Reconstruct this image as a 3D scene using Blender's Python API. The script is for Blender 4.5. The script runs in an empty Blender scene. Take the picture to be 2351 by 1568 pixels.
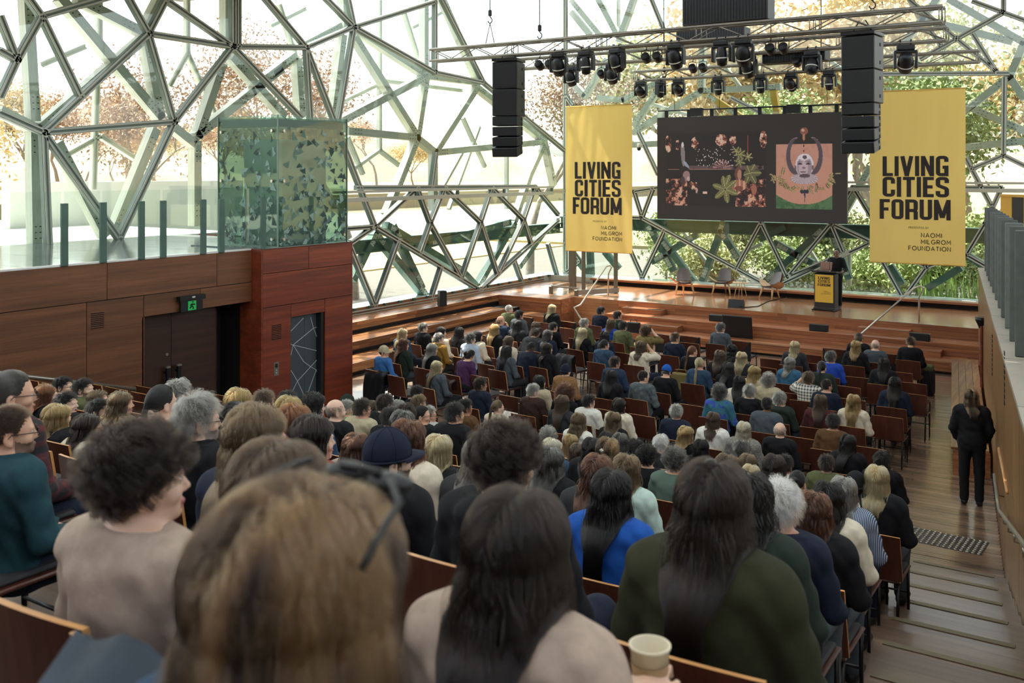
import bpy, bmesh, math, random
import numpy as np
from mathutils import Vector, Matrix, Euler
random.seed(7); RNG = np.random.default_rng(7)
SC = bpy.context.scene
COL = SC.collection
# ---------------------------------------------------------------- camera
F_PX, CX, HY, CAMZ = 2242.0, 1175.5, 395.0, 4.87
TH = math.radians(32.8); SN, CS = math.sin(TH), math.cos(TH)
cam = bpy.data.cameras.new('camera'); cam_o = bpy.data.objects.new('camera', cam); COL.objects.link(cam_o)
cam.sensor_width = 36; cam.lens = F_PX/2351*36; cam.shift_y = -(784-HY)/2351
cam.clip_start = .05; cam.clip_end = 6000
cam_o.location = (0, 0, CAMZ); cam_o.rotation_euler = (math.pi/2, 0, TH)
cam.dof.use_dof = True; cam.dof.focus_distance = 12.0; cam.dof.aperture_fstop = 4.5
SC.camera = cam_o
# ---------------------------------------------------------------- light
SC.view_settings.view_transform = 'Standard'; SC.view_settings.look = 'None'
SC.view_settings.gamma = 1; SC.view_settings.use_curve_mapping = False
SC.view_settings.exposure = 0.72
w = bpy.data.worlds.new('sky'); SC.world = w; w.use_nodes = True
nt = w.node_tree; nt.nodes.clear()
wo = nt.nodes.new('ShaderNodeOutputWorld'); bg = nt.nodes.new('ShaderNodeBackground'); sk = nt.nodes.new('ShaderNodeTexSky')
sk.sky_type = 'NISHITA'; sk.sun_disc = False; sk.sun_elevation = math.radians(62); sk.sun_rotation = math.radians(-75)
sk.air_density = 1.0; sk.dust_density = 4.0; sk.ozone_density = 1.0
hsv = nt.nodes.new('ShaderNodeHueSaturation'); hsv.inputs['Saturation'].default_value = .35
nt.links.new(sk.outputs[0], hsv.inputs['Color']); nt.links.new(hsv.outputs[0], bg.inputs[0]); nt.links.new(bg.outputs[0], wo.inputs[0])
bg.inputs[1].default_value = .5
sun = bpy.data.lights.new('sun', 'SUN'); sun.energy = 8.0; sun.angle = math.radians(.6); sun.color = (1, .94, .84)
sun_o = bpy.data.objects.new('sun', sun); COL.objects.link(sun_o)
sun_o.rotation_euler = Vector((.42, -.10, -.87)).to_track_quat('-Z', 'Y').to_euler()
SC.cycles.use_denoising = True
SC.cycles.transparent_max_bounces = 32; SC.cycles.max_bounces = 7; SC.cycles.diffuse_bounces = 4; SC.cycles.use_adaptive_sampling = True; SC.cycles.adaptive_threshold = .02
SC.cycles.glossy_bounces = 3; SC.cycles.transmission_bounces = 6; SC.cycles.sample_clamp_indirect = 6
SC.cycles.caustics_reflective = False; SC.cycles.caustics_refractive = False

# ---------------------------------------------------------------- helpers
def ray(px, py):
    r = (px-CX)/F_PX; return Vector((CS*r-SN, SN*r+CS, -(py-HY)/F_PX))      # per unit depth
def atZ(px, py, z): d = ray(px, py); return Vector((0, 0, CAMZ)) + d*((z-CAMZ)/d.z)
def atX(px, py, x): d = ray(px, py); return Vector((0, 0, CAMZ)) + d*(x/d.x)
def atY(px, py, y): d = ray(px, py); return Vector((0, 0, CAMZ)) + d*(y/d.y)
def lin(h):
    h = h.lstrip('#'); v = [int(h[i:i+2], 16)/255 for i in (0, 2, 4)]
    return tuple(((c+.055)/1.055)**2.4 if c > .04045 else c/12.92 for c in v) + (1,)
MATS = {}
def base(name):
    m = bpy.data.materials.new(name); m.use_nodes = True; MATS[name] = m
    return m, m.node_tree, m.node_tree.nodes['Principled BSDF']
def N(t, kind, **kw):
    n = t.nodes.new(kind)
    for k, v in kw.items():
        if k in n.inputs: n.inputs[k].default_value = v
        else: setattr(n, k, v)
    return n
def M(name, col, rough=.5, metal=0, var=.0, nscale=8, bump=0, coat=0, rnd=0, spec=None):
    if name in MATS: return MATS[name]
    m, t, p = base(name); c = lin(col) if isinstance(col, str) else tuple(col)+(1,)
    p.inputs['Base Color'].default_value = c; p.inputs['Roughness'].default_value = rough; p.inputs['Metallic'].default_value = metal
    if coat: p.inputs['Coat Weight'].default_value = coat; p.inputs['Coat Roughness'].default_value = .12
    if spec is not None: p.inputs['Specular IOR Level'].default_value = spec
    if var or bump or rnd:
        tc = N(t, 'ShaderNodeTexCoord'); nz = N(t, 'ShaderNodeTexNoise', Scale=nscale, Detail=6.0)
        t.links.new(tc.outputs['Object'], nz.inputs['Vector'])
        h = N(t, 'ShaderNodeHueSaturation'); h.inputs['Color'].default_value = c
        mr = N(t, 'ShaderNodeMapRange'); mr.inputs['To Min'].default_value = 1-var; mr.inputs['To Max'].default_value = 1+var
        mr.inputs['From Min'].default_value = .3; mr.inputs['From Max'].default_value = .7
        t.links.new(nz.outputs['Fac'], mr.inputs['Value'])
        if rnd:
            oi = N(t, 'ShaderNodeObjectInfo'); m2 = N(t, 'ShaderNodeMapRange'); m2.inputs['To Min'].default_value = 1-rnd; m2.inputs['To Max'].default_value = 1+rnd
            t.links.new(oi.outputs['Random'], m2.inputs['Value']); mu = N(t, 'ShaderNodeMath', operation='MULTIPLY')
            t.links.new(mr.outputs[0], mu.inputs[0]); t.links.new(m2.outputs[0], mu.inputs[1]); t.links.new(mu.outputs[0], h.inputs['Value'])
        else: t.links.new(mr.outputs[0], h.inputs['Value'])
        t.links.new(h.outputs[0], p.inputs['Base Color'])
        if bump:
            b = N(t, 'ShaderNodeBump', Strength=bump, Distance=.02); t.links.new(nz.outputs['Fac'], b.inputs['Height']); t.links.new(b.outputs[0], p.inputs['Normal'])
    return m
def WOOD(name, cols, axis='Y', rough=.4, rnd=.25, fine=1.0, world=True, coat=0, fac=.55):
    """timber: grain runs along axis; three colours; each object shifts its own grain and tone"""
    m, t, p = base(name)
    g = N(t, 'ShaderNodeNewGeometry') if world else N(t, 'ShaderNodeTexCoord')
    src = g.outputs['Position'] if world else g.outputs['Object']
    oi = N(t, 'ShaderNodeObjectInfo'); ad = N(t, 'ShaderNodeVectorMath', operation='ADD'); mul = N(t, 'ShaderNodeVectorMath', operation='SCALE')
    cv = N(t, 'ShaderNodeCombineXYZ')
    for i in range(3): t.links.new(oi.outputs['Random'], cv.inputs[i])
    t.links.new(cv.outputs[0], mul.inputs[0]); mul.inputs['Scale'].default_value = 37.0
    t.links.new(src, ad.inputs[0]); t.links.new(mul.outputs[0], ad.inputs[1])
    mp = N(t, 'ShaderNodeMapping'); s = {'X': (.25, 5, 9), 'Y': (5, .25, 9), 'Z': (6, 6, .3)}[axis]
    mp.inputs['Scale'].default_value = [v*fine for v in s]; t.links.new(ad.outputs[0], mp.inputs['Vector'])
    n1 = N(t, 'ShaderNodeTexNoise', Scale=1.6, Detail=7.0, Roughness=.62, Distortion=.5); t.links.new(mp.outputs[0], n1.inputs['Vector'])
    n2 = N(t, 'ShaderNodeTexNoise', Scale=9.0, Detail=4.0, Roughness=.7); t.links.new(mp.outputs[0], n2.inputs['Vector'])
    ramp = N(t, 'ShaderNodeValToRGB'); e = ramp.color_ramp.elements
    e[0].position = .3; e[0].color = lin(cols[0]); e[1].position = .72; e[1].color = lin(cols[2])
    x = e.new(.5); x.color = lin(cols[1])
    mx = N(t, 'ShaderNodeMath', operation='MULTIPLY_ADD'); mx.inputs[1].default_value = .35; t.links.new(n2.outputs['Fac'], mx.inputs[0])
    sc = N(t, 'ShaderNodeMath', operation='MULTIPLY'); sc.inputs[1].default_value = .68; t.links.new(n1.outputs['Fac'], sc.inputs[0]); t.links.new(sc.outputs[0], mx.inputs[2])
    t.links.new(mx.outputs[0], ramp.inputs['Fac'])
    h = N(t, 'ShaderNodeHueSaturation'); mr = N(t, 'ShaderNodeMapRange'); mr.inputs['To Min'].default_value = 1-rnd; mr.inputs['To Max'].default_value = 1+rnd
    t.links.new(oi.outputs['Random'], mr.inputs['Value']); t.links.new(mr.outputs[0], h.inputs['Value']); t.links.new(ramp.outputs[0], h.inputs['Color'])
    t.links.new(h.outputs[0], p.inputs['Base Color']); p.inputs['Roughness'].default_value = rough
    if coat: p.inputs['Coat Weight'].default_value = coat; p.inputs['Coat Roughness'].default_value = .15
    b = N(t, 'ShaderNodeBump', Strength=.06, Distance=.01); t.links.new(n2.outputs['Fac'], b.inputs['Height']); t.links.new(b.outputs[0], p.inputs['Normal'])
    return m
def GLASS(name, tint, refl=1.0, rough=.02):
    m = bpy.data.materials.new(name); m.use_nodes = True; t = m.node_tree; t.nodes.clear(); MATS[name] = m
    o = N(t, 'ShaderNodeOutputMaterial'); mix = N(t, 'ShaderNodeMixShader'); tr = N(t, 'ShaderNodeBsdfTransparent'); gl = N(t, 'ShaderNodeBsdfGlossy')
    tr.inputs[0].default_value = tuple(tint)+(1,); gl.inputs['Roughness'].default_value = rough; gl.inputs[0].default_value = (.9*refl, .95*refl, .92*refl, 1)
    g = N(t, 'ShaderNodeNewGeometry'); dt = N(t, 'ShaderNodeVectorMath', operation='DOT_PRODUCT'); t.links.new(g.outputs['Incoming'], dt.inputs[0]); t.links.new(g.outputs['Normal'], dt.inputs[1])
    ab = N(t, 'ShaderNodeMath', operation='ABSOLUTE'); t.links.new(dt.outputs['Value'], ab.inputs[0])
    iv = N(t, 'ShaderNodeMath', operation='SUBTRACT'); iv.inputs[0].default_value = 1; t.links.new(ab.outputs[0], iv.inputs[1])
    pw = N(t, 'ShaderNodeMath', operation='POWER'); pw.inputs[1].default_value = 5; t.links.new(iv.outputs[0], pw.inputs[0])
    fr = N(t, 'ShaderNodeMath', operation='MULTIPLY_ADD'); fr.inputs[1].default_value = .9; fr.inputs[2].default_value = .045; t.links.new(pw.outputs[0], fr.inputs[0]); t.links.new(fr.outputs[0], mix.inputs[0]); t.links.new(tr.outputs[0], mix.inputs[1]); t.links.new(gl.outputs[0], mix.inputs[2])
    t.links.new(mix.outputs[0], o.inputs[0]); return m

def mesh(name, verts, faces, smooth=False, mi=None):
    me = bpy.data.meshes.new(name); me.from_pydata([tuple(v) for v in verts], [], faces)
    if smooth: me.polygons.foreach_set('use_smooth', [True]*len(me.polygons))
    if mi is not None: me.polygons.foreach_set('material_index', mi)
    me.update(); return me
def tag(o, label=None, cat=None, group=None, kind=None):
    if label: o['label'] = label
    if cat: o['category'] = cat
    if group: o['group'] = group
    if kind: o['kind'] = kind
    return o
def obj(name, data, parent=None, mats=(), loc=(0, 0, 0), rot=(0, 0, 0), scale=(1, 1, 1), own=False):
    """mats are put on the mesh the first time; own=True puts them on the object's slots"""
    o = bpy.data.objects.new(name, data); COL.objects.link(o)
    o.location = loc; o.rotation_euler = rot; o.scale = scale
    if parent is not None: o.parent = parent
    if data is not None and mats:
        while len(data.materials) < len(mats): data.materials.append(None if own else mats[len(data.materials)])
        if own:
            for i, m in enumerate(mats): o.material_slots[i].link = 'OBJECT'; o.material_slots[i].material = m
    return o
def empty(name, loc=(0, 0, 0), rz=0, label=None, cat=None, group=None, kind=None, scale=1):
    o = bpy.data.objects.new(name, None); COL.objects.link(o); o.location = loc; o.rotation_euler = (0, 0, rz); o.empty_display_size = .1
    o.scale = (scale,)*3 if not isinstance(scale, tuple) else scale
    return tag(o, label, cat, group, kind)
def rbox_mesh(name, sx, sy, sz, b=.01, seg=1, c=(0, 0, 0)):
    bm = bmesh.new(); bmesh.ops.create_cube(bm, size=1)
    bmesh.ops.scale(bm, vec=(sx, sy, sz), verts=bm.verts)
    if b: bmesh.ops.bevel(bm, geom=bm.edges[:], offset=min(b, .45*min(sx, sy, sz)), segments=seg, affect='EDGES', profile=.6)
    bmesh.ops.translate(bm, vec=c, verts=bm.verts)
    me = bpy.data.meshes.new(name); bm.to_mesh(me); bm.free(); return me
CUBE = rbox_mesh('block', 1, 1, 1, 0)
def box(name, x, y, z, mat, parent=None, **kw):
    """axis-aligned block from three (min, max) pairs; all blocks share one mesh"""
    return obj(name, CUBE, parent, [mat], ((x[0]+x[1])/2, (y[0]+y[1])/2, (z[0]+z[1])/2), scale=(max(abs(x[1]-x[0]), 1e-3), max(abs(y[1]-y[0]), 1e-3), max(abs(z[1]-z[0]), 1e-3)), own=True, **kw)
def obox(name, c, size, rot, mat, parent=None):
    return obj(name, CUBE, parent, [mat], c, rot, size, own=True)
def cyl_mesh(name, r0, r1, h, seg=16, z0=0, cap=True):
    v = []; f = []
    for i in range(seg):
        a = 2*math.pi*i/seg; v += [(r0*math.cos(a), r0*math.sin(a), z0), (r1*math.cos(a), r1*math.sin(a), z0+h)]
    for i in range(seg):
        j = (i+1) % seg; f.append((2*i, 2*j, 2*j+1, 2*i+1))
    if cap: f += [tuple(2*i for i in range(seg))[::-1], tuple(2*i+1 for i in range(seg))]
    return mesh(name, v, f)
def lathe_mesh(name, prof, seg=24, closed=True):
    v = []; f = []; n = len(prof)
    for i in range(seg):
        a = 2*math.pi*i/seg; v += [(r*math.cos(a), r*math.sin(a), z) for r, z in prof]
    for i in range(seg):
        j = (i+1) % seg
        for k in range(n-1): f.append((i*n+k, j*n+k, j*n+k+1, i*n+k+1))
    if closed: f += [tuple(i*n for i in range(seg))[::-1], tuple(i*n+n-1 for i in range(seg))]
    return mesh(name, v, f, True)
def tube_mesh(name, pts, r, seg=8, closed_ends=True, radii=None):
    pts = [Vector(p) for p in pts]; v = []; f = []; up = Vector((0, 0, 1)); n = len(pts)
    t0 = (pts[1]-pts[0]).normalized(); nrm = t0.cross(up)
    if nrm.length < .05: nrm = t0.cross(Vector((1, 0, 0)))
    nrm.normalize()
    for i, p in enumerate(pts):
        t = ((pts[min(i+1, n-1)]-p).normalized() + (p-pts[max(i-1, 0)]).normalized()); t.normalize()
        nrm = (nrm - t*nrm.dot(t)).normalized(); b = t.cross(nrm); rr = radii[i] if radii else r
        for k in range(seg):
            a = 2*math.pi*k/seg; v.append(p + (nrm*math.cos(a) + b*math.sin(a))*rr)
    for i in range(n-1):
        for k in range(seg):
            l = (k+1) % seg; f.append((i*seg+k, i*seg+l, (i+1)*seg+l, (i+1)*seg+k))
    if closed_ends: f += [tuple(range(seg))[::-1], tuple((n-1)*seg+k for k in range(seg))]
    return mesh(name, v, f, True)
def join_meshes(name, parts):
    """parts: (mesh, matrix, material index)"""
    v = []; f = []; mi = []; sm = []
    for me, mat, k in parts:
        o = len(v); v += [mat @ q.co for q in me.vertices]
        for p in me.polygons: f.append([o+i for i in p.vertices]); mi.append(k); sm.append(p.use_smooth)
    me = mesh(name, v, f, False, mi); me.polygons.foreach_set('use_smooth', sm); return me
ID = Matrix()
def TR(x=0, y=0, z=0): return Matrix.Translation((x, y, z))
def RX(a): return Matrix.Rotation(math.radians(a), 4, 'X')
def RY(a): return Matrix.Rotation(math.radians(a), 4, 'Y')
def RZ(a): return Matrix.Rotation(math.radians(a), 4, 'Z')
def SCL(x, y, z): return Matrix.Diagonal((x, y, z, 1))

# ---------------------------------------------------------------- materials
W_WALL = WOOD('wall veneer', ('#442a19', '#653f26', '#845534'), 'Y', .45, .10, .5)
W_TOWER = WOOD('red jarrah veneer', ('#4d2014', '#73311e', '#974a2b'), 'Y', .4, .10, .5)
W_BENCH = WOOD('jarrah strips', ('#4f2d1c', '#845332', '#c0905c'), 'Y', .32, .42, .8)
W_STAGE = WOOD('stage timber', ('#633624', '#945c3c', '#bd8657'), 'X', .32, .3, .8)
W_DECK = WOOD('stage floorboards', ('#7d5236', '#9c6b48', '#b68560'), 'X', .22, .12, 1.0, coat=.5)
W_FLOOR = WOOD('hall floorboards', ('#5c483a', '#836957', '#a68a75'), 'X', .26, .3, .9, coat=.6)
W_RIGHT = WOOD('pale ply panel', ('#6b4c2c', '#83603a', '#98754b'), 'Z', .34, .06, .5)
W_STEP = WOOD('step timber', ('#4a372e', '#65503f', '#806a55'), 'X', .36, .15, .8, coat=.3)
M_STEEL = M('galvanised steel', '#c6c8ba', .5, .0, .12, 5, .1)
M_ALU = M('anodised mullion', '#bcbfb2', .4, .1)
M_GASKET = M('black gasket', '#1c2320', .6)
M_GREEN = M('green steel', '#4c665b', .5, .2, .12, 4)
M_DARK = M('dark void', '#0d0b0a', .8)
M_BLACK = M('black plastic', '#101113', .45, 0, .1, 20)
M_BLACKM = M('black metal', '#17181a', .4, .3)
M_WHITE = M('white paint', '#d9d8d2', .6)
M_CONC = M('pale concrete', '#c9c6bd', .85, 0, .08, 3)
M_TILE = M('polished dark stone', '#6d7474', .12, 0, .12, 1.5)
M_INOX = M('brushed stainless', '#b9b4a8', .3, .9)
M_SLATE = M('grey slat', '#626863', .5, .1, .14, 6, 0, 0, .28)
M_CEIL = M('ceiling lining', '#8d8a84', .8)
G_FAC = GLASS('facade glass', (.91, .955, .93))
G_CLEAR = GLASS('balustrade glass', (.94, .975, .96))
G_LIFT = GLASS('lift glass', (.68, .79, .74))
# ================================================================= room shell
ROOT_S = {}
def struct(name):
    o = empty(name, kind='structure'); return o
# floor: slab plus boards
fl = struct('floor')
box('slab', (-16.0, 6), (-6, 33), (-.3, -.02), W_FLOOR, fl)
WALLX = lambda y: .57-.1487*y          # face of the splayed wall beside the aisle
AISX = lambda y: -.60-.145*y           # seat side of the aisle
y = 12.62; k = 0
while y < 25.4 and k < 170:            # boards across the hall floor; the aisle ones show singly
    x1 = WALLX(y)-.02; x0 = -9.0 if y > 21.5 else AISX(y)-2.6
    cut = random.uniform(.25, .75)*(x1-x0)+x0
    for a, b in ((x0, cut), (cut, x1)):
        box('plank', (a+.003, b-.003), (y+.003, y+.127), (-.02, random.uniform(-.002, .002)), W_FLOOR, fl)
    y += .13; k += 1
o = box('board_field', (-16, -9.0), (12.4, 25.4), (-.02, 0), W_FLOOR, fl)
box('board_field', (-9.0, -4.4), (12.4, 21.5), (-.02, -.001), W_FLOOR, fl)
# ---- stage and its three tiers
st = struct('floor_stage')
box('deck', (-14.2, -3.0), (27.2, 30.7), (.0, .9), W_DECK, st)
def tier_boards(par, ax, fixed, lo, hi, n, size, across0, mat, upright, zz, rest):
    pass
def strip_run(par, name, x, y, z, mat, along, L=(1.2, 2.8)):
    """one line of boards laid end to end along an axis inside the block x,y,z"""
    a0, a1 = (x if along == 'X' else y); p = a0
    while p < a1-.02:
        q = min(p+random.uniform(*L), a1)
        if a1-q < .5: q = a1
        if along == 'X': box(name, (p+.002, q-.002), y, z, mat, par)
        else: box(name, x, (p+.002, q-.002), z, mat, par)
        p = q
XS0, XS1 = -13.6, -3.05
for (yy, z0, z1, dep) in ((27.2, .6, .9, 0), (26.3, .3, .6, .9), (25.4, .0, .3, .9)):
    for i in range(3):                  # riser: three strips
        h = (z1-z0-(.06 if z0 == 0 else .012))/3; zb = z0+(.06 if z0 == 0 else .0)+i*h
        pr = random.uniform(0, .006)
        strip_run(st, 'riser_board', (XS0, XS1), (yy-.0-pr, yy+.04), (zb+.003, zb+h-.003), W_STAGE, 'X', (1.6, 3.6))
    if dep:
        for i in range(5):
            w0 = yy-.012+i*.182
            strip_run(st, 'tread_board', (XS0, XS1), (w0, w0+.176), (z1-.03, z1+random.uniform(-.002, .002)), W_STAGE, 'X', (1.6, 3.6))
        box('carcass', (XS0, XS1), (yy+.05, 27.2), (.0, z1-.031), M_DARK, st)
for x0 in (-13.3, -6.35):               # intermediate steps at the two ends, with pale nosings
    for yy, zt, x1 in ((27.2-.42, .75, x0+1.3), (26.3-.42, .45, x0+2.2)):
        s = empty('step_block', kind=None); s.parent = st
        box('tread', (x0, x1), (yy, yy+.42), (zt-.15, zt), W_STAGE, s)
        box('nosing', (x0+.05, x1-.05), (yy-.004, yy+.05), (zt, zt+.006), M_INOX, s)
    box('nosing_strip', (x0, x0+1.8), (27.2+.01, 27.26), (.9, .906), M_INOX, st)
    box('nosing_strip', (x0, x0+1.8), (26.3, 26.35), (.602, .608), M_INOX, st)
    box('nosing_strip', (x0, x0+1.8), (25.4, 25.45), (.302, .308), M_INOX, st)
# back-of-stage bench and glazed ledge
bb = struct('trim_1')
strip_run(bb, 'bench_board', (-16.4, -2.9), (30.55, 30.95), (1.05, 1.12), W_STAGE, 'X', (2, 4))
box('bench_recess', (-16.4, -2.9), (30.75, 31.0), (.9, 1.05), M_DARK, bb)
lg = struct('trim_2')
M_LEDGE = M('ledge glass', '#b9cccb', .08, 0, .04, 2)
box('ledge', (-18.4, -2.8), (31.05, 32.35), (.85, 1.03), M_LEDGE, lg)
box('ledge_edge', (-18.4, -2.8), (30.98, 31.05), (.9, 1.09), M_ALU, lg)
box('ledge', (-19.3, -18.35), (16.7, 32.35), (.85, 1.03), M_LEDGE, lg)
box('ledge_edge', (-18.4, -18.34), (16.7, 31.0), (.9, 1.09), M_ALU, lg)
for i in range(22):
    box('glass_clip', (-18.34, -18.26), (17+i*.66, 17.09+i*.66), (1.03, 1.10), M_GREEN, lg)
    box('glass_clip', (-17.6+i*.66, -17.5+i*.66), (31.05, 31.12), (1.03, 1.10), M_GREEN, lg)
for x in (-13.6, -10.9, -7.0, -4.3):
    obj('uplight', cyl_mesh('uplight', .2, .2, .012, 20), lg, [M_WHITE], (x, 31.7, 1.03))
# ---- terraced benches along the glazed side
bn = struct('trim_3')
for (xe, z0, z1) in ((-17.5, .6, .9), (-16.65, .3, .6), (-15.8, 0, .3)):
    for i in range(3):
        zb = z0+(.09 if i == 0 else 0)+i*.1; pr = random.uniform(0, .008)
        strip_run(bn, 'riser_board', (xe-.04, xe+pr), (16.7, 25.6 if z0 < .5 else 27.2), (zb+.003 if i else z0+.09, z0+(i+1)*.1-.003), W_BENCH, 'Y', (.9, 2.4))
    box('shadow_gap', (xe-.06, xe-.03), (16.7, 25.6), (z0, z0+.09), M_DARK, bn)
    for i in range(5):
        x1 = xe-i*.168
        strip_run(bn, 'tread_board', (x1-.164, x1), (16.7, 25.6 if z0 < .5 else 30.6), (z1-.03, z1+random.uniform(-.003, .003)), W_BENCH, 'Y', (.9, 2.6))
box('carcass', (-18.4, -17.56), (16.7, 30.6), (0, .868), M_DARK, bn)
box('carcass', (-17.56, -16.71), (16.7, 27.2), (0, .568), M_DARK, bn); box('carcass', (-16.71, -15.86), (16.7, 25.6), (0, .268), M_DARK, bn)
for i in range(2): strip_run(bn, 'backrest_board', (-18.38, -18.33), (16.7, 30.6), (.9+i*.09, .985+i*.09), W_BENCH, 'Y', (1.2, 3))
# far corner deck level with the stage, behind the platform lift, and terrace returns
dk = struct('trim_4')
box('corner_deck', (-18.3, -14.2), (27.2, 30.7), (.0, .898), W_DECK, dk)
for (y0, z0, z1, x1) in ((25.6, 0, .45, -15.2), (26.4, .45, .9, -15.2)):
    for i in range(3):
        strip_run(dk, 'riser_board', (-17.5, x1), (y0-.04, y0), (z0+i*.15+.003, z0+i*.15+.147), W_STAGE, 'X', (1, 2))
    box('return_side', (x1, x1+.02), (y0, 27.2), (z0, z1), W_STAGE, dk); box('return_tread', (-17.5, x1), (y0-.01, 27.2), (z1-.03, z1), W_BENCH, dk); box('carcass', (-17.5, x1), (y0, 27.2), (z0, z1-.03), M_DARK, dk)
# low bench along the splayed wall
rb = struct('trim_5'); rz = -math.atan(.1487)
def aisle_frame(y0): return (WALLX(y0), y0)
L5 = 8.2
for i in range(4):
    obox('bench_board', (WALLX(21.2)-.10-.14*i-.02, 21.2-.015*i, .42), (.135, L5, .035), (0, 0, math.atan(.1487)), W_BENCH, rb)
obox('bench_side', (WALLX(21.2)-.56, 21.15, .2), (.03, L5, .4), (0, 0, math.atan(.1487)), W_STAGE, rb)
obox('bench_side', (WALLX(17.15)-.30, 17.1, .2), (.54, .03, .4), (0, 0, math.atan(.1487)), W_STAGE, rb)

# ---- left wall with door recess, lift tower, balcony
wl = struct('wall_left'); XW = -13.87
def pane_panel(par, nm, y0, y1, z0, z1, x, mat, th=.03, g=.006):
    return box(nm, (x-th, x), (y0+g, y1-g), (z0+g, z1-g), mat, par)
def yat(px, X=XW): r = (px-CX)/F_PX; d = X/(CS*r-SN); return d*(SN*r+CS)
def zat(px, py, X=XW): r = (px-CX)/F_PX; d = X/(CS*r-SN); return CAMZ-(py-HY)/F_PX*d
YD0, YD1, ZD = yat(330), yat(519), 2.47
box('backing', (XW-.3, XW-.035), (-6, YD0), (-.3, 3.40), M_DARK, wl); box('backing', (XW-.3, XW-.035), (YD0, 12.7), (ZD+.02, 3.40), M_DARK, wl)
zl = 2.83
for a, b in ((-6, yat(-250)), (yat(-250), yat(246)), (yat(246), yat(498)), (yat(498), 12.64)):
    pane_panel(wl, 'panel', a, b, zl, 3.43, XW, W_WALL)
for a, b in ((-6, yat(-420)), (yat(-420), yat(199)), (yat(199), YD0)):
    pane_panel(wl, 'panel', a, b, -.25, zl, XW, W_WALL)
pane_panel(wl, 'panel', YD0, yat(460), ZD, zl, XW, W_WALL); pane_panel(wl, 'panel', yat(460), 12.64, ZD, zl, XW, W_WALL)
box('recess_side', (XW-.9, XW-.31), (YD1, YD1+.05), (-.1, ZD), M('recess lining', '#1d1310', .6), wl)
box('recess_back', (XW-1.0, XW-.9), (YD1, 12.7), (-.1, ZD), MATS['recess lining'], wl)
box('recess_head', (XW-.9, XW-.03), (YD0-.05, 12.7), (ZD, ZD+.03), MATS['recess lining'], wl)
box('reveal', (XW-.28, XW-.0), (YD0-.03, YD0+.01), (-.1, ZD), W_WALL, wl)
W_DOOR = WOOD('dark door veneer', ('#22130c', '#341e12', '#46291a'), 'Y', .42, .05, .5)
dr = empty('door_1', kind='structure'); ym = yat(393, XW-.28)
for a, b, hy in ((YD0+.01, ym, ym-.13), (ym, YD1, ym+.10)):
    lf = box('leaf', (XW-.32, XW-.28), (a+.005, b-.005), (-.1, ZD-.01), W_DOOR, dr)
    hb = box('pull_handle', (XW-.22, XW-.18), (hy-.035, hy+.035), (.78, 1.50), M_BLACKM, dr)
    box('handle_cap', (XW-.225, XW-.175), (hy-.04, hy+.04), (1.50, 1.53), M_INOX, dr)
    for z in (.85, 1.4): box('handle_stem', (XW-.28, XW-.22), (hy-.015, hy+.015), (z, z+.04), M_BLACKM, dr)
box('joint', (XW-.279, XW-.276), (YD0+.01, YD1), (.72, .735), M_DARK, dr)
obj('lock', cyl_mesh('lock', .025, .025, .01, 14), dr, [M_INOX], (XW-.28, ym-.09, 1.72), (0, math.pi/2, 0))
def vent(label, y0, y1, z0, z1, x, mat, n=9):
    v = empty('wall_vent', (x, (y0+y1)/2, z0), label=label, cat='vent')
    box('backing', (-.004, .001), (y0-(y0+y1)/2, y1-(y0+y1)/2), (0, z1-z0), M_DARK, v)
    for i in range(n):
        h = (z1-z0)/n; box('slat', (.0, .008), (y0-(y0+y1)/2, y1-(y0+y1)/2), (i*h+h*.55, i*h+h), mat, v)
vent('square black slotted vent in the brown wall panel beside the double doors', yat(209), yat(239), zat(224, 754), zat(224, 716), XW, W_WALL)
# wall-side stair handrail ledge
hr = struct('trim_6')
p0, p1 = atX(-260, 826, XW+.05), atX(332, 896, XW+.05)
obj('handrail', tube_mesh('handrail', [p0, p1], .03, 8), hr, [M_INOX])
vd = (p1-p0); obox('rail_board', (p0+p1)/2-Vector((0.02, 0, .45)), (.04, vd.length, .8), (math.atan2(vd.z, vd.y), 0, 0), W_WALL, hr)
# tower
tw = struct('wall_lift'); XT = -13.6
ya = yat(603, XT); yb = yat(807, XT); yl0, yl1 = yat(668, XT), yat(746, XT)
ZL = 2.10
box('core', (-15.6, XT-.04), (ya+.02, yl0), (-.1, 3.40), M_DARK, tw); box('core', (-15.6, XT-.04), (yl1, yb-.02), (-.1, 3.40), M_DARK, tw)
box('core', (-15.6, XT-.04), (yl0, yl1), (ZL, 3.40), M_DARK, tw)
zA, zB = 2.99, 2.36
pane_panel(tw, 'panel', ya, yat(709, XT), zA, 3.45, XT, W_TOWER); pane_panel(tw, 'panel', yat(709, XT), yb, zA, 3.45, XT, W_TOWER)
pane_panel(tw, 'panel', ya, yb, zB, zA, XT, W_TOWER)
pane_panel(tw, 'panel', ya, yl0, -.1, zB, XT, W_TOWER); pane_panel(tw, 'panel', yl1, yb, -.1, zB, XT, W_TOWER); pane_panel(tw, 'panel', yl0, yl1, ZL, zB, XT, W_TOWER)
box('side_panel', (XW-.3, XT), (ya-.03, ya), (-.1, 3.45), W_TOWER, tw)
box('side_panel', (-18.3, XT), (yb, yb+.03), (-.1, 3.45), W_TOWER, tw)
box('end_panel', (-16.0, -15.2), (yb+.04, yb+.34), (-.0, 1.35), W_BENCH, tw)
box('end_panel', (-15.2, -14.2), (yb+.04, yb+.30), (-.0, .75), W_BENCH, tw)
vent('square brown slotted vent on the red timber lift tower', yat(624, XT), yat(646, XT), zat(635, 779, XT), zat(635, 744, XT), XT, W_TOWER)
ld = empty('door_2', kind='structure')
M_LIFT = M('grey lift door', '#4b565b', .4, .3)
ymid = (yl0+yl1)/2+.02
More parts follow.
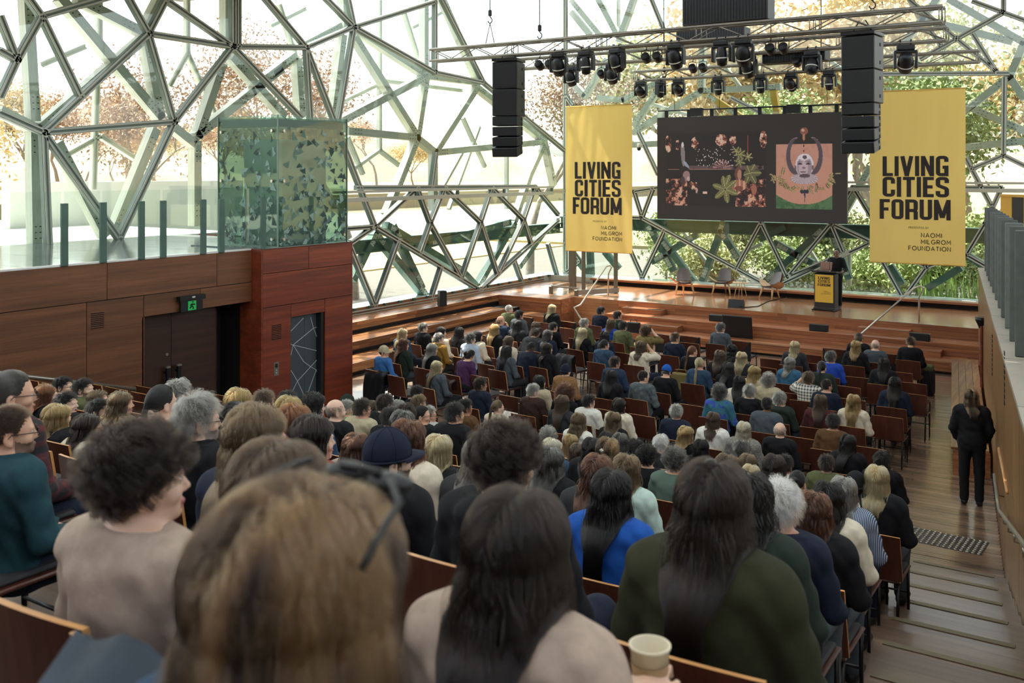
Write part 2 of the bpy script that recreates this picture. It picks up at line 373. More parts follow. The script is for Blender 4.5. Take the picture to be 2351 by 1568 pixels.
for a, b in ((yl0, ymid), (ymid, yl1-.12)): box('leaf', (XT-.16, XT-.12), (a+.004, b-.004), (-.1, ZL), M_LIFT, ld)
box('jamb', (XT-.2, XT-.0), (yl1-.11, yl1-.04), (-.1, ZL), M_DARK, ld)
E_LINE = M('pale inlay', '#c3ccca', .35, .2)
def inlay(pts, wd=.012):
    for (y0, z0), (y1, z1) in zip(pts[:-1], pts[1:]):
        a = Vector((XT-.118, y0, z0)); b = Vector((XT-.118, y1, z1)); d = b-a
        obox('inlay_line', (a+b)/2, (.004, d.length, wd), (math.atan2(d.z, d.y), 0, 0), E_LINE, ld)
def LP(px, py): return (yat(px, XT-.118), zat(px, py, XT-.118))
for ln in ([(668, 760), (697, 730)], [(668, 790), (673, 792), (720, 753), (738, 748)], [(713, 728), (720, 754), (735, 793)], [(673, 792), (668, 815)], [(673, 792), (735, 807)], [(673, 792), (697, 830), (713, 842), (726, 849), (733, 846)], [(713, 842), (735, 818)], [(726, 849), (705, 907)], [(726, 849), (735, 884)], [(668, 850), (683, 875), (700, 912)], [(683, 875), (668, 905)], [(683, 875), (713, 842)]):
    inlay([LP(*p) for p in ln])
cp = empty('lift_call_panel', (XT, yat(634, XT), zat(634, 862, XT)), label='steel lift call panel with buttons on the red timber tower', cat='call panel')
box('plate', (0, .008), (-.06, .06), (0, .25), M_INOX, cp)
for z in (.05, .10): obj('button', cyl_mesh('button', .012, .012, .006, 12), cp, [M_WHITE], (.008, 0, z), (0, math.pi/2, 0))
box('display', (.008, .010), (-.03, .03), (.15, .22), M_BLACK, cp)
# exit sign
es = empty('exit_sign', (XW+.02, yat(434), zat(434, 709)), label='black emergency exit sign with green running figure above the doors', cat='exit sign')
box('housing', (.0, .09), (-.27, .27), (.16, .24), M_BLACK, es)
box('face_box', (.01, .06), (-.23, .23), (-.03, .16), M_BLACK, es)
m, t, p = base('exit green'); p.inputs['Base Color'].default_value = lin('#1f9a4a'); p.inputs['Emission Color'].default_value = lin('#2fbf5e'); p.inputs['Emission Strength'].default_value = .12
box('green_panel', (.06, .064), (-.085, .085), (-.015, .145), m, es)
m2 = M('exit figure dark', '#06170d', .6)
def fig(pts, r=.011): obj('running_figure', tube_mesh('figure', [(.066, a, b) for a, b in pts], r, 6), es, [m2])
fig([(.005, .10), (-.005, .06), (.02, .035), (.015, .0)]); fig([(-.005, .06), (-.03, .04), (-.055, .025)]); fig([(.005, .095), (.04, .075), (.055, .09)]); fig([(.005, .095), (-.03, .085), (-.035, .06)])
obj('running_figure', lathe_mesh('figure_head', [(0.001, -.014), (.012, -.008), (.015, 0), (.012, .008), (.001, .014)], 10), es, [m2], (.066, .012, .125))
box('status_lamp', (.09, .095), (-.02, .04), (.20, .225), M_WHITE, es)
# balcony slab, edge, posts and glass
bl = struct('floor_balcony')
box('slab', (-18.6, XW-.02), (-6, yb-.05), (3.1, 3.42), M_CONC, bl)
for i in range(11):
    for j in range(4):
        box('stone_tile', (XW-.1-1.2*(j+1)+.006, XW-.1-1.2*j-.006), (1.2+i*1.2+.006, 2.4+i*1.2-.006), (3.42, 3.43), M_TILE, bl)
box('edge_trim', (XW-.1, XW+.0), (-6, 12.62), (3.42, 3.45), M_WHITE, bl)
box('tower_deck', (-15.6, XT), (ya, yb), (3.42, 3.452), M_TILE, bl)
POSTS = [(-92, 467), (60, 466), (146, 467), (235, 465), (323, 464), (373, 463), (465, 461), (507, 460)]
for i, (px, py) in enumerate(POSTS):
    if px == 60: continue
    o = obj('balustrade_post', rbox_mesh('balustrade_post', .05, .11, .96, .006, 1, (0, 0, .48)), None, [M_GREEN], (XW+.02, yat(px), 3.43))
    ords = ['outermost', '', 'third from the outer end of', 'fourth', 'fifth', 'sixth', 'seventh', 'eighth']
    tag(o, 'dark green steel balustrade post on the balcony edge, ' + ['nearest the camera', '', 'beside the first glass corner', 'two posts short of the paired posts', 'outer one of the close pair', 'inner one of the close pair', 'next but one to the lift box', 'just before the glass lift box'][i], 'post', 'balcony balustrade posts')
yq = yat(603, XT)
o = obj('balustrade_post', rbox_mesh('balustrade_post', .05, .11, .96, .006, 1, (0, 0, .48)), None, [M_GREEN], (XT-.02, yat(606, XT), 3.45)); tag(o, 'dark green steel balustrade post in front of the glass lift box', 'post', 'balcony balustrade posts')
gb = empty('glass_balustrade', (XW-.03, 6, 3.45), label='frameless clear glass balustrade along the balcony edge above the timber wall', cat='balustrade')
ys = [-1.5]+[yat(px) for px, _ in POSTS if px != 60]+[12.6]
for a, b in zip(ys[:-1], ys[1:]): box('pane', (-.006, .006), (a-6+.03, b-6-.03), (0.02, 1.12), G_CLEAR, gb)
# glass lift box
G_ETCH = GLASS('etched glass', (.52, .62, .58))
gx0, gx1, gy0, gy1, gz0, gz1 = -15.3, -13.65, 13.05, 14.95, 3.45, 5.95
gl = empty('glass_lift_shaft', ((gx0+gx1)/2, (gy0+gy1)/2, gz0), label='green glass lift enclosure etched with shard pattern on the timber tower', cat='lift shaft')
cx, cy = (gx0+gx1)/2, (gy0+gy1)/2
hx, hy_ = (gx1-gx0)/2, (gy1-gy0)/2
for nm, xx, yy_ in (('pane', (-hx, hx), (-hy_, -hy_+.02)), ('pane', (hx-.02, hx), (-hy_, hy_)), ('etched_pane', (-hx, hx), (hy_-.02, hy_)), ('etched_pane', (-hx, -hx+.02), (-hy_, hy_))):
    box(nm, xx, yy_, (0, 2.5), G_LIFT if nm == 'pane' else G_ETCH, gl)
box('roof_pane', (-hx, hx), (-hy_, hy_), (2.42, 2.45), G_LIFT, gl)
M_LFR = M('lift frame steel', '#6f8378', .4, .4)
for sx in (-1, 1):
    for sy in (-1, 1): box('corner_post', (sx*hx-.03, sx*hx+.03), (sy*hy_-.03, sy*hy_+.03), (0, 2.5), M_LFR, gl) if (sx, sy) == (-1, 1) else box('corner_bead', (sx*hx-.012, sx*hx+.012), (sy*hy_-.012, sy*hy_+.012), (0, 2.5), M_LFR, gl)
box('head_beam', (-hx+.05, hx-.05), (-hy_+.05, -hy_+.1), (2.28, 2.42), M_GREEN, gl); box('head_beam', (hx-.1, hx-.05), (-hy_+.05, hy_-.05), (2.28, 2.42), M_GREEN, gl)
box('lift_car', (-hx+.35, hx-.25), (-hy_+.35, hy_-.35), (0, 2.05), M('lift car steel', '#aab6ae', .35, .2), gl)
for z in (.15, 1.25, 2.2):
    for a in (-hy_+.12, hy_-.12): obj('glass_bolt', cyl_mesh('glass_bolt', .03, .03, .05, 12), gl, [M_INOX], (hx, a, z), (0, math.pi/2, 0))
    for a in (-hx+.12, hx-.12): obj('glass_bolt', cyl_mesh('glass_bolt', .03, .03, .05, 12), gl, [M_INOX], (a, -hy_, z), (math.pi/2, 0, 0))
M_SH1 = M('etched shard pale', '#87a096', .6); M_SH2 = M('etched shard dark', '#2e4741', .6); M_SH3 = M('etched shard mid', '#5a766b', .6)
v = []; f = []; mi = []
rr = random.Random(5)
def shard(face, u, z, s):
    a0 = rr.uniform(0, 6.28); pts = []
    for k in range(rr.choice((3, 3, 4))):
        a = a0+k*2.1+rr.uniform(-.5, .5); q = s*rr.uniform(.6, 1.15); uu, zz = u+q*math.cos(a), z+q*math.sin(a)
        uu = max(-.97, min(.97, uu)); zz = max(.02, min(2.25, zz))
        pts.append((uu*hx, -hy_-.004-rr.uniform(0, .004), zz) if face == 0 else (hx+.004+rr.uniform(0, .004), uu*hy_, zz))
    i = len(v); v.extend(pts); f.append(tuple(range(i, i+len(pts)))); mi.append(rr.choices((0, 1, 2), (.3, .35, .35))[0])
for face in (0, 1):
    for _ in range(240):
        z = 2.2*rr.random()**1.9; shard(face, rr.uniform(-.97, .97), z, rr.uniform(.05, .12))
o = obj('etched_shards', mesh('etched_shards', v, f, False, mi), gl, [M_SH1, M_SH2, M_SH3]); o['kind'] = 'stuff'
# ---- right side: splayed wall, ledge, fins, upper floor, ceiling and hidden walls
wr = struct('wall_right')
ya_, yb_ = -4.0, 27.0
def wtop(y): return 2.40+max(0, (26.7-y))*.012
cuts = [-4, 2, 6.2, 8.9, 10.4, 13.2, 15.2, 17.4, 20.2, 23.2, 25.2, 27.2]
for a, b in zip(cuts[:-1], cuts[1:]):
    zs = [-.1, 2.0+.045*(20-a), None]
    for i in range(2):
        v = []
        for yy, zz in ((a+.008, 0), (b-.008, 0), (b-.008, 1), (a+.008, 1)):
            zlo, zhi = (-.1, .9+.04*(26-yy)) if i == 0 else (.912+.04*(26-yy), wtop(yy))
            if zhi < zlo: zhi = zlo+.02
            z = zhi if zz else zlo
            v.append((WALLX(yy), yy, z))
        v += [(x+.06, y_, z) for x, y_, z in v]
        obj('panel', mesh('wall_panel', v, [(0, 3, 2, 1), (4, 5, 6, 7), (0, 1, 5, 4), (1, 2, 6, 5), (2, 3, 7, 6), (3, 0, 4, 7)]), wr, [W_RIGHT])
M_LEDG2 = M('pale stone ledge', '#a99f90', .35, 0, .08, 3)
for a, b in zip(cuts[:-1], cuts[1:]):
    v = [(WALLX(a)-.01, a+.01, wtop(a)), (WALLX(b)-.01, b-.01, wtop(b)), (WALLX(b)+1.3, b-.01, wtop(b)), (WALLX(a)+1.3, a+.01, wtop(a))]
    v += [(x, y_, z+.05) for x, y_, z in v]
    obj('ledge_stone', mesh('ledge_stone', v, [(3, 2, 1, 0), (4, 5, 6, 7), (0, 1, 5, 4), (1, 2, 6, 5), (2, 3, 7, 6), (3, 0, 4, 7)]), wr, [M_LEDG2])
box('core', (2.4, 2.9), (-5, 27.2), (-.1, 6.2), M_CONC, wr)
wb = struct('wall_rear'); box('face', (-22, 3), (-5.2, -5), (-.3, 7.2), M_CONC, wb)
ce = struct('ceiling'); m = bpy.data.materials.new('frosted skylight'); m.use_nodes = True; t = m.node_tree; t.nodes.clear(); o_ = N(t, 'ShaderNodeOutputMaterial'); b_ = N(t, 'ShaderNodeBsdfTranslucent'); b_.inputs[0].default_value = (.72, .76, .76, 1); t.links.new(b_.outputs[0], o_.inputs[0])
for y0, y1, sky in ((-5.2, .5, 0), (.5, 2.3, 1), (2.3, 6.0, 0), (6.0, 7.8, 1), (7.8, 12, 0), (12, 13.8, 1), (13.8, 17.5, 0)):
    if sky:
        for x0 in np.arange(-14.5, 1.4, 2.0): box('skylight_pane', (x0+.04, x0+1.96), (y0+.04, y1-.04), (9.6, 9.63), m, ce)
        box('lining', (-17.5, -14.5), (y0, y1), (9.5, 9.8), M_CEIL, ce); box('lining', (1.5, 3), (y0, y1), (9.5, 9.8), M_CEIL, ce)
        for x0 in np.arange(-14.5, 1.6, 2.0): box('skylight_bar', (x0-.04, x0+.04), (y0, y1), (9.5, 9.8), M_CEIL, ce)
    else: box('lining', (-17.5, 3), (y0, y1), (9.5, 9.8), M_CEIL, ce)
box('lining', (-22, -17.5), (-5.2, 17.5), (9.5, 9.8), M_CEIL, ce); box('lining', (-18.0, 4), (17.5, 33), (12.6, 12.9), M_CEIL, ce)  # unseen opaque sheets, shaped so the sun enters only through the left glazing
# raked platforms and aisle steps
rk = struct('floor_rake'); RISE, GO, Y1 = .26, 1.025, 12.345
def ZR(n): return RISE*n+.05*min(4, max(0, n-7))
for n in range(1, 14):
    yf = Y1-GO*(n-1); y0 = yf-GO-.3
    v = []
    for yy in (y0, yf):
        for x in (XW+.02, AISX(yy)):
            v += [(x, yy, ZR(n-1)-.1 if n > 1 else -.02), (x, yy, ZR(n))]
    obj('platform', mesh('platform', v, [(0, 2, 3, 1), (4, 5, 7, 6), (0, 1, 5, 4), (2, 6, 7, 3), (1, 3, 7, 5), (0, 4, 6, 2)]), rk, [W_STEP])
    for half in (0, 1):
        z = ZR(n)-((ZR(n)-ZR(n-1))/2 if half else 0); ys0 = yf-(0 if not half else -GO/2)
        if half and n == 1: pass
        xa, xb = AISX(ys0)+.0, WALLX(ys0)-.02
        vv = []
        for yy in (ys0-GO/2-.3, ys0):
            for x in (AISX(yy)+.004, WALLX(yy)-.02): vv += [(x, yy, z-.25), (x, yy, z)]
        if not (half and n == 1):
            obj('tread', mesh('aisle_tread', vv, [(0, 2, 3, 1), (4, 5, 7, 6), (0, 1, 5, 4), (2, 6, 7, 3), (1, 3, 7, 5), (0, 4, 6, 2)]), rk, [W_STEP])
    xa, xb = AISX(yf)+.12, WALLX(yf)-.14
    box('nosing', (xa, xb), (yf-.06, yf+.004), (ZR(n)-.012, ZR(n)+.006), M('bronze nosing', '#6b5f45', .45, .3), rk)
# tactile studs at the foot of the aisle
tc = empty('tactile_strip', (-2.25, 13.95, 0), label='strip of steel tactile studs on the floor at the foot of the aisle steps', cat='tactile strip')
stud = lathe_mesh('stud', [(.022, 0), (.022, .004), (.014, .010), (.001, .010)], 12, False)
box('base_plate', (-.56, .56), (-.27, .27), (0, .002), M('dark studs base', '#3a332e', .5), tc); tc.rotation_euler = (0, 0, -.06)
for i in range(16):
    for j in range(8): obj('stud', stud, tc, [M_INOX], (-.525+i*.07, -.24+j*.07, .002))
# ================================================================= glazed facade
def prism_mesh(name, prof, mi):
    """profile (y, z) pieces extruded along x from -.5 to .5; prof = list of (y0, y1, z0, z1)"""
    v = []; f = []; m = []
    for (y0, y1, z0, z1), k in zip(prof, mi):
        o = len(v)
        for x in (-.5, .5): v += [(x, y0, z0), (x, y1, z0), (x, y1, z1), (x, y0, z1)]
        f += [tuple(o+i for i in q) for q in ((0, 1, 2, 3), (7, 6, 5, 4), (0, 4, 5, 1), (1, 5, 6, 2), (2, 6, 7, 3), (3, 7, 4, 0))]; m += [k]*6
    return mesh(name, v, f, False, m)
# interior side is +y of the profile
MULL = prism_mesh('mullion', [(-.07, .05, -.07, .07), (.05, .075, -.062, -.024), (.05, .075, .024, .062)], [0, 1, 1])
M_MULL_D = M('mullion dark', '#6c7970', .5, .0)
TUBE = prism_mesh('strut', [(-.5, .5, -.5, .5)], [0])
PLATE = prism_mesh('bolt_plate', [(-.5, .5, -.5, .5)], [0])
def frame_on(plane, c, off):
    """to3d, and the inward normal"""
    if plane == 'L': return (lambda p, o=0: Vector((c-off-o, p[0], p[1]))), Vector((1, 0, 0)), (lambda px, py: (lambda q: (q.y, q.z))(atX(px, py, c-off)))
    return (lambda p, o=0: Vector((p[0], c+off+o, p[1]))), Vector((0, -1, 0)), (lambda px, py: (lambda q: (q.x, q.z))(atY(px, py, c+off)))
def bar(name, a, b, nrm, me, mats, par, w=1, d=1, ext=0):
    x = (b-a); L = x.length+ext; x.normalize(); y = nrm; z = x.cross(y).normalized(); y = z.cross(x)
    mat = Matrix((x, y, z)).transposed().to_4x4(); mat.translation = (a+b)/2
    o = obj(name, me, par, mats, own=True); o.matrix_basis = mat @ Matrix.Diagonal((L, d, w, 1)); return o
def planar_faces(segs, snap=.12):
    """split segments where they meet, drop loose ends, return the enclosed polygons"""
    S = [[np.array(a, float), np.array(b, float)] for a, b in segs]
    pts = []
    def pid(p):
        for i, q in enumerate(pts):
            if abs(q[0]-p[0]) < snap and abs(q[1]-p[1]) < snap: return i
        pts.append(p); return len(pts)-1
    for a, b in S: pid(a); pid(b)
    E = set()
    for i, (a, b) in enumerate(S):
        cuts = [(0., a), (1., b)]; d = b-a; L2 = d@d; L = math.sqrt(L2)
        if L < 1e-6: continue
        for j, (c, e) in enumerate(S):
            if i == j: continue
            for q in (c, e):
                t = (q-a)@d/L2
                if 0 < t < 1 and np.linalg.norm(a+t*d-q) < snap: cuts.append((t, q))
            r = e-c; den = d[0]*r[1]-d[1]*r[0]
            if abs(den) > 1e-9:
                t = ((c-a)[0]*r[1]-(c-a)[1]*r[0])/den; u = ((c-a)[0]*d[1]-(c-a)[1]*d[0])/den
                if 0 < t < 1 and 0 <= u <= 1: cuts.append((t, a+t*d))
        cuts.sort(key=lambda k: k[0]); ids = [pid(p) for _, p in cuts]
        for m, n in zip(ids[:-1], ids[1:]):
            if m != n: E.add((min(m, n), max(m, n)))
    while True:
        deg = {}
        for m, n in E: deg[m] = deg.get(m, 0)+1; deg[n] = deg.get(n, 0)+1
        E2 = {e for e in E if deg[e[0]] > 1 and deg[e[1]] > 1}
        if len(E2) == len(E): break
        E = E2
    adj = {}
    for m, n in E:
        adj.setdefault(m, []).append(n); adj.setdefault(n, []).append(m)
    for m in adj: adj[m].sort(key=lambda n: math.atan2(pts[n][1]-pts[m][1], pts[n][0]-pts[m][0]))
    seen = set(); out = []
    for m in adj:
        for n in adj[m]:
            if (m, n) in seen: continue
            loop = []; a, b = m, n
            while (a, b) not in seen and len(loop) < 80:
                seen.add((a, b)); loop.append(a); k = adj[b].index(a); a, b = b, adj[b][(k-1) % len(adj[b])]
            P = [pts[i] for i in loop]
            A = sum(P[i][0]*P[(i+1) % len(P)][1]-P[(i+1) % len(P)][0]*P[i][1] for i in range(len(P)))/2
            if A > .03 and len(set(loop)) == len(loop): out.append(P)
    return out
def px_segs(s):
    return [tuple(tuple(float(v) for v in p.split(',')) for p in e.split('-')) for e in s.split()]
F_L = px_segs('''95,38-38,138 38,138-0,221 38,138-0,117 95,38-68,0 95,38-227,0 95,38-184,221 340,77-297,0 340,77-380,0 380,0-534,107 340,77-534,107
534,107-534,0 546,107-546,0 534,107-702,109 702,109-611,0 340,77-399,280 534,107-399,280 340,77-99,304 99,304-399,280 99,304-0,260 99,304-111,569 99,304-273,548 399,280-273,548
534,107-690,270 702,109-712,275 702,109-860,520 702,109-812,62 812,62-751,0 812,62-799,0 812,62-998,4 998,0-998,166 812,62-998,166 998,166-1110,190 1110,190-1295,344 812,62-775,280
818,431-1228,428 860,520-957,431 957,431-987,512 987,512-1020,431 1020,431-1103,510 1103,510-1129,431 1129,431-1202,504 1202,504-1228,428 1228,428-1281,492
860,520-1101,666 860,520-806,556 795,525-860,520 987,512-963,581 987,512-1058,640 1103,510-1058,640 1103,510-1142,630 1202,504-1142,630 1202,504-1220,562 1281,505-1101,666 913,553-859,703 800,560-859,703 1012,612-989,685 1181,600-1199,651 1258,560-1281,640
1110,190-1014,0 990,430-1000,352 0,40-38,138''')
T_L = px_segs('''784,276-976,176 812,87-955,314 797,301-955,316 976,179-955,314 955,316-922,400 922,400-886,490 955,318-996,350 996,350-1090,204 976,174-1093,189 815,69-976,174 973,0-973,160 1090,199-1249,325 1000,350-1236,327 994,352-994,480 1249,327-1215,400 1215,400-1180,505 787,0-789,64 777,61-700,102 784,84-761,265 1014,0-1098,189
340,77-91,293 138,0-364,269 178,0-316,71 364,0-328,71 59,0-75,273 75,300-79,569 0,257-95,304 332,99-364,269 395,293-439,328 447,328-447,514 447,312-577,210 577,210-640,160 451,312-506,150 530,134-648,265 518,0-518,99 672,130-593,190 680,138-688,265 352,300-261,526 130,332-237,538
856,534-978,683 886,518-1056,620 1056,620-1090,656 1178,512-1093,660 981,561-1166,510 808,640-862,530 900,520-965,660 1255,520-1190,610 1249,330-1282,480''')
BEAM_L = px_segs('795,494-1281,486')
B_L = px_segs('''227,0-227,95 223,158-213,435 91,150-194,107 229,312-150,356 229,312-316,368 429,0-429,122 429,122-387,198 429,122-494,265 871,0-871,345 871,345-810,388 871,345-917,380 884,186-789,232 797,314-833,400 1062,270-1113,383 927,28-960,133 945,64-1024,23 1163,357-1163,480 884,186-1060,208 1060,350-1010,440 1100,290-1030,480 620,60-700,20 640,10-700,200''')
F_E = px_segs('''1474,500-1284,494 1474,500-1455,440 1474,500-1500,430 1474,500-1773,662 1525,529-1474,637 1440,560-1474,637 1748,511-1690,617 1748,511-1808,636 1909,513-1808,636 1808,636-1947,578 1773,662-2001,556 1909,513-1936,578 2001,556-2074,687 2128,612-2074,687 2262,513-2219,585 2219,585-2280,620 2219,585-2128,612 2262,513-2300,430 1958,429-1909,513 1958,429-2001,500 2016,170-2315,168 2088,0-2289,165 2306,180-2304,357 2304,357-2230,388 2304,357-2351,380 2218,364-2285,490
2234,3-2304,29 2304,29-2351,46 2304,29-2304,0 2304,29-2114,135 2234,80-2286,162 2133,67-2160,104 1496,0-1522,64 1257,160-1314,241 1466,306-1510,400 1680,225-1754,263 1330,600-1288,636 1290,540-1330,600 1455,440-1284,440
2001,556-2128,612 1958,429-2300,431 1510,431-1455,440 1909,513-2001,556''')
T_E = px_segs('''1456,304-1611,209 1611,209-1790,200 1611,209-1614,100 1433,230-1510,190 1458,288-1514,204 1376,225-1433,230 1343,222-1394,138 1313,0-1376,77 1290,0-1353,77 1376,0-1417,77 1455,0-1422,94 1453,333-1510,330 2320,174-2217,255 2320,174-2351,100 2181,0-2351,98 2117,45-2320,95 2151,0-2053,132 2217,338-2351,324 2234,250-2351,300 2320,180-2351,225
1487,513-1547,620 1520,549-1592,643 1663,509-1614,643 1895,522-1757,647 1780,558-1864,603 1913,536-1949,638 2204,616-2132,660 2045,612-2070,650 1998,384-1940,487 1391,580-1419,614 1313,580-1351,628 1354,560-1357,628 1598,540-1500,600 1802,522-1748,548 1285,160-1343,220 2262,612-2180,560 1700,600-1650,520''')
T_EY = px_segs('1620,215-1700,268 1775,200-1785,260 2092,0-2112,38')
BEAM_E = px_segs('1284,486-2300,497')
B_E = px_segs('1560,520-1620,600 1680,590-1750,560 1640,120-1700,200 1850,560-1900,640 1500,240-1700,300 1950,580-1950,660 1880,120-1960,180 2040,200-2040,300 1420,0-1420,80 1700,0-1760,60')
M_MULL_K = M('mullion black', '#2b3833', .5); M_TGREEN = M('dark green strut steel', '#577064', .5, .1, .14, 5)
def facade(name, plane, c, Fs, Ts, Bs, bounds, kindname):
    g = struct(name); to3, nrm, un = frame_on(plane, c, 0.)
    segs = [(un(*a), un(*b)) for a, b in Fs]
    (u0, u1), (z0, z1) = bounds
    def clip(seg):
        (a0, b0), (a1, b1) = seg
        t0, t1 = 0, 1
        for p, q in ((-(a1-a0), a0-u0), (a1-a0, u1-a0), (-(b1-b0), b0-z0), (b1-b0, z1-b0)):
            if p == 0:
                if q < 0: return None
                continue
            r = q/p
            if p < 0: t0 = max(t0, r)
            else: t1 = min(t1, r)
        return None if t0 >= t1 else ((a0+t0*(a1-a0), b0+t0*(b1-b0)), (a0+t1*(a1-a0), b0+t1*(b1-b0)))
    # frames that leave the top of the picture carry on up to the roof line
    def grow(seg):
        (a, b) = seg
        if b[1] > a[1] and b[1] > CAMZ+3.0 and b[1] > zt(b): k = (z1-a[1])/(b[1]-a[1]); return (a, (a[0]+(b[0]-a[0])*k, z1))
        return seg
    def zt(p):
        q = to3(p); d = -SN*q.x+CS*q.y; return CAMZ+(HY-3)/F_PX*d
    segs = [clip(grow(s)) for s in segs]; segs = [s for s in segs if s]
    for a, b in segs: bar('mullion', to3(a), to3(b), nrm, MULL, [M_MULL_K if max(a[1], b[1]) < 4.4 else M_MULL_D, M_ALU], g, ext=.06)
    rect = [((u0, z0), (u1, z0)), ((u1, z0), (u1, z1)), ((u1, z1), (u0, z1)), ((u0, z1), (u0, z0))]
    for P in planar_faces(segs+rect):
        v = [to3(p, .0) for p in P]+[to3(p, .012) for p in P]; n = len(P)
        fs = [tuple(range(n)), tuple(range(2*n-1, n-1, -1))]+[(i, n+i, n+(i+1) % n, (i+1) % n) for i in range(n)]
        me = mesh('pane', v, fs); obj('pane', me, g, [G_FAC])
    for a, b in rect: bar('edge_frame', to3(a), to3(b), nrm, MULL, [M_MULL_D, M_ALU], g)
    to3, nrm, un = frame_on(plane, c, .55)
    for Tset, mat in Ts:
        for a, b in Tset:
            pa, pb = un(*a), un(*b); s = clip(grow((pa, pb)))
            if not s: continue
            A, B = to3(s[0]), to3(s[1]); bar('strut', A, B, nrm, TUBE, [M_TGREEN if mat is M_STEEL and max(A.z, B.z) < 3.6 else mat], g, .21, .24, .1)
            if (B-A).length > 1.2:
                for P_, D_ in ((A, (B-A).normalized()), (B, (A-B).normalized())):
                    o = bar('bolt_plate', P_+D_*.12+nrm*.125, P_+D_*.5+nrm*.125, nrm, PLATE, [M_STEEL], g, .16, .02)
                    for k in (.2, .32, .44):
                        for sd in (-.05, .05):
                            pp = P_+D_*k+nrm*.14+D_.cross(nrm)*sd; obj('bolt', BOLT, g, [M_GASKET], pp)
    to3, nrm, un = frame_on(plane, c, 2.2)
    for a, b in Bs:
        s = clip(grow((un(*a), un(*b))))
        if s: bar('outer_mullion', to3(s[0]), to3(s[1]), nrm, MULL, [M_STEEL, M_ALU], g, .9, 1)
    return g
BOLT = lathe_mesh('bolt', [(.018, -.012), (.018, .008), (.001, .008)], 6, False)
M_YEL = M('yellow reflector steel', '#d2a83c', .5, .2)
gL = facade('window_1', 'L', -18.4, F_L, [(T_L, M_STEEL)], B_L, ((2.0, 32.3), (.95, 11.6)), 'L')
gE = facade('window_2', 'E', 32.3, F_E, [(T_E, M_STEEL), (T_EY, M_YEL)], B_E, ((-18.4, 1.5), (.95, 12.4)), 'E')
# horizontal walkway beam and handrail around the glazing
bm1 = struct('trim_7')
a, b = atX(795, 494, -18.9), atX(1285, 486, -18.9); zb = 2.62
def hbeam(a, b, nrm, h=.34, dpt=.28):
    for dz, hh, dd in ((0, h, .06), (h/2, .05, dpt), (-h/2, .05, dpt)): bar('beam', a+Vector((0, 0, dz)), b+Vector((0, 0, dz)), nrm, TUBE, [M_GREEN], bm1, hh, dd)
hbeam(Vector((-18.95, 15.5, 2.72)), Vector((-18.95, 32.8, 2.72)), Vector((1, 0, 0))); hbeam(Vector((-18.9, 32.85, 2.93)), Vector((-2.6, 32.85, 2.93)), Vector((0, -1, 0)), .4)
for dz in (.0, .22):
    pa, pb = atX(818, 431, -18.35), atX(1228, 428, -18.35); za = 4.10
    bar('handrail', Vector((-18.3, 19.5, za+dz)), Vector((-18.3, 31.2, za+dz)), Vector((1, 0, 0)), TUBE, [M_ALU], bm1, .07 if dz else .12, .07)
    bar('handrail', Vector((-14.4, 32.2, za+dz+.22)), Vector((-.8, 32.2, za+dz+.22)), Vector((0, -1, 0)), TUBE, [M_ALU], bm1, .07 if dz else .12, .07)
for y in (23.1, 25.2, 27.9, 31.1): box('rail_bracket', (-18.33, -18.27), (y-.05, y+.05), (4.1, 4.34), M_GREEN, bm1)
# ================================================================= outside
gd = struct('ground')
box('paving', (-52, 60), (-30, 60), (-.6, -.32), M('outside paving', '#625d53', .9, 0, .16, .4), gd)
box('river', (-100, -52), (-600, 900), (-1.5, -.9), M('river water', '#7a7059', .3, 0, .06, .3), gd)
box('far_bank', (-3000, -100), (-1500, 3000), (-1, 1.5), M('far bank grass', '#8f8060', .95, 0, .15, .2), gd)
box('park', (-52, 2500), (60, 3000), (-1, -.1), M('park ground', '#857d58', .95, 0, .15, .2), gd)
box('lawn', (-52, -34), (24, 60), (-.33, -.25), M('dry lawn', '#c2a367', .95, 0, .15, 2), gd)
hl_ = struct('hills'); hv = []; hf = []; rh = random.Random(4)
for i in range(61):
    a = math.radians(-20+i*3.2); R_ = 330; hh = 17+5*math.sin(i*.7)+4*math.sin(i*1.9)+rh.uniform(0, 3)
    c_ = Vector((-math.cos(a), math.sin(a), 0)); hv += [c_*R_+Vector((0, 0, -2)), c_*(R_+25)+Vector((0, 0, hh*.7)), c_*(R_+60)+Vector((0, 0, hh)), c_*(R_+140)+Vector((0, 0, -2))]
for i in range(60):
    for k in range(3): a = i*4+k; hf.append((a, a+4, a+5, a+1))
obj('wooded_ridge', mesh('wooded_ridge', hv, hf, True), hl_, [M('wooded ridge', '#8f8068', .95, 0, .3, .08)])
tr_ = struct('terrace'); box('deck', (-34, -18.9), (-6, 16.6), (3.0, 3.4), M_CONC, tr_)
box('parapet', (-26.2, -25.9), (-2, 14), (3.4, 4.25), M('perforated screen', '#8f9498', .6, .2, .1, 30), tr_); box('parapet_cap', (-26.3, -25.8), (-2, 14), (4.25, 4.35), M_SLATE, tr_)
box('white_wall', (-25, -24.6), (14.2, 22), (3.0, 4.6), M_WHITE, tr_)
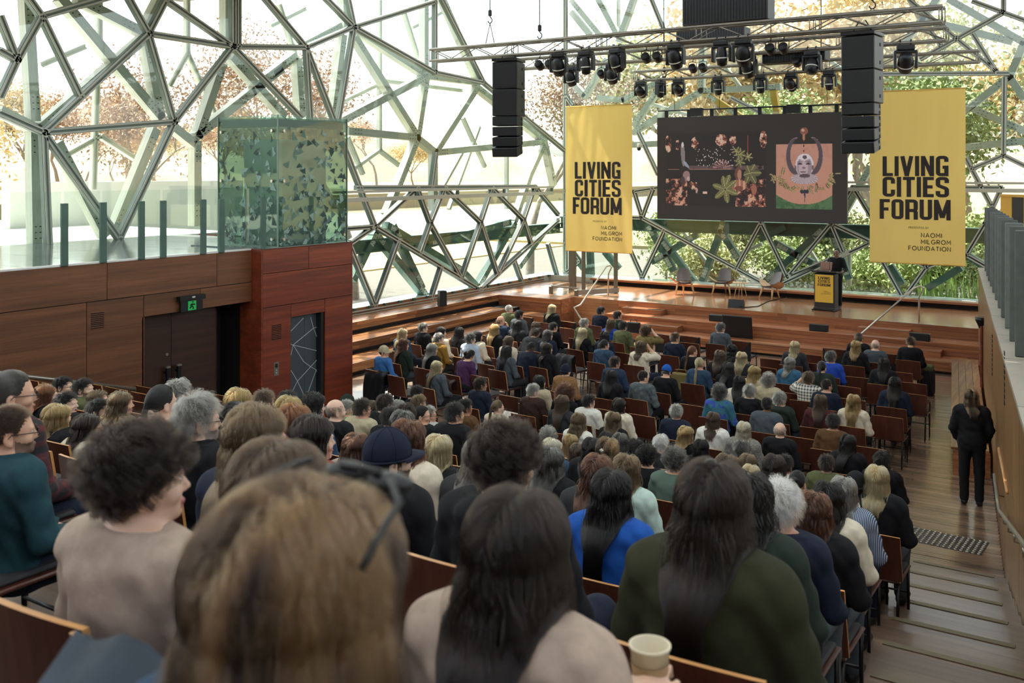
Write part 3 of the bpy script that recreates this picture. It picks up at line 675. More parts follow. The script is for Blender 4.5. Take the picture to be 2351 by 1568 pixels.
# trees: a crown of small leaf faces over a branching trunk
def branch_tree(name, seed, h, crown, nleaf, leaf, leafmat, trunkmat, spread=.55, bare=False, up=.35):
    r = random.Random(seed); bmv = []; bmf = []; tips = []
    def limb(p, d, L, rad, depth):
        segs = 3; pts = [p]; 
        for i in range(segs):
            d = (d+Vector((r.uniform(-.25, .25), r.uniform(-.25, .25), r.uniform(-.05, .22)))).normalized(); p = p+d*L/segs; pts.append(p)
        radii = [rad*(1-.45*i/segs) for i in range(segs+1)]
        me = tube_mesh('t', pts, rad, 5 if depth < 2 else 3, False, radii); o = len(bmv)
        bmv.extend([q.co.copy() for q in me.vertices]); bmf.extend([[o+i for i in f.vertices] for f in me.polygons]); bpy.data.meshes.remove(me)
        if depth >= (3 if not bare else 4): tips.append(p); return
        if depth >= 2: tips.append(p)
        for k in range(r.choice((2, 3, 3))):
            a = r.uniform(0, 6.28); nd = (d*.75+Vector((math.cos(a), math.sin(a), up))*spread*1.3).normalized(); limb(p, nd, L*r.uniform(.62, .82), rad*.55, depth+1)
    limb(Vector((0, 0, 0)), Vector((0, 0, 1)), h*.34, h*.022, 0)
    tm = mesh(name+'_trunk', bmv, bmf, True)
    v = []; f = []
    for i in range(nleaf):
        t = r.choice(tips); q = t+Vector((r.gauss(0, crown), r.gauss(0, crown), r.gauss(0, crown*.75))); s = leaf*r.uniform(.6, 1.4)
        a = Vector((r.uniform(-1, 1), r.uniform(-1, 1), r.uniform(-1, 1))).normalized(); b = a.cross(Vector((r.uniform(-1, 1), r.uniform(-1, 1), r.uniform(-1, 1)))).normalized()
        o = len(v); v += [q+a*s, q+b*s*.5, q-a*s, q-b*s*.5]; f.append((o, o+1, o+2, o+3))
    return tm, mesh(name+'_leaves', v, f)
M_BARK = M('pale bark', '#8d7a66', .9, 0, .2, 6); M_BARK2 = M('grey bark', '#8e8478', .9, 0, .2, 6)
def LEAF(name, c, rnd=.25):
    m = M(name, c, .7, 0, .25, .6, 0, 0, rnd); p = m.node_tree.nodes['Principled BSDF']; p.inputs['Subsurface Weight'].default_value = 0
    return m
L_PINK = LEAF('russet winter leaves', '#ab8b72'); L_GOLD = LEAF('golden leaves', '#c0aa80'); L_GREEN = LEAF('gum leaves', '#8f9d62'); L_OLIVE = LEAF('olive leaves', '#a9aa78'); L_DARK = LEAF('dark pine leaves', '#5f735d')
KINDS = {'bare': branch_tree('bare', 3, 11, .75, 5200, .085, None, None, .6, True), 'gold': branch_tree('gold', 5, 9, .9, 8000, .13, None, None, .6), 'gum': branch_tree('gum', 9, 13, 1.0, 9500, .15, None, None, .42, False, .6), 'bush': branch_tree('bush', 12, 2.5, .42, 6500, .075, None, None, 1.0, False, .15)}
def tree(kind, x, y, z, s, mat, label, group, rz):
    t = empty({'bush': 'shrub'}.get(kind, 'tree'), (x, y, z), rz, label, 'shrub' if kind == 'bush' else 'tree', group, scale=s)
    a, b = KINDS[kind]
    obj('trunk', a, t, [M_BARK if kind != 'bare' else M_BARK2], own=True); o = obj('foliage', b, t, [mat], own=True); o['kind'] = 'stuff'; return t
r = random.Random(11)
TREES = []
for i in range(16): TREES.append(('bare' if i % 3 else 'gold', -104-r.uniform(0, 25), 6+i*9+r.uniform(-3, 3), 1.4, r.uniform(.9, 1.35), L_PINK if i % 3 else L_GOLD))
TREES += [('gum', -128-r.uniform(0, 15), -4+i*8.5+r.uniform(-3, 3), 1.4, r.uniform(1.0, 1.3), L_PINK if i % 2 else L_GOLD) for i in range(18)]
TREES += [('gum', -30+i*5.2+r.uniform(-1.5, 1.5), 66+r.uniform(-3, 10), -.1, r.uniform(1.0, 1.4), L_GOLD if i % 2 else L_OLIVE) for i in range(9)]
NTH = ['first', 'second', 'third', 'fourth', 'fifth', 'sixth', 'seventh', 'eighth', 'ninth', 'tenth', 'eleventh', 'twelfth', 'thirteenth', 'fourteenth', 'fifteenth', 'sixteenth', 'seventeenth', 'eighteenth']
for i, (k, x, y, z, s, m) in enumerate(TREES):
    if i < 16: tree(k, x, y, z, s, m, ('russet leafless' if i % 3 else 'golden round')+' tree on the far river bank, '+NTH[i]+' from the balcony end', 'trees on the far river bank', r.uniform(0, 6))
    elif i < 34: tree(k, x, y, z, s, m, ('russet' if (i-16) % 2 else 'golden')+' gum tree in the hindmost far bank row, '+NTH[i-16]+' from the balcony end', 'gum trees behind the far bank row', r.uniform(0, 6))
    else: tree(k, x, y, z, s, m, 'tall pale '+('golden' if (i-34) % 2 else 'olive')+' gum tree in the park row, '+NTH[i-34]+' from the river end', 'gum trees in the park', r.uniform(0, 6))
for i, (x, y, s, k, m, lb) in enumerate([(-27, 30, .95, 'bare', L_PINK, 'bare pinkish tree close outside the glass behind the hanging speaker'), (-38, 36, 1.1, 'bare', L_PINK, 'taller bare russet tree outside the glazed corner'), (-30, 20, .8, 'bare', L_PINK, 'slim bare tree outside the glass behind the lift box'), (-44, 22, 1.0, 'gold', L_GOLD, 'round golden tree beyond the balcony parapet'), (-48, 13, 1.15, 'gold', L_OLIVE, 'spreading olive tree beyond the balcony, past the slanted struts'), (-46, 6, .9, 'gum', L_DARK, 'dark bluish conifer beyond the balcony edge'), (-26, 42, 1.0, 'bare', L_PINK, 'bare russet tree outside behind the narrower gap beside the first yellow banner'), (-17, 44, 1.15, 'gum', L_GOLD, 'tall golden gum tree behind the lighting rig above the screen'), (-10, 47, 1.2, 'gum', L_GOLD, 'tall yellow gum tree behind the screen and trusses'), (-4, 50, 1.0, 'gum', L_OLIVE, 'pale gum tree behind the larger yellow banner'), (4, 46, .8, 'gold', L_GOLD, 'golden tree outside beyond the larger yellow banner'), (-13, 41, .7, 'gum', L_GREEN, 'green gum tree outside behind the screen'), (-7, 40, .72, 'gum', L_GREEN, 'green gum tree outside behind the speaker at the lectern')]):
    tree(k, x, y, -.3, s, m, lb, 'trees close outside the glazing', r.uniform(0, 6))
for i, (x, y, s, m, lb) in enumerate([(-16.5, 38, .95, L_GREEN, 'green shrub outside the end glazing below the first banner'), (-14, 37, 1.0, L_OLIVE, 'olive shrub outside the end glazing behind the lounge chair nearest the platform lift'), (-11.5, 37.5, 1.05, L_GREEN, 'leafy shrub outside behind the middle lounge chair'), (-9, 37, .95, L_GREEN, 'green shrub outside behind the lounge chair nearest the lectern'), (-6.4, 36.5, 1.1, L_GREEN, 'green shrub outside behind the lectern'), (-4.2, 36, 1.0, L_OLIVE, 'olive shrub outside under the larger yellow banner'), (-2, 36, 1.1, L_GREEN, 'bright green shrub outside beside the splayed timber wall'), (-15.5, 42.5, 1.35, L_OLIVE, 'tall olive shrub in the second row outside, behind the lounge chair nearest the platform lift'), (-12, 43, 1.4, L_GREEN, 'tall green shrub in the second row outside, behind the middle lounge chair'), (-8.8, 42.5, 1.35, L_OLIVE, 'tall olive shrub in the second row outside, behind the lounge chair nearest the lectern'), (-5.6, 42, 1.4, L_GREEN, 'tall green shrub in the second row outside, behind the speaker'), (-2.4, 42, 1.4, L_OLIVE, 'tall olive shrub in the second row outside, under the larger banner'), (-19, 43, 1.35, L_GREEN, 'tall green shrub in the second row outside, near the glazed corner'), (-40, 30, .4, L_GOLD, 'low clipped golden hedge shrub outside by the river path'), (-37, 27, .4, L_GOLD, 'second low golden hedge shrub outside by the river path')]):
    tree('bush', x, y, -.3, s, m, lb, 'shrubs outside the glazing', r.uniform(0, 6))
# strap-leaf plants at the end glazing
v = []; f = []
for i in range(260):
    x, y_ = r.uniform(-6, -2.2), r.uniform(33.6, 34.6); a = r.uniform(0, 6.28); l = r.uniform(.8, 1.5); tip = Vector((x+.35*math.cos(a), y_+.35*math.sin(a), l+.3)); o = len(v)
    v += [(x-.03, y_, .2), (x+.03, y_, .2), (x+.2*math.cos(a)+.02, y_+.15*math.sin(a), .2+l*.7), tuple(tip)]; f += [(o, o+1, o+2), (o, o+2, o+3)]
tag(obj('strap_leaf_plants', mesh('strap_leaf_plants', v, f), None, [LEAF('strap leaf', '#7f9a4a')]), 'bed of tall strappy green leaves outside beneath the larger banner', 'plants', None, 'stuff')
box('planter_soil', (-8, 0), (33.2, 35), (-.3, .22), M('soil', '#6b5a44', .95), gd)
# ================================================================= rig: trusses, lamps, speakers, screen, banners
def truss(X0, X1, y, z, label, h=.29):
    t = empty('lighting_truss', (X0, y, z), label=label, cat='truss', group='lighting trusses over the stage')
    L = X1-X0
    for sy in (-h/2, h/2):
        for sz in (0, h): obj('chord', tube_mesh('chord', [(0, sy, sz), (L, sy, sz)], .034, 8), t, [M_TRUSS])
    parts = []
    n = int(L/.62)
    for i in range(n):
        x0, x1 = i*L/n, (i+1)*L/n
        for sy in (-h/2, h/2): parts.append((tube_mesh('d', [(x0, sy, 0 if i % 2 else h), (x1, sy, h if i % 2 else 0)], .014, 5), ID, 0))
        for sz in (0, h): parts.append((tube_mesh('d', [(x0, -h/2, sz), (x1, h/2, sz)], .012, 5), ID, 0))
    k = 0.
    while k <= L+.01:
        for dx in (-.06, .06):
            for sy in (-h/2, h/2): parts.append((tube_mesh('d', [(min(max(k+dx, 0), L), sy, 0), (min(max(k+dx, 0), L), sy, h)], .012, 5), ID, 0))
        k += L/5
    obj('bracing', join_meshes('bracing', parts), t, [M_TRUSS])['kind'] = 'stuff'; return t
M_TRUSS = M('truss aluminium', '#8d897c', .45, .6)
TA = truss(-15.3, -3.15, 20, 7.71, 'long aluminium truss nearest the audience, carrying the two speaker stacks')
TC = truss(-15.6, -3.7, 24, 7.86, 'middle aluminium truss carrying lamps behind the nearest truss')
TB = truss(-13.4, -3.55, 28, 7.74, 'shorter aluminium truss furthest back, above the screen')
def hang(name, x, y, z0, z1, label, r=.008):
    o = obj(name, tube_mesh(name, [(0, 0, 0), (0, 0, z1-z0)], r, 6), None, [M_BLACKM], (x, y, z0)); return tag(o, label, 'cable' if name != 'chain_hoist' else 'hoist', 'rigging cables')
def hoist(px, py_hook, y, ztop, label):
    p = atY(px, py_hook, y); h = empty('chain_hoist', p, label=label, cat='hoist', group='chain hoists on the trusses')
    obj('chain', tube_mesh('chain', [(0, 0, .2), (0, 0, 9.5-p.z)], .012, 6), h, [M_BLACKM])
    obj('hook_block', rbox_mesh('hook_block', .09, .07, .16, .02, 1, (0, 0, .16)), h, [M_BLACK])
    pts = [(.0, 0, .08)]+[(.06*math.sin(a), 0, -.02+.07*math.cos(a)) for a in np.linspace(0.3, 4.6, 9)]
    obj('hook', tube_mesh('hook', pts, .014, 6), h, [M_BLACKM])
    for s in (-.14, .14): obj('sling', tube_mesh('sling', [(0, 0, -.09), (s, 0, ztop-p.z)], .012, 6), h, [M_TRUSS])
hoist(1125, 45, 20, 8.0, 'chain hoist and hook on the near truss beside the smaller speaker stack'); hoist(1239, 80, 20, 8.0, 'chain hoist on the near truss one bay further in'); hoist(2003, 10, 20, 8.0, 'chain hoist above the larger-looking speaker stack'); hoist(1524, 115, 24, 8.15, 'small chain hoist on the middle truss'); hoist(1525, 172, 28, 8.03, 'tiny chain hoist on the furthest truss')
# moving head lamp, built once: clamps, base, yoke, head, lens
M_LENS = M('lamp lens', '#2b2f33', .08, .2); M_BAND = M('pale lens band', '#e2dfd2', .4)
def lamp_proto():
    r = empty('moving_head_lamp')
    for s in (-.1, .1):
        o = obj('clamp', tube_mesh('clamp', [(s, 0, -.06), (s, .05, .0), (s, .03, .05), (s, -.03, .05), (s, -.05, 0)], .014, 6), r, [M_BLACKM])
    obj('base', rbox_mesh('base', .34, .24, .11, .025, 2, (0, 0, -.11)), r, [M_BLACK])
    y = join_meshes('yoke', [(rbox_mesh('a', .05, .17, .34, .02, 2, (-.2, 0, -.36)), ID, 0), (rbox_mesh('a', .05, .17, .34, .02, 2, (.2, 0, -.36)), ID, 0), (rbox_mesh('a', .44, .17, .06, .02, 2, (0, 0, -.19)), ID, 0)])
    obj('yoke', y, r, [M_BLACK])
    prof = [(.02, -.20), (.13, -.17), (.155, -.05), (.15, .08), (.12, .20), (.06, .25), (.01, .255)]
    return r, prof
def lamp(px, py, y, ztr, tilt, s, label, pan=0, slim=False):
    """px is the lamp's pixel column on the plane y; hangs from the chord at ztr"""
    p = atY(px, py, y); r, prof = lamp_proto(); r.location = (p.x, y-.145, ztr); r.rotation_euler = (0, 0, math.radians(pan)); r.scale = (s,)*3
    tag(r, label, 'stage lamp', 'moving head lamps on the trusses')
    k = .8 if slim else 1.0
    h = obj('head', lathe_mesh('head', [(a*k, b*1.05) for a, b in prof], 20), r, [M_BLACK], (0, 0, -.42), (math.radians(tilt), 0, 0))
    obj('lens', lathe_mesh('lens', [(.118*k, -.176), (.09*k, -.20), (.04*k, -.212), (.001, -.214)], 18, False), h, [M_LENS])
    obj('lens_band', lathe_mesh('lens_band', [(.153*k, -.035), (.158*k, -.028), (.158*k, -.012), (.153*k, -.006)], 20, False), h, [M_BAND])
    return r
hl = ['first', 'second', 'third', 'fourth', 'fifth', 'sixth', 'seventh', 'eighth']
for i, (px, tilt, pan, s) in enumerate([(1290, 25, 10, .95), (1352, 6, 0, .95), (1423, 30, -15, .95), (1557, 32, 0, .95), (1663, 5, 0, .95), (1712, 35, 10, 1.0)]):
    lamp(px, 120, 20, 7.71, tilt, s, 'black moving head lamp under the nearest truss, '+hl[i]+' from the hanging speaker beside the balcony', pan, tilt < 10)
for i, (px, tilt, pan, s) in enumerate([(1317, 28, 0, .95), (1411, 34, 10, .95), (1722, 34, -10, 1.0), (1868, -18, 0, 1.0), (2082, 50, 15, 1.15)]):
    lamp(px, 160, 24, 7.86, tilt, s, 'black moving head lamp under the middle truss, '+hl[i]+' counted from the balcony end', pan)
for i, (px, tilt, pan) in enumerate([(1476, 62, 0), (1521, 5, 80), (1562, 62, 0), (1653, 6, 0), (1750, 8, 0), (1820, 60, 0), (1907, 4, 0)]):
    lamp(px, 205, 28, 7.74, tilt, .92, 'black moving head lamp under the furthest truss, '+hl[i]+' counted from the balcony end', pan, tilt < 10)
def par(px, y, ztr, label):
    p = atY(px, 100, y); r = empty('par_lamp', (p.x, y+.145, ztr), label=label, cat='stage lamp', group='small twin lamps on the trusses')
    for s in (-.14, .14):
        obj('clamp', tube_mesh('clamp', [(s, 0, -.1), (s, .05, .0), (s, -.03, .05), (s, -.05, 0)], .012, 6), r, [M_BLACKM])
        obj('yoke', tube_mesh('yoke', [(s-.11, 0, -.27), (s-.11, 0, -.12), (s, 0, -.09), (s+.11, 0, -.12), (s+.11, 0, -.27)], .010, 6), r, [M_BLACKM])
        obj('can', lathe_mesh('can', [(.06, -.10), (.10, -.09), (.10, .09), (.085, .1)], 14), r, [M_BLACK], (s, 0, -.27), (math.radians(60), 0, 0))
for px, y, z, lb in ((1243, 20, 7.71, 'twin small lamps under the nearest truss beside the balcony-side speaker'), (1490, 20, 7.71, 'twin small lamps under the nearest truss near its middle'), (1779, 20, 7.71, 'twin small lamps under the nearest truss below the black perforated box'), (1385, 24, 7.86, 'twin small lamps half hidden behind the second moving head'), (1597, 24, 7.86, 'twin small lamps under the middle truss at its centre'), (1838, 24, 7.86, 'twin small lamps under the middle truss before the low black panel')): par(px, y, z, lb)
# hanging speaker stacks
def stack(px, y, ztop, rz, label, w=.64, d=.62):
    p = atY(px, 200, y); r = empty('line_array_speaker', (p.x, y, ztop), math.radians(rz), label, 'speaker', 'hanging speaker stacks')
    obj('bumper_frame', rbox_mesh('bumper', w*1.02, d*1.1, .07, .01, 1, (0, 0, -.035)), r, [M_BLACKM])
    for s in (-.2, .2): obj('sling', tube_mesh('sling', [(s, 0, 0), (s*.3, 0, .25)], .012, 6), r, [M_BLACKM])
    z = -.08; sizes = [(.66, 0, d), (.66, 0, d), (.235, 0, d*.72), (.235, 3, d*.72), (.235, 7, d*.72), (.235, 12, d*.72), ]
    yb = 0.
    for h, a, dd in sizes:
        c = rbox_mesh('cabinet', w, dd, h-.012, .015, 1, (0, (dd-d)/2 if dd < d else 0, -h/2))
        o = obj('cabinet', c, r, [M_BLACK], (0, yb, z), (math.radians(a), 0, 0))
        obj('grille', rbox_mesh('grille', w*.9, .01, h*.86, .004, 1, (0, -(d/2)-.004, -h/2)), o, [M_GRILLE])
        for s in (-1, 1):
            obj('grip', rbox_mesh('grip', .012, .07, .07, .004, 1, (s*w/2, dd*.2-.05, -h*.25)), o, [M_DARK]); obj('grip', rbox_mesh('grip', .012, .07, .07, .004, 1, (s*w/2, dd*.2-.05, -h*.78)), o, [M_DARK])
        z -= h*math.cos(math.radians(a)); yb -= h*math.sin(math.radians(a))*.9
    return r
M_GRILLE = M('speaker grille', '#16171a', .7, 0, .1, 60)
stack(1168, 20, 7.62, 14, 'black hanging speaker stack with curved lower boxes, at the balcony end of the near truss')
stack(1980, 20, 7.62, -4, 'black hanging speaker stack overlapping the larger yellow banner')
# perforated black boxes above the trusses
def perf(px0, px1, y, z0, z1, tilt, label):
    a, b = atY(px0, 50, y), atY(px1, 50, y); r = empty('perforated_box', ((a.x+b.x)/2, y, z0), label=label, cat='equipment box', group='perforated boxes over the trusses')
    w_ = abs(b.x-a.x); body = rbox_mesh('casing', w_, .5, z1-z0, .02, 1, (0, 0, (z1-z0)/2)); o = obj('casing', body, r, [M_BLACK]); r.rotation_euler = (math.radians(tilt), 0, 0)
    for i in range(int(w_/.07)): obj('louvre', CUBE, r, [M_BLACKM], (-w_/2+.06+i*.07, -.255, (z1-z0)/2), scale=(.03, .012, (z1-z0)*.86), own=True)
    for s in (-.4, .4): obj('hanger', tube_mesh('hanger', [(s*w_, 0, z1-z0), (s*w_, 0, 9.6-z0)], .012, 6), r, [M_BLACKM])
perf(1576, 1771, 20.6, 8.12, 8.72, 0, 'large perforated black box hanging above the nearest truss')
perf(1560, 1716, 24.5, 8.25, 8.62, 0, 'black louvred box behind the nearest truss, partly hidden'); perf(1756, 1900, 24.5, 7.62, 7.95, 0, 'low black perforated panel behind the middle truss')
# ---- LED screen
SW0, SW1, SZ0, SZ1, SY = -13.12, -7.16, 3.36, 6.62, 29.0
sw, sh = SW1-SW0, SZ1-SZ0
sc = empty('led_screen', ((SW0+SW1)/2, SY, SZ0), label='large dark hanging screen showing two framed pictures above the stage', cat='screen')
box('cabinet', (-sw/2, sw/2), (.012, .12), (0, sh), M_BLACK, sc)
obj('hanging_bar', tube_mesh('bar', [(-sw/2, .05, sh+.22), (sw/2, .05, sh+.22)], .025, 8), sc, [M_BLACKM])
for i in range(8): obj('bracket', rbox_mesh('bracket', .12, .05, .2, .01, 1, (-sw/2+.3+i*(sw-.6)/7, .05, sh+.1)), sc, [M_BLACKM])
for x in (-1.65, 1.42): obj('power_box', rbox_mesh('power_box', .42, .12, .26, .01, 1, (x, .05, sh+.14)), sc, [M_BLACK])
for x in (-2.4, -.9, .5, 2.4): obj('hanging_wire', tube_mesh('wire', [(x, .05, sh+.2), (x, .05, sh+1.4)], .008, 5), sc, [M_BLACKM])
# picture painted into a grid of coloured cells
NX, NY = 330, 181
uu, vv = np.meshgrid((np.arange(NX)+.5)/NX, (np.arange(NY)+.5)/NY, indexing='ij')     # v up
ax_, ay_ = 40/2351, 0
ux = (uu*2212+40); vy = 100+(1-vv)*1245     # the photograph's crop coordinates, squared up
img = np.zeros((NX, NY, 3)); img[:] = np.array(lin('#2b2421')[:3])
def vnoise(x, y, s, seed):
    rg = np.random.default_rng(seed); g = rg.random((64, 64)); x = x/s; y = y/s; xi = np.floor(x).astype(int); yi = np.floor(y).astype(int); fx = x-xi; fy = y-yi; fx = fx*fx*(3-2*fx); fy = fy*fy*(3-2*fy)
    return (g[xi % 64, yi % 64]*(1-fx)+g[(xi+1) % 64, yi % 64]*fx)*(1-fy)+(g[xi % 64, (yi+1) % 64]*(1-fx)+g[(xi+1) % 64, (yi+1) % 64]*fx)*fy
def paint(mask, c, a=1.): img[mask] = img[mask]*(1-a)+np.array(lin(c)[:3])*a
def elp(cx_, cy_, rx, ry, ang=0):
    a = math.radians(ang); dx, dy = ux-cx_, vy-cy_; X = dx*math.cos(a)+dy*math.sin(a); Y = -dx*math.sin(a)+dy*math.cos(a); return (X/rx)**2+(Y/ry)**2 < 1
nz = .55*vnoise(ux, vy, 42, 1)+.3*vnoise(ux, vy, 18, 2)+.25*vnoise(ux, vy, 9, 3)
p1 = (ux > 152) & (ux < 1368) & (vy > 290) & (vy < 1170)
paint(p1, '#211a19')
low = p1 & (vy > 850) & ((ux < 420) | (ux > 1010)); paint(low & (nz > .50), '#5a2f28'); paint(low & (nz > .60), '#a4604a'); paint(low & (nz > .70), '#d7a488')
for cx_, cy_, rx, ry in ((185, 420, 40, 110), (515, 420, 45, 70), (840, 390, 70, 70), (980, 390, 40, 60), (1335, 390, 40, 100), (500, 930, 60, 50), (300, 440, 30, 60)):
    m_ = elp(cx_, cy_, rx, ry); paint(m_ & (nz > .45), '#8c4d3c'); paint(m_ & (nz > .62), '#e0b9a0')
m_ = (np.abs(vy-715) < 26) & (ux > 430) & (ux < 1340); paint(m_ & (nz > .42), '#6d5350', .8); paint((np.abs(vy-735) < 5) & (ux > 180) & (ux < 960), '#b98770', .7)
ang_ = np.arctan2(vy-720, ux-850); rad_ = np.hypot(ux-850, vy-720); paint((rad_ < 105) & (vy < 725) & (np.sin(ang_*16) > .1), '#c08a84', .8)
paint(elp(370, 560, 26, 150, -4), '#8a7b7a'); paint(elp(365, 440, 14, 34), '#d9cfcf'); paint(elp(410, 680, 18, 60, -35), '#9aa0a8')
for i in range(60):
    q = random.Random(i); paint(elp(q.uniform(520, 1000), q.uniform(470, 700), 5, 6), '#e8dcd8')
paint(elp(385, 760, 70, 60), '#2a1f1e'); paint(elp(412, 815, 46, 62, 10), '#9a7a76'); paint(elp(438, 850, 20, 30), '#c7a8a2'); paint(elp(365, 870, 30, 50), '#4a3836')
paint(elp(1045, 790, 44, 82), '#6e4437'); paint(elp(1058, 800, 24, 60), '#b07d66'); paint(elp(1045, 925, 98, 66), '#a36a55'); paint(elp(1045, 925, 98, 66) & (np.sin(ux*.12) > .3), '#d29c80'); paint(elp(1050, 960, 50, 30), '#7c4636')
def leaf(cx_, cy_, L, Wd, a, c='#6f6a42'):
    m_ = elp(cx_, cy_, L, Wd, a); paint(m_, c); aa = math.radians(a); Y = -(ux-cx_)*math.sin(aa)+(vy-cy_)*math.cos(aa); X = (ux-cx_)*math.cos(aa)+(vy-cy_)*math.sin(aa)
    paint(m_ & (np.sin(X*.22+np.abs(Y)*.12) > .35), '#5d5a35', .6); paint(m_ & (np.abs(Y) < 3), '#c9bf86', .8)
for a in range(0, 360, 60): leaf(890+85*math.cos(math.radians(a+20)), 975+85*math.sin(math.radians(a+20)), 75, 34, a+20, '#7d7648')
leaf(920, 860, 65, 30, -70, '#7d7648')
for cx_, cy_, s_, n_ in ((1065, 560, 55, 7), (1160, 590, 40, 6), (1060, 650, 48, 6), (1020, 520, 40, 5)):
    for k in range(n_):
        a = k*360/n_+15; leaf(cx_+s_*.7*math.cos(math.radians(a)), cy_+s_*.7*math.sin(math.radians(a)), s_*.7, s_*.3, a, '#5f5a36')
for a, L in ((-60, 75), (0, 85), (60, 90), (110, 80), (-110, 60), (160, 50)): leaf(1180+L*.8*math.cos(math.radians(a)), 780+L*.8*math.sin(math.radians(a)), L*.75, 36, a, '#686240')
paint((np.abs(ux-1155) < 5) & (vy > 340) & (vy < 540), '#a8543c')
paint((ux > 618) & (ux < 670) & (vy > 1000) & (vy < 1032), '#e2c0ac'); paint((ux > 330) & (ux < 352) & (vy > 975) & (vy < 1025), '#d3ab98'); paint(elp(540, 990, 14, 34), '#c79f90'); paint(elp(1228, 970, 32, 60), '#a4634e')
p2 = (ux > 1482) & (ux < 2098) & (vy > 452) & (vy < 1190)
paint(p2, '#c48d7a'); paint(p2 & (nz > .62), '#b87d69', .5); paint(p2 & (vy > 640) & (nz > .3), '#c98e72', .6); paint(p2 & ((vy-(1135-((ux-1790)/310)**2*110)) > 0), '#54734a'); paint(p2 & ((vy-(1135-((ux-1790)/310)**2*110)) > 0) & (nz > .6), '#41603c')
for sgn, cx_ in ((1, 1690), (-1, 1900)):
    o_ = elp(cx_+20*sgn, 590, 118, 215); i_ = elp(cx_+62*sgn, 570, 112, 195); m_ = o_ & ~i_ & ((ux-cx_)*sgn < 30)
    paint(m_, '#8d7a80'); paint(m_ & elp(cx_+6*sgn, 590, 100, 205), '#4a3d42', .85)
paint(elp(1792, 305, 44, 42), '#8a5340'); paint(elp(1790, 370, 14, 40), '#b8795f'); paint(elp(1780, 295, 18, 16), '#c9a090')
for cy_ in (420, 470, 530): paint(elp(1790, cy_, 9, 14), '#5a2f26')
paint(elp(1798, 845, 150, 62), '#c7b3b8'); paint(elp(1798, 845, 150, 62) & (np.sin(np.arctan2(vy-800, ux-1798)*34) > .2), '#98868d')
paint(elp(1798, 690, 100, 132), '#d8cdd2'); paint(elp(1797, 712, 84, 122), '#a1898f'); paint(elp(1785, 720, 52, 100), '#c0aab0'); paint(elp(1797, 600, 66, 34), '#dcd2d6')
for x in (1748, 1835): paint(elp(x, 675, 26, 9), '#3a2c30'); paint(elp(x, 655, 30, 5), '#5a484d')
paint(elp(1790, 720, 20, 12), '#8a7076'); paint(elp(1783, 765, 34, 8), '#6d5257'); paint(elp(1800, 810, 60, 22), '#5d4a4f'); paint(elp(1800, 600, 24, 22), '#5a484e')
for x in (1698, 1888): paint(elp(x, 720, 12, 30), '#7a6268')
q = random.Random(8)
for i in range(46):
    t_ = q.uniform(0, math.pi); x = 1798+(300+q.uniform(-40, 60))*math.cos(t_)*1.05; y_ = 800+150*math.sin(t_)*1.1+q.uniform(-30, 30); leaf(x, y_, q.uniform(22, 40), q.uniform(9, 15), q.uniform(0, 180), q.choice(('#8d6a4a', '#a5835c', '#6f4f38')))
leaf(1560, 755, 50, 22, -75, '#9a7a58')
paint(elp(1770, 990, 22, 22) | elp(1825, 990, 22, 22) | elp(1798, 985, 26, 16), '#2b2c3a'); paint((np.abs(ux-1800) < 9-(vy-1000)*.05) & (vy > 1000) & (vy < 1110), '#39394a')
xs_ = np.linspace(-sw/2, sw/2, NX+1); zs_ = np.linspace(0, sh, NY+1)
V = np.zeros((NX+1, NY+1, 3)); V[..., 0] = xs_[:, None]; V[..., 2] = zs_[None, :]; V[..., 1] = 0
I = np.arange((NX+1)*(NY+1)).reshape(NX+1, NY+1)
Fq = np.stack([I[:-1, :-1], I[1:, :-1], I[1:, 1:], I[:-1, 1:]], -1).reshape(-1, 4)
me = bpy.data.meshes.new('screen_picture'); me.from_pydata(V.reshape(-1, 3).tolist(), [], Fq.tolist())
ca = me.color_attributes.new('picture', 'FLOAT_COLOR', 'CORNER'); cc = np.ones((NX*NY, 4, 4)); cc[..., :3] = img.reshape(-1, 1, 3); ca.data.foreach_set('color', cc.ravel())
m, t, p = base('screen light'); a_ = N(t, 'ShaderNodeVertexColor', layer_name='picture'); p.inputs['Base Color'].default_value = (.01, .01, .01, 1); p.inputs['Roughness'].default_value = .6
t.links.new(a_.outputs['Color'], p.inputs['Emission Color']); p.inputs['Emission Strength'].default_value = .42
obj('picture', me, sc, [m])
# ---- banners
M_BAN = M('yellow banner cloth', '#e3bf66', .75); M_INK = M('banner ink', '#2c2320', .8)
pb = M_BAN.node_tree.nodes['Principled BSDF']
tb = M_BAN.node_tree; trn = N(tb, 'ShaderNodeBsdfTranslucent'); trn.inputs[0].default_value = lin('#e6c878'); mxs = N(tb, 'ShaderNodeMixShader'); mxs.inputs[0].default_value = .35
out = [n for n in tb.nodes if n.type == 'OUTPUT_MATERIAL'][0]; tb.links.new(pb.outputs[0], mxs.inputs[1]); tb.links.new(trn.outputs[0], mxs.inputs[2]); tb.links.new(mxs.outputs[0], out.inputs[0])
def text_mesh(s, size, bold=0, xs=1.0):
    cu = bpy.data.curves.new('lettering', 'FONT'); cu.body = s; cu.size = size; cu.offset = bold; cu.space_character = 1.12; cu.resolution_u = 3
    o = bpy.data.objects.new('tmp', cu); COL.objects.link(o); dg = bpy.context.evaluated_depsgraph_get(); me = bpy.data.meshes.new_from_object(o.evaluated_get(dg)); bpy.data.objects.remove(o); bpy.data.curves.remove(cu)
    me.name = 'lettering'; return me
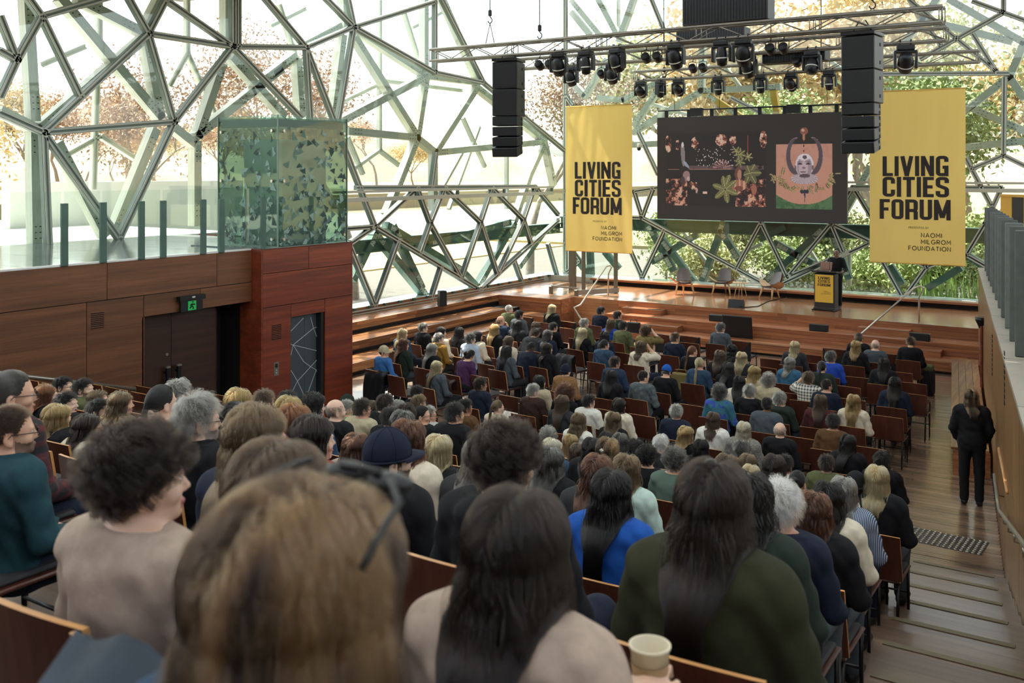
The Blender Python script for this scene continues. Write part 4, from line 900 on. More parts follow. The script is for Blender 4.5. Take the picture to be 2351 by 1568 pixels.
def lettering(par, s, x0, x1, z0, z1, y, mat, bold=0.02, align='fit', smooth=None):
    me = text_mesh(s, 1, bold); v = np.array([q.co[:] for q in me.vertices]); lo, hi = v.min(0), v.max(0)
    sz_ = (z1-z0)/(hi[1]-lo[1]); sx_ = (x1-x0)/(hi[0]-lo[0])
    q = np.zeros_like(v); q[:, 0] = x0+(v[:, 0]-lo[0])*sx_; q[:, 2] = z0+(v[:, 1]-lo[1])*sz_; q[:, 1] = y if not callable(y) else [y(a, b) for a, b in q[:, [0, 2]]]
    me.vertices.foreach_set('co', q.ravel()); me.update(); return obj('lettering', me, par, [mat])
def ribbon(path, wd, closed=False):
    P = [np.array(p, float) for p in path]; n = len(P); v = []; f = []
    for i in range(n):
        a = P[(i-1) % n] if closed or i > 0 else None; b = P[(i+1) % n] if closed or i < n-1 else None
        d0 = (P[i]-a)/np.linalg.norm(P[i]-a) if a is not None else None; d1 = (b-P[i])/np.linalg.norm(b-P[i]) if b is not None else None
        if d0 is None: d0 = d1
        if d1 is None: d1 = d0
        n0 = np.array((-d0[1], d0[0])); n1 = np.array((-d1[1], d1[0])); m = n0+n1; m = m/np.linalg.norm(m); k = wd/2/max(.5, m@n0); v += [P[i]+m*k, P[i]-m*k]
    for i in range(n if closed else n-1): j = (i+1) % n; f.append((2*i, 2*i+1, 2*j+1, 2*j))
    return v, f
def arc(cx_, cy_, rx, ry, a0, a1, n=7): return [(cx_+rx*math.cos(math.radians(a0+(a1-a0)*i/n)), cy_+ry*math.sin(math.radians(a0+(a1-a0)*i/n))) for i in range(n+1)]
SWD = .158; hw = SWD/2; GW = .46
GLY = {
 'L': ([[(hw, 1), (hw, hw), (.40, hw)]], .40), 'I': ([[(hw, 0), (hw, 1)]], SWD),
 'V': ([[(hw*.9, 1), (.24, 0)], [(.48-hw*.9, 1), (.24, 0)]], .48), 'N': ([[(hw, 0), (hw, 1)], [(.48-hw, 0), (.48-hw, 1)], [(hw, .98), (.48-hw, .02)]], .48),
 'O': (['C', arc(GW-hw-.1, 1-hw-.1, .1, .1, 0, 90)+arc(hw+.1, 1-hw-.1, .1, .1, 90, 180)+arc(hw+.1, hw+.1, .1, .1, 180, 270)+arc(GW-hw-.1, hw+.1, .1, .1, 270, 360)], GW),
 'C': ([[(GW-hw, .66)]+arc(GW-hw-.1, 1-hw-.1, .1, .1, 0, 90)+arc(hw+.1, 1-hw-.1, .1, .1, 90, 180)+arc(hw+.1, hw+.1, .1, .1, 180, 270)+arc(GW-hw-.1, hw+.1, .1, .1, 270, 360)+[(GW-hw, .36)]], GW),
 'G': ([[(GW-hw, .70)]+arc(GW-hw-.1, 1-hw-.1, .1, .1, 0, 90)+arc(hw+.1, 1-hw-.1, .1, .1, 90, 180)+arc(hw+.1, hw+.1, .1, .1, 180, 270)+arc(GW-hw-.1, hw+.1, .1, .1, 270, 360)+[(GW-hw, .44), (.24, .44)], [(GW-hw, .3), (GW-hw, 0)]], GW),
 'T': ([[(0, 1-hw), (.42, 1-hw)], [(.21, 1), (.21, 0)]], .42), 'E': ([[(.38, 1-hw), (hw, 1-hw), (hw, hw), (.38, hw)], [(hw, .51), (.34, .51)]], .38), 'F': ([[(.38, 1-hw), (hw, 1-hw), (hw, 0)], [(hw, .50), (.33, .50)]], .38),
 'S': ([[(GW-hw, .70)]+arc(GW-hw-.1, 1-hw-.1, .1, .1, 0, 90)+arc(hw+.1, 1-hw-.1, .1, .1, 90, 180)+arc(hw+.1, .64, .1, .1, 180, 250)+arc(GW-hw-.1, .36, .1, .1, 70, 0)+arc(GW-hw-.1, hw+.1, .1, .1, 360, 270)+arc(hw+.1, hw+.1, .1, .1, 270, 180)+[(hw, .31)]], GW),
 'R': ([[(hw, 0), (hw, 1-hw)]+arc(GW-hw-.1, 1-hw-.1, .1, .1, 90, 0)+arc(GW-hw-.1, .55, .1, .1, 0, -90)+[(hw, .45)], [(GW-hw-.06, .45), (GW-hw, .36), (GW-hw, 0)]], GW),
 'U': ([[(hw, 1)]+arc(hw+.1, hw+.1, .1, .1, 180, 270)+arc(GW-hw-.1, hw+.1, .1, .1, 270, 360)+[(GW-hw, 1)]], GW),
 'M': ([[(hw, 0), (hw, 1)], [(.60-hw, 0), (.60-hw, 1)], [(hw, .98), (.30, .12)], [(.60-hw, .98), (.30, .12)]], .60)}
def block_word(par, s, x0, x1, z0, z1, y, mat):
    v = []; f = []; x = 0
    for ch in s:
        st_, gw = GLY[ch]; cl = st_[0] == 'C'; layer = 0
        for p in (st_[1:] if cl else st_):
            a, b = ribbon(p, SWD, cl); o = len(v); v += [(q[0]+x, q[1], layer) for q in a]; f += [tuple(o+i for i in q) for q in b]; layer += .0006
        x += gw+.065
    W_ = x-.065; out = []
    for a, b, l in v:
        X = x0+a/W_*(x1-x0); Z = z0+b*(z1-z0); out.append((X, (y(X, Z) if callable(y) else y)-l, Z))
    return obj('lettering', mesh('lettering', out, f), par, [mat])
THIN = {'N': ([[(0, 0), (0, 1), (.68, 0), (.68, 1)]], .68), 'A': ([[(0, 0), (.38, 1), (.76, 0)], [(.14, .33), (.62, .33)]], .76), 'O': (['C', arc(.45, .5, .45, .5, 0, 345, 23)], .9), 'M': ([[(0, 0), (0, 1), (.40, .36), (.80, 1), (.80, 0)]], .80), 'I': ([[(0, 0), (0, 1)]], .0), 'L': ([[(0, 1), (0, 0), (.48, 0)]], .48),
 'G': ([arc(.46, .5, .46, .5, 40, 330, 18)+[(.88, .45), (.50, .45)]], .90), 'R': ([[(0, 0), (0, 1), (.34, 1)]+arc(.34, .73, .27, .27, 80, -90, 8)+[(0, .46)], [(.32, .46), (.62, 0)]], .62), 'F': ([[(.52, 1), (0, 1), (0, 0)], [(0, .5), (.46, .5)]], .52), 'U': ([[(0, 1)]+arc(.32, .34, .32, .34, 180, 360, 10)+[(.64, 1)]], .64), 'D': ([[(0, 0), (0, 1), (.30, 1)]+arc(.30, .5, .46, .5, 85, -85, 12)+[(.30, 0), (0, 0)]], .76), 'T': ([[(0, 1), (.62, 1)], [(.31, 1), (.31, 0)]], .62)}
def thin_word(par, s, x0, x1, z0, z1, y, mat, wt=.17):
    v = []; f = []; x = 0
    for ch in s:
        st_, gw = THIN[ch]; cl = st_[0] == 'C'; layer = 0
        for p in (st_[1:] if cl else st_):
            a, b = ribbon(p, wt, cl); o = len(v); v += [(q[0]+x, q[1], layer) for q in a]; f += [tuple(o+i for i in q) for q in b]; layer += .0005
        x += gw+.36
    W_ = x-.36; out = []
    for a, b, l in v:
        X = x0+a/W_*(x1-x0); Z = z0+b*(z1-z0); out.append((X, (y(X, Z) if callable(y) else y)-l, Z))
    return obj('lettering', mesh('lettering', out, f), par, [mat])
def banner(x0, x1, y, z0, z1, label, lead, fx, rz=0):
    w_, h_ = x1-x0, z1-z0; r = empty('banner', ((x0+x1)/2, y, z0), rz, label, 'banner', 'yellow hanging banners')
    def fold(x, z): return .012*math.sin(x*9+z*.7+lead)+.016*math.sin(x*4.3-z*.5)*(z/h_)+.01*math.sin(x*17+2*math.sin(z))*(.3+.7*z/h_)
    nx, nz = 60, 40; v = [((i/nx-.5)*w_*(1-.0*(j/nz)), fold((i/nx-.5)*w_, j/nz*h_), j/nz*h_) for i in range(nx+1) for j in range(nz+1)]
    f = [(i*(nz+1)+j, (i+1)*(nz+1)+j, (i+1)*(nz+1)+j+1, i*(nz+1)+j+1) for i in range(nx) for j in range(nz)]
    obj('cloth', mesh('banner_cloth', v, f, True), r, [M_BAN])
    for zz in (0, h_): obj('batten', tube_mesh('batten', [(-w_/2-.02, .015, zz), (w_/2+.02, .015, zz)], .018, 8), r, [M_BAN])
    for s in (-.45, .45): obj('hanging_wire', tube_mesh('wire', [(s*w_, .01, h_), (s*w_, .01, 7.76-z0)], .006, 5), r, [M_BLACKM])
    yy = lambda x, z: fold(x, z)-.012
    for s, zc, hh in (('LIVING', fx[0], fx[3]), ('CITIES', fx[1], fx[3]), ('FORUM', fx[2], fx[3])):
        xa, xb = {'LIVING': (.14, .83), 'CITIES': (.14, .835), 'FORUM': (.11, .852)}[s]
        block_word(r, s, (xa-.5)*w_, (xb-.5)*w_, (zc-hh/2)*h_, (zc+hh/2)*h_, yy, M_INK)
    lettering(r, 'PRESENTED BY', (.42-.5)*w_, (.63-.5)*w_, .202*h_, .214*h_, yy, M_INK, .0)
    for s, a, b, zc in (('NAOMI', .55, .76, .166), ('MILGROM', .55, .85, .128), ('FOUNDATION', .42, .85, .090)): thin_word(r, s, (a-.5)*w_, (b-.5)*w_, (zc-.0115)*h_, (zc+.0115)*h_, yy, M_INK)
    return r
banner(-6.3, -3.88, 28.0, 2.40, 7.08, 'larger yellow banner with dark lettering, beside the splayed timber wall', .5, (.562, .442, .312, .116))
banner(-16.05, -13.62, 28.2, 2.28, 7.03, 'yellow banner with dark lettering, hanging above the platform lift', 2.1, (.557, .434, .313, .116))
# ================================================================= people: distance fields, surface nets, hair
def nets(Fv, ax):
    """naive surface nets over a grid with its own axis positions"""
    S = Fv < 0; c = np.zeros(tuple(n-1 for n in Fv.shape), np.int8); off = [(i, j, k) for i in (0, 1) for j in (0, 1) for k in (0, 1)]
    nx, ny, nz = Fv.shape
    for i, j, k in off: c += S[i:nx-1+i, j:ny-1+j, k:nz-1+k]
    I, J, K = np.nonzero((c > 0) & (c < 8)); idx = -np.ones(c.shape, np.int64); idx[I, J, K] = np.arange(len(I))
    acc = np.zeros((len(I), 3)); cnt = np.zeros(len(I))
    vals = {o: Fv[I+o[0], J+o[1], K+o[2]] for o in off}
    X, Y, Z = ax; pos = {o: np.stack([X[I+o[0]], Y[J+o[1]], Z[K+o[2]]], 1) for o in off}
    for o in off:
        for d in range(3):
            if o[d] == 0:
                q = list(o); q[d] = 1; q = tuple(q); a, b = vals[o], vals[q]; m = (a < 0) != (b < 0)
                t = np.where(m, a/np.where(m, a-b, 1), 0); acc += np.where(m[:, None], pos[o]+(pos[q]-pos[o])*t[:, None], 0); cnt += m
    V = acc/cnt[:, None]; F = []
    for d, (e, g) in ((0, (1, 2)), (1, (2, 0)), (2, (0, 1))):
        sl = [slice(1, -1)]*3; sl[d] = slice(0, -1); sl2 = list(sl); sl2[d] = slice(1, None)
        A = S[tuple(sl)]; B = S[tuple(sl2)]; a, b, cc = np.nonzero(A != B); P = np.stack([a, b, cc], 1)
        for q in range(3):
            if q != d: P[:, q] += 1
        flip = A[a, b, cc]; ue = np.zeros(3, int); ue[e] = 1; ug = np.zeros(3, int); ug[g] = 1
        q = [idx[tuple((P-x).T)] for x in (ue+ug, ug, 0*ue, ue)]
        Q = np.stack(q, 1); Q[~flip] = Q[~flip][:, ::-1]; F.append(Q)
    F = np.concatenate(F); return V, F[(F >= 0).all(1)]
def np_mesh(name, V, F, mi=None):
    me = bpy.data.meshes.new(name); n = len(F); me.vertices.add(len(V)); me.vertices.foreach_set('co', np.ascontiguousarray(V, np.float32).ravel())
    me.loops.add(4*n); me.loops.foreach_set('vertex_index', np.ascontiguousarray(F, np.int32).ravel()); me.polygons.add(n); me.polygons.foreach_set('loop_start', np.arange(0, 4*n, 4, dtype=np.int32))
    me.polygons.foreach_set('use_smooth', np.ones(n, bool))
    me.update(calc_edges=True)
    if mi is not None:
        for _ in range(int(mi.max())+1): me.materials.append(None)
        me.polygons.foreach_set('material_index', mi.astype(np.int32))
    return me
def sm(a, b, k):
    h = np.clip(.5+.5*(b-a)/k, 0, 1); return b+(a-b)*h-k*h*(1-h)
def d_ell(P, c, r):
    q = [(P[i]-c[i])/r[i] for i in range(3)]; k0 = np.sqrt(q[0]**2+q[1]**2+q[2]**2); k1 = np.sqrt((q[0]/r[0])**2+(q[1]/r[1])**2+(q[2]/r[2])**2)+1e-6
    return k0*(k0-1)/k1
def d_cap(P, a, b, ra, rb, sy=1.):
    a = np.array(a, np.float32); d = np.array(b, np.float32)-a; L = float(d@d)+1e-9
    t = np.clip(((P[0]-a[0])*d[0]+(P[1]-a[1])*d[1]+(P[2]-a[2])*d[2])/L, 0, 1)
    return np.sqrt((P[0]-a[0]-t*d[0])**2+((P[1]-a[1]-t*d[1])*sy)**2+(P[2]-a[2]-t*d[2])**2)-(ra+(rb-ra)*t)
def axis(parts):
    out = []
    for a, b, s in parts: out.append(np.arange(a, b-1e-6, s))
    return np.unique(np.round(np.concatenate(out), 5)).astype(np.float32)
PIV = np.array((0, -.005, 1.10))
def hand_prims(P, w, d, up, curl=.6, k=1.):
    """palm, four unequal bent fingers, thumb; w wrist, d finger direction, up back-of-hand direction"""
    w = np.array(w, float); d = np.array(d, float)/np.linalg.norm(d); up = np.array(up, float); up = up-d*(up@d); up /= np.linalg.norm(up); s = np.cross(d, up)
    F = d_cap(P, w, w+d*.05, .027*k, .03*k)
    for i, (o, L) in enumerate(((-.030, .062), (-.011, .075), (.010, .080), (.029, .070))):
        k0 = w+d*.082+s*o*1.0; k1 = k0+(d*math.cos(curl*.5)-up*math.sin(curl*.5))*L*.5; k2 = k1+(d*math.cos(curl*1.5)-up*math.sin(curl*1.5))*L*.5
        F = sm(F, d_cap(P, w+d*.03+s*o*.8, k0, .014*k, .0115*k), .012); F = np.minimum(F, sm(d_cap(P, k0, k1, .0105*k, .0095*k), d_cap(P, k1, k2, .0095*k, .0078*k), .004))
    t0 = w+d*.022+s*.030; t1 = t0+d*.034+s*.022-up*.012; t2 = t1+d*.028+s*.0-up*.014
    return sm(F, np.minimum(d_cap(P, t0, t1, .014*k, .0115*k), d_cap(P, t1, t2, .0115*k, .009*k)), .010)
def head_field(P):
    """head in its own frame (pivot at the top of the neck)"""
    h = d_ell(P, (0, -.006, .115), (.0755, .094, .089)); h = sm(h, d_ell(P, (0, .032, .058), (.060, .066, .088)), .03)
    h = sm(h, d_ell(P, (0, .040, .002), (.046, .052, .034)), .025); h = sm(h, d_ell(P, (0, .083, -.012), (.02, .016, .016)), .018)
    for s in (-1, 1):
        h = sm(h, d_ell(P, (s*.038, .064, .046), (.026, .026, .022)), .018)
        so = d_ell(P, (s*.031, .104, .079), (.019, .014, .012)); h = -sm(-h, so, .012)
        h = np.minimum(h, d_ell(P, (s*.031, .0815, .079), (.0125, .0115, .0115)))
        e = d_ell(P, (s*(.077+.0), -.010, .062), (.0095, .021, .034)); e = sm(e, d_ell(P, (s*.078, -.004, .036), (.008, .011, .012)), .008); e = -sm(-e, d_ell(P, (s*.088, -.006, .064), (.008, .011, .020)), .005); h = sm(h, e, .008)
    h = sm(h, d_cap(P, (-.036, .088, .096), (.036, .088, .096), .009, .009), .012)
    h = sm(h, d_cap(P, (0, .094, .085), (0, .1135, .049), .007, .0095), .010); h = sm(h, d_cap(P, (-.0095, .103, .043), (.0095, .103, .043), .0065, .0065), .006)
    h = sm(h, d_ell(P, (0, .098, .018), (.024, .010, .006)), .005); h = sm(h, d_ell(P, (0, .095, .007), (.021, .010, .007)), .005); return h
def body_variant(name, yaw=0, pitch=0, lean=0, arms='lap', stand=False, wide=1., fine=False):
    if stand: X = axis([(-.36, -.12, .013), (-.12, .12, .0085), (.12, .37, .013)]); Y = axis([(-.24, -.12, .013), (-.12, .15, .0085), (.15, .47, .013)]); Z = axis([(0, 1.45, .014), (1.45, 1.80, .0085)]); dz = .43
    else:
        fx = .0085 if fine else .0135
        X = axis([(-.42, -.115, fx), (-.115, .115, .0075), (.115, .43, fx)]); Y = axis([(-.30, -.115, fx), (-.115, .14, .0075), (.14, .76, fx)]); Z = axis([(0, .5, .0145), (.5, 1.05, fx), (1.05, 1.36, .0075)]); dz = 0
    G = np.meshgrid(X, Y, Z, indexing='ij'); G = [g.astype(np.float32) for g in G]
    lw = np.clip(G[2]-(.5+dz), 0, 2)*lean; P = [G[0]/wide, G[1]-lw, G[2]+lw*lean*.35-dz]      # upper body, leaned
    Q = [G[0], G[1], G[2]]
    tor = d_ell(P, (0, -.015, .56), (.168, .128, .13)); tor = sm(tor, d_ell(P, (0, -.01, .72), (.150, .112, .2)), .06); tor = sm(tor, d_ell(P, (0, -.02, .90), (.168, .115, .185)), .07)
    tor = sm(tor, d_cap(P, (-.155, -.025, 1.0), (.155, -.025, 1.0), .058, .058, .85), .06); tor = sm(tor, d_cap(P, (-.09, -.025, 1.02), (.09, -.025, 1.02), .042, .042), .05)
    neck = d_cap(P, (0, -.028, 1.0), (0, -.006, 1.13), .055, .050)
    a_ = math.radians(yaw); b_ = math.radians(pitch); q = [P[i]-PIV[i] for i in range(3)]
    H = [q[0]*math.cos(a_)-q[1]*math.sin(a_), q[0]*math.sin(a_)+q[1]*math.cos(a_), q[2]]          # undo yaw (clockwise positive)
    H = [H[0], H[1]*math.cos(b_)-H[2]*math.sin(b_), H[1]*math.sin(b_)+H[2]*math.cos(b_)]; H = [H[0]*wide, H[1], H[2]]
    hd = head_field(H)
    cfg = {'lap': (((-.255, .00, .73), (-.085, .275, .615), (.8, .35, -.2)), ((.255, .00, .73), (.085, .265, .63), (-.8, .35, -.2))),
           'write': (((-.25, .05, .74), (-.10, .33, .66), (.7, .6, -.1)), ((.26, .04, .74), (.11, .34, .67), (-.5, .8, -.2))),
           'head': (((-.255, .00, .73), (-.085, .275, .615), (.8, .35, -.2)), ((.30, .17, .97), (.125, .10, 1.17), (-.35, -.25, .9))),
           'headL': (((-.31, .14, .96), (-.125, .08, 1.17), (.35, -.2, .9)), ((.255, .00, .73), (.085, .265, .63), (-.8, .35, -.2))),
           'chin': (((-.255, .00, .73), (-.085, .275, .615), (.8, .35, -.2)), ((.22, .20, .80), (.085, .17, 1.03), (-.3, -.15, .95))),
           'cup': (((-.255, .00, .73), (-.085, .275, .615), (.8, .35, -.2)), ((.28, .0, .76), (.17, .22, .83), (-.25, .9, .25))),
           'stand': (((-.245, -.01, .72), (-.20, .12, .52), (.3, .5, -.8)), ((.245, -.01, .72), (.20, .12, .52), (-.3, .5, -.8))),
           'lectern': (((-.29, .06, .73), (-.27, .30, .70), (.1, .9, -.2)), ((.29, .06, .73), (.27, .30, .70), (-.1, .9, -.2)))}[arms]
    arm = None; hands = None; slv = None
    for s, (el, wr, hdir) in zip((-1, 1), cfg):
        sh = (s*.178, -.025, .985); u = sm(d_cap(P, sh, el, .056, .043), d_cap(P, el, wr, .042, .030), .02); arm = u if arm is None else np.minimum(arm, u)
        wv = np.array(wr)-np.array(el); we = np.array(wr)-wv/np.linalg.norm(wv)*.015
        sl = sm(d_cap(P, sh, el, .068, .057), d_cap(P, el, we, .055, .045), .025)
        wn = wv/np.linalg.norm(wv); cutp = (P[0]-we[0])*wn[0]+(P[1]-we[1])*wn[1]+(P[2]-we[2])*wn[2]; near = np.sqrt((P[0]-wr[0])**2+(P[1]-wr[1])**2+(P[2]-wr[2])**2) < .10
        sl = np.where(near, np.maximum(sl, cutp), sl); slv = sl if slv is None else np.minimum(slv, sl)
        hn = hand_prims(P, wr, hdir, (0, -.25, .9) if arms not in ('head', 'chin', 'headL') else (s*.8, .4, .1), .9 if arms == 'cup' else .7); hands = hn if hands is None else np.minimum(hands, hn)
    leg = None; shoe = None; trs = None
    for s in (-1, 1):
        if stand: hp, kn, an, to = (s*.088, -.01, .93), (s*.10, .01, .50), (s*.10, -.03, .085), (s*.115, .15, .035)
        else: hp, kn, an, to = (s*.088, .03, .545), (s*.115, .44, .52), (s*.11, .43, .09), (s*.12, .61, .035)
        l = sm(d_cap(Q, hp, kn, .088, .060), d_cap(Q, kn, an, .057, .036), .03); t = sm(d_cap(Q, hp, kn, .098, .072), d_cap(Q, kn, (an[0], an[1], an[2]+.02), .070, .062), .035)
        sf = sm(d_cap(Q, (an[0], an[1]-.02, .05), to, .042, .036), d_cap(Q, an, (an[0], an[1], .05), .042, .045), .02); sf = np.maximum(sf, .004-Q[2])
        leg = l if leg is None else np.minimum(leg, l); shoe = sf if shoe is None else np.minimum(shoe, sf); trs = t if trs is None else sm(trs, t, .03)
    hipz = .93 if stand else .56
    trs = sm(trs, d_ell(Q, (0, -.01, hipz), (.178, .138, .14)), .05); trs = np.maximum(trs, Q[2]-(hipz+.10)); trs = np.maximum(trs, .06-Q[2])
    body = sm(sm(sm(tor, neck, .04), hd, .022), arm, .03); body = sm(body, hands, .015); body = sm(body, leg, .03); body = np.minimum(body, shoe+.012)
    V, F = nets(body, (X, Y, Z))
    # regions for the body's slots: 0 skin 1 scalp 2 eye 3 lip 4 beard 5 iris
    lv = np.clip(V[:, 2]-(.5+dz), 0, 2)*lean; PV = np.stack([V[:, 0]/wide, V[:, 1]-lv, V[:, 2]+lv*lean*.35-dz], 1)-PIV
    hx_ = PV[:, 0]*math.cos(a_)-PV[:, 1]*math.sin(a_); hy2 = PV[:, 0]*math.sin(a_)+PV[:, 1]*math.cos(a_); hz_ = PV[:, 2]
    hy3 = hy2*math.cos(b_)-hz_*math.sin(b_); hz3 = hy2*math.sin(b_)+hz_*math.cos(b_); C3 = np.stack([hx_*wide, hy3, hz3], 1)[F].mean(1)
    mi = np.zeros(len(F), int); x, y_, z = C3.T
    ear = (np.abs(x) > .066) & (np.hypot(y_+.008, z-.06) < .036)
    mi[scalp_mask(x, y_, z) & ~ear] = 1
    mi[(z < .034+.5*np.clip(.05-y_, 0, .06)) & (z > -.026) & (y_ > .016) & ~((np.abs(x) < .018) & (z > .030)) & (np.hypot(x, y_) > .05)] = np.where(True, 4, 0)
    for s in (-1, 1):
        de = np.sqrt((x-s*.031)**2+(y_-.0815)**2+(z-.079)**2); mi[(de < .0138) & (y_ > .086)] = 2; mi[(de < .0138) & (np.hypot(x-s*.031, z-.079) < .0045) & (y_ > .086)] = 5
    mi[(np.abs(x) < .024) & (z > .001) & (z < .025) & (y_ > .094)] = 3
    mi[(C3[:, 2] < -.06)] = 0
    me_b = np_mesh(name+'_body', V, F, np.maximum(mi, 0)); 
    while len(me_b.materials) < 6: me_b.materials.append(None)
    # clothing
    wr_ = .0042*(np.sin(P[0]*31+2.2*np.sin(P[2]*17+P[1]*9))*np.sin(P[2]*23+1.7*np.sin(P[0]*13)) + .7*np.sin((P[0]*.7+P[2])*46+2.5*np.sin(P[1]*21+P[0]*11)))
    out = {}
    up = sm(tor-.016, slv, .035)+wr_
    low = np.where(stand, (hipz-.02), .50)
    nk = np.sqrt(P[0]**2+((P[1]+.012)*1.0)**2)
    up = np.maximum(up, (low+dz*0)-Q[2])
    jum = np.maximum(sm(up, d_cap(P, (0, -.025, 1.0), (0, -.018, 1.055), .082, .069), .03), P[2]-1.080); out['crew'] = jum
    col_ = np.maximum(np.abs(np.sqrt(P[0]**2+(P[1]+.016)**2)-.070-.15*(1.085-P[2]))-.010, np.abs(P[2]-1.062+.35*np.clip(P[1], 0, 1))-.034)
    jk = np.maximum(sm(up-.006, d_cap(P, (0, -.025, 1.0), (0, -.018, 1.05), .082, .068), .03), P[2]-1.084); out['collar'] = sm(jk, col_, .012)
    hood = d_ell(P, (0, -.115, 1.03), (.125, .062, .06)); out['hood'] = sm(jk, hood, .03)
    tops = {}
    for k_, f_ in out.items():
        V, F = nets(f_, (X, Y, Z)); tops[k_] = np_mesh(name+'_'+k_, V, F)
    V, F = nets(trs+.5*wr_, (X, Y, Z)); tr = np_mesh(name+'_trousers', V, F); V, F = nets(shoe, (X, Y, Z)); sh_ = np_mesh(name+'_shoes', V, F)
    return dict(body=me_b, tops=tops, trousers=tr, shoes=sh_, yaw=yaw, pitch=pitch, lean=lean, dz=dz, wide=wide)
def scalp_mask(x, y, z):
    hl = np.interp(y, (-.11, -.085, -.03, .005, .035, .06, .11), (.005, .012, .045, .072, .10, .150, .160)); return z > hl
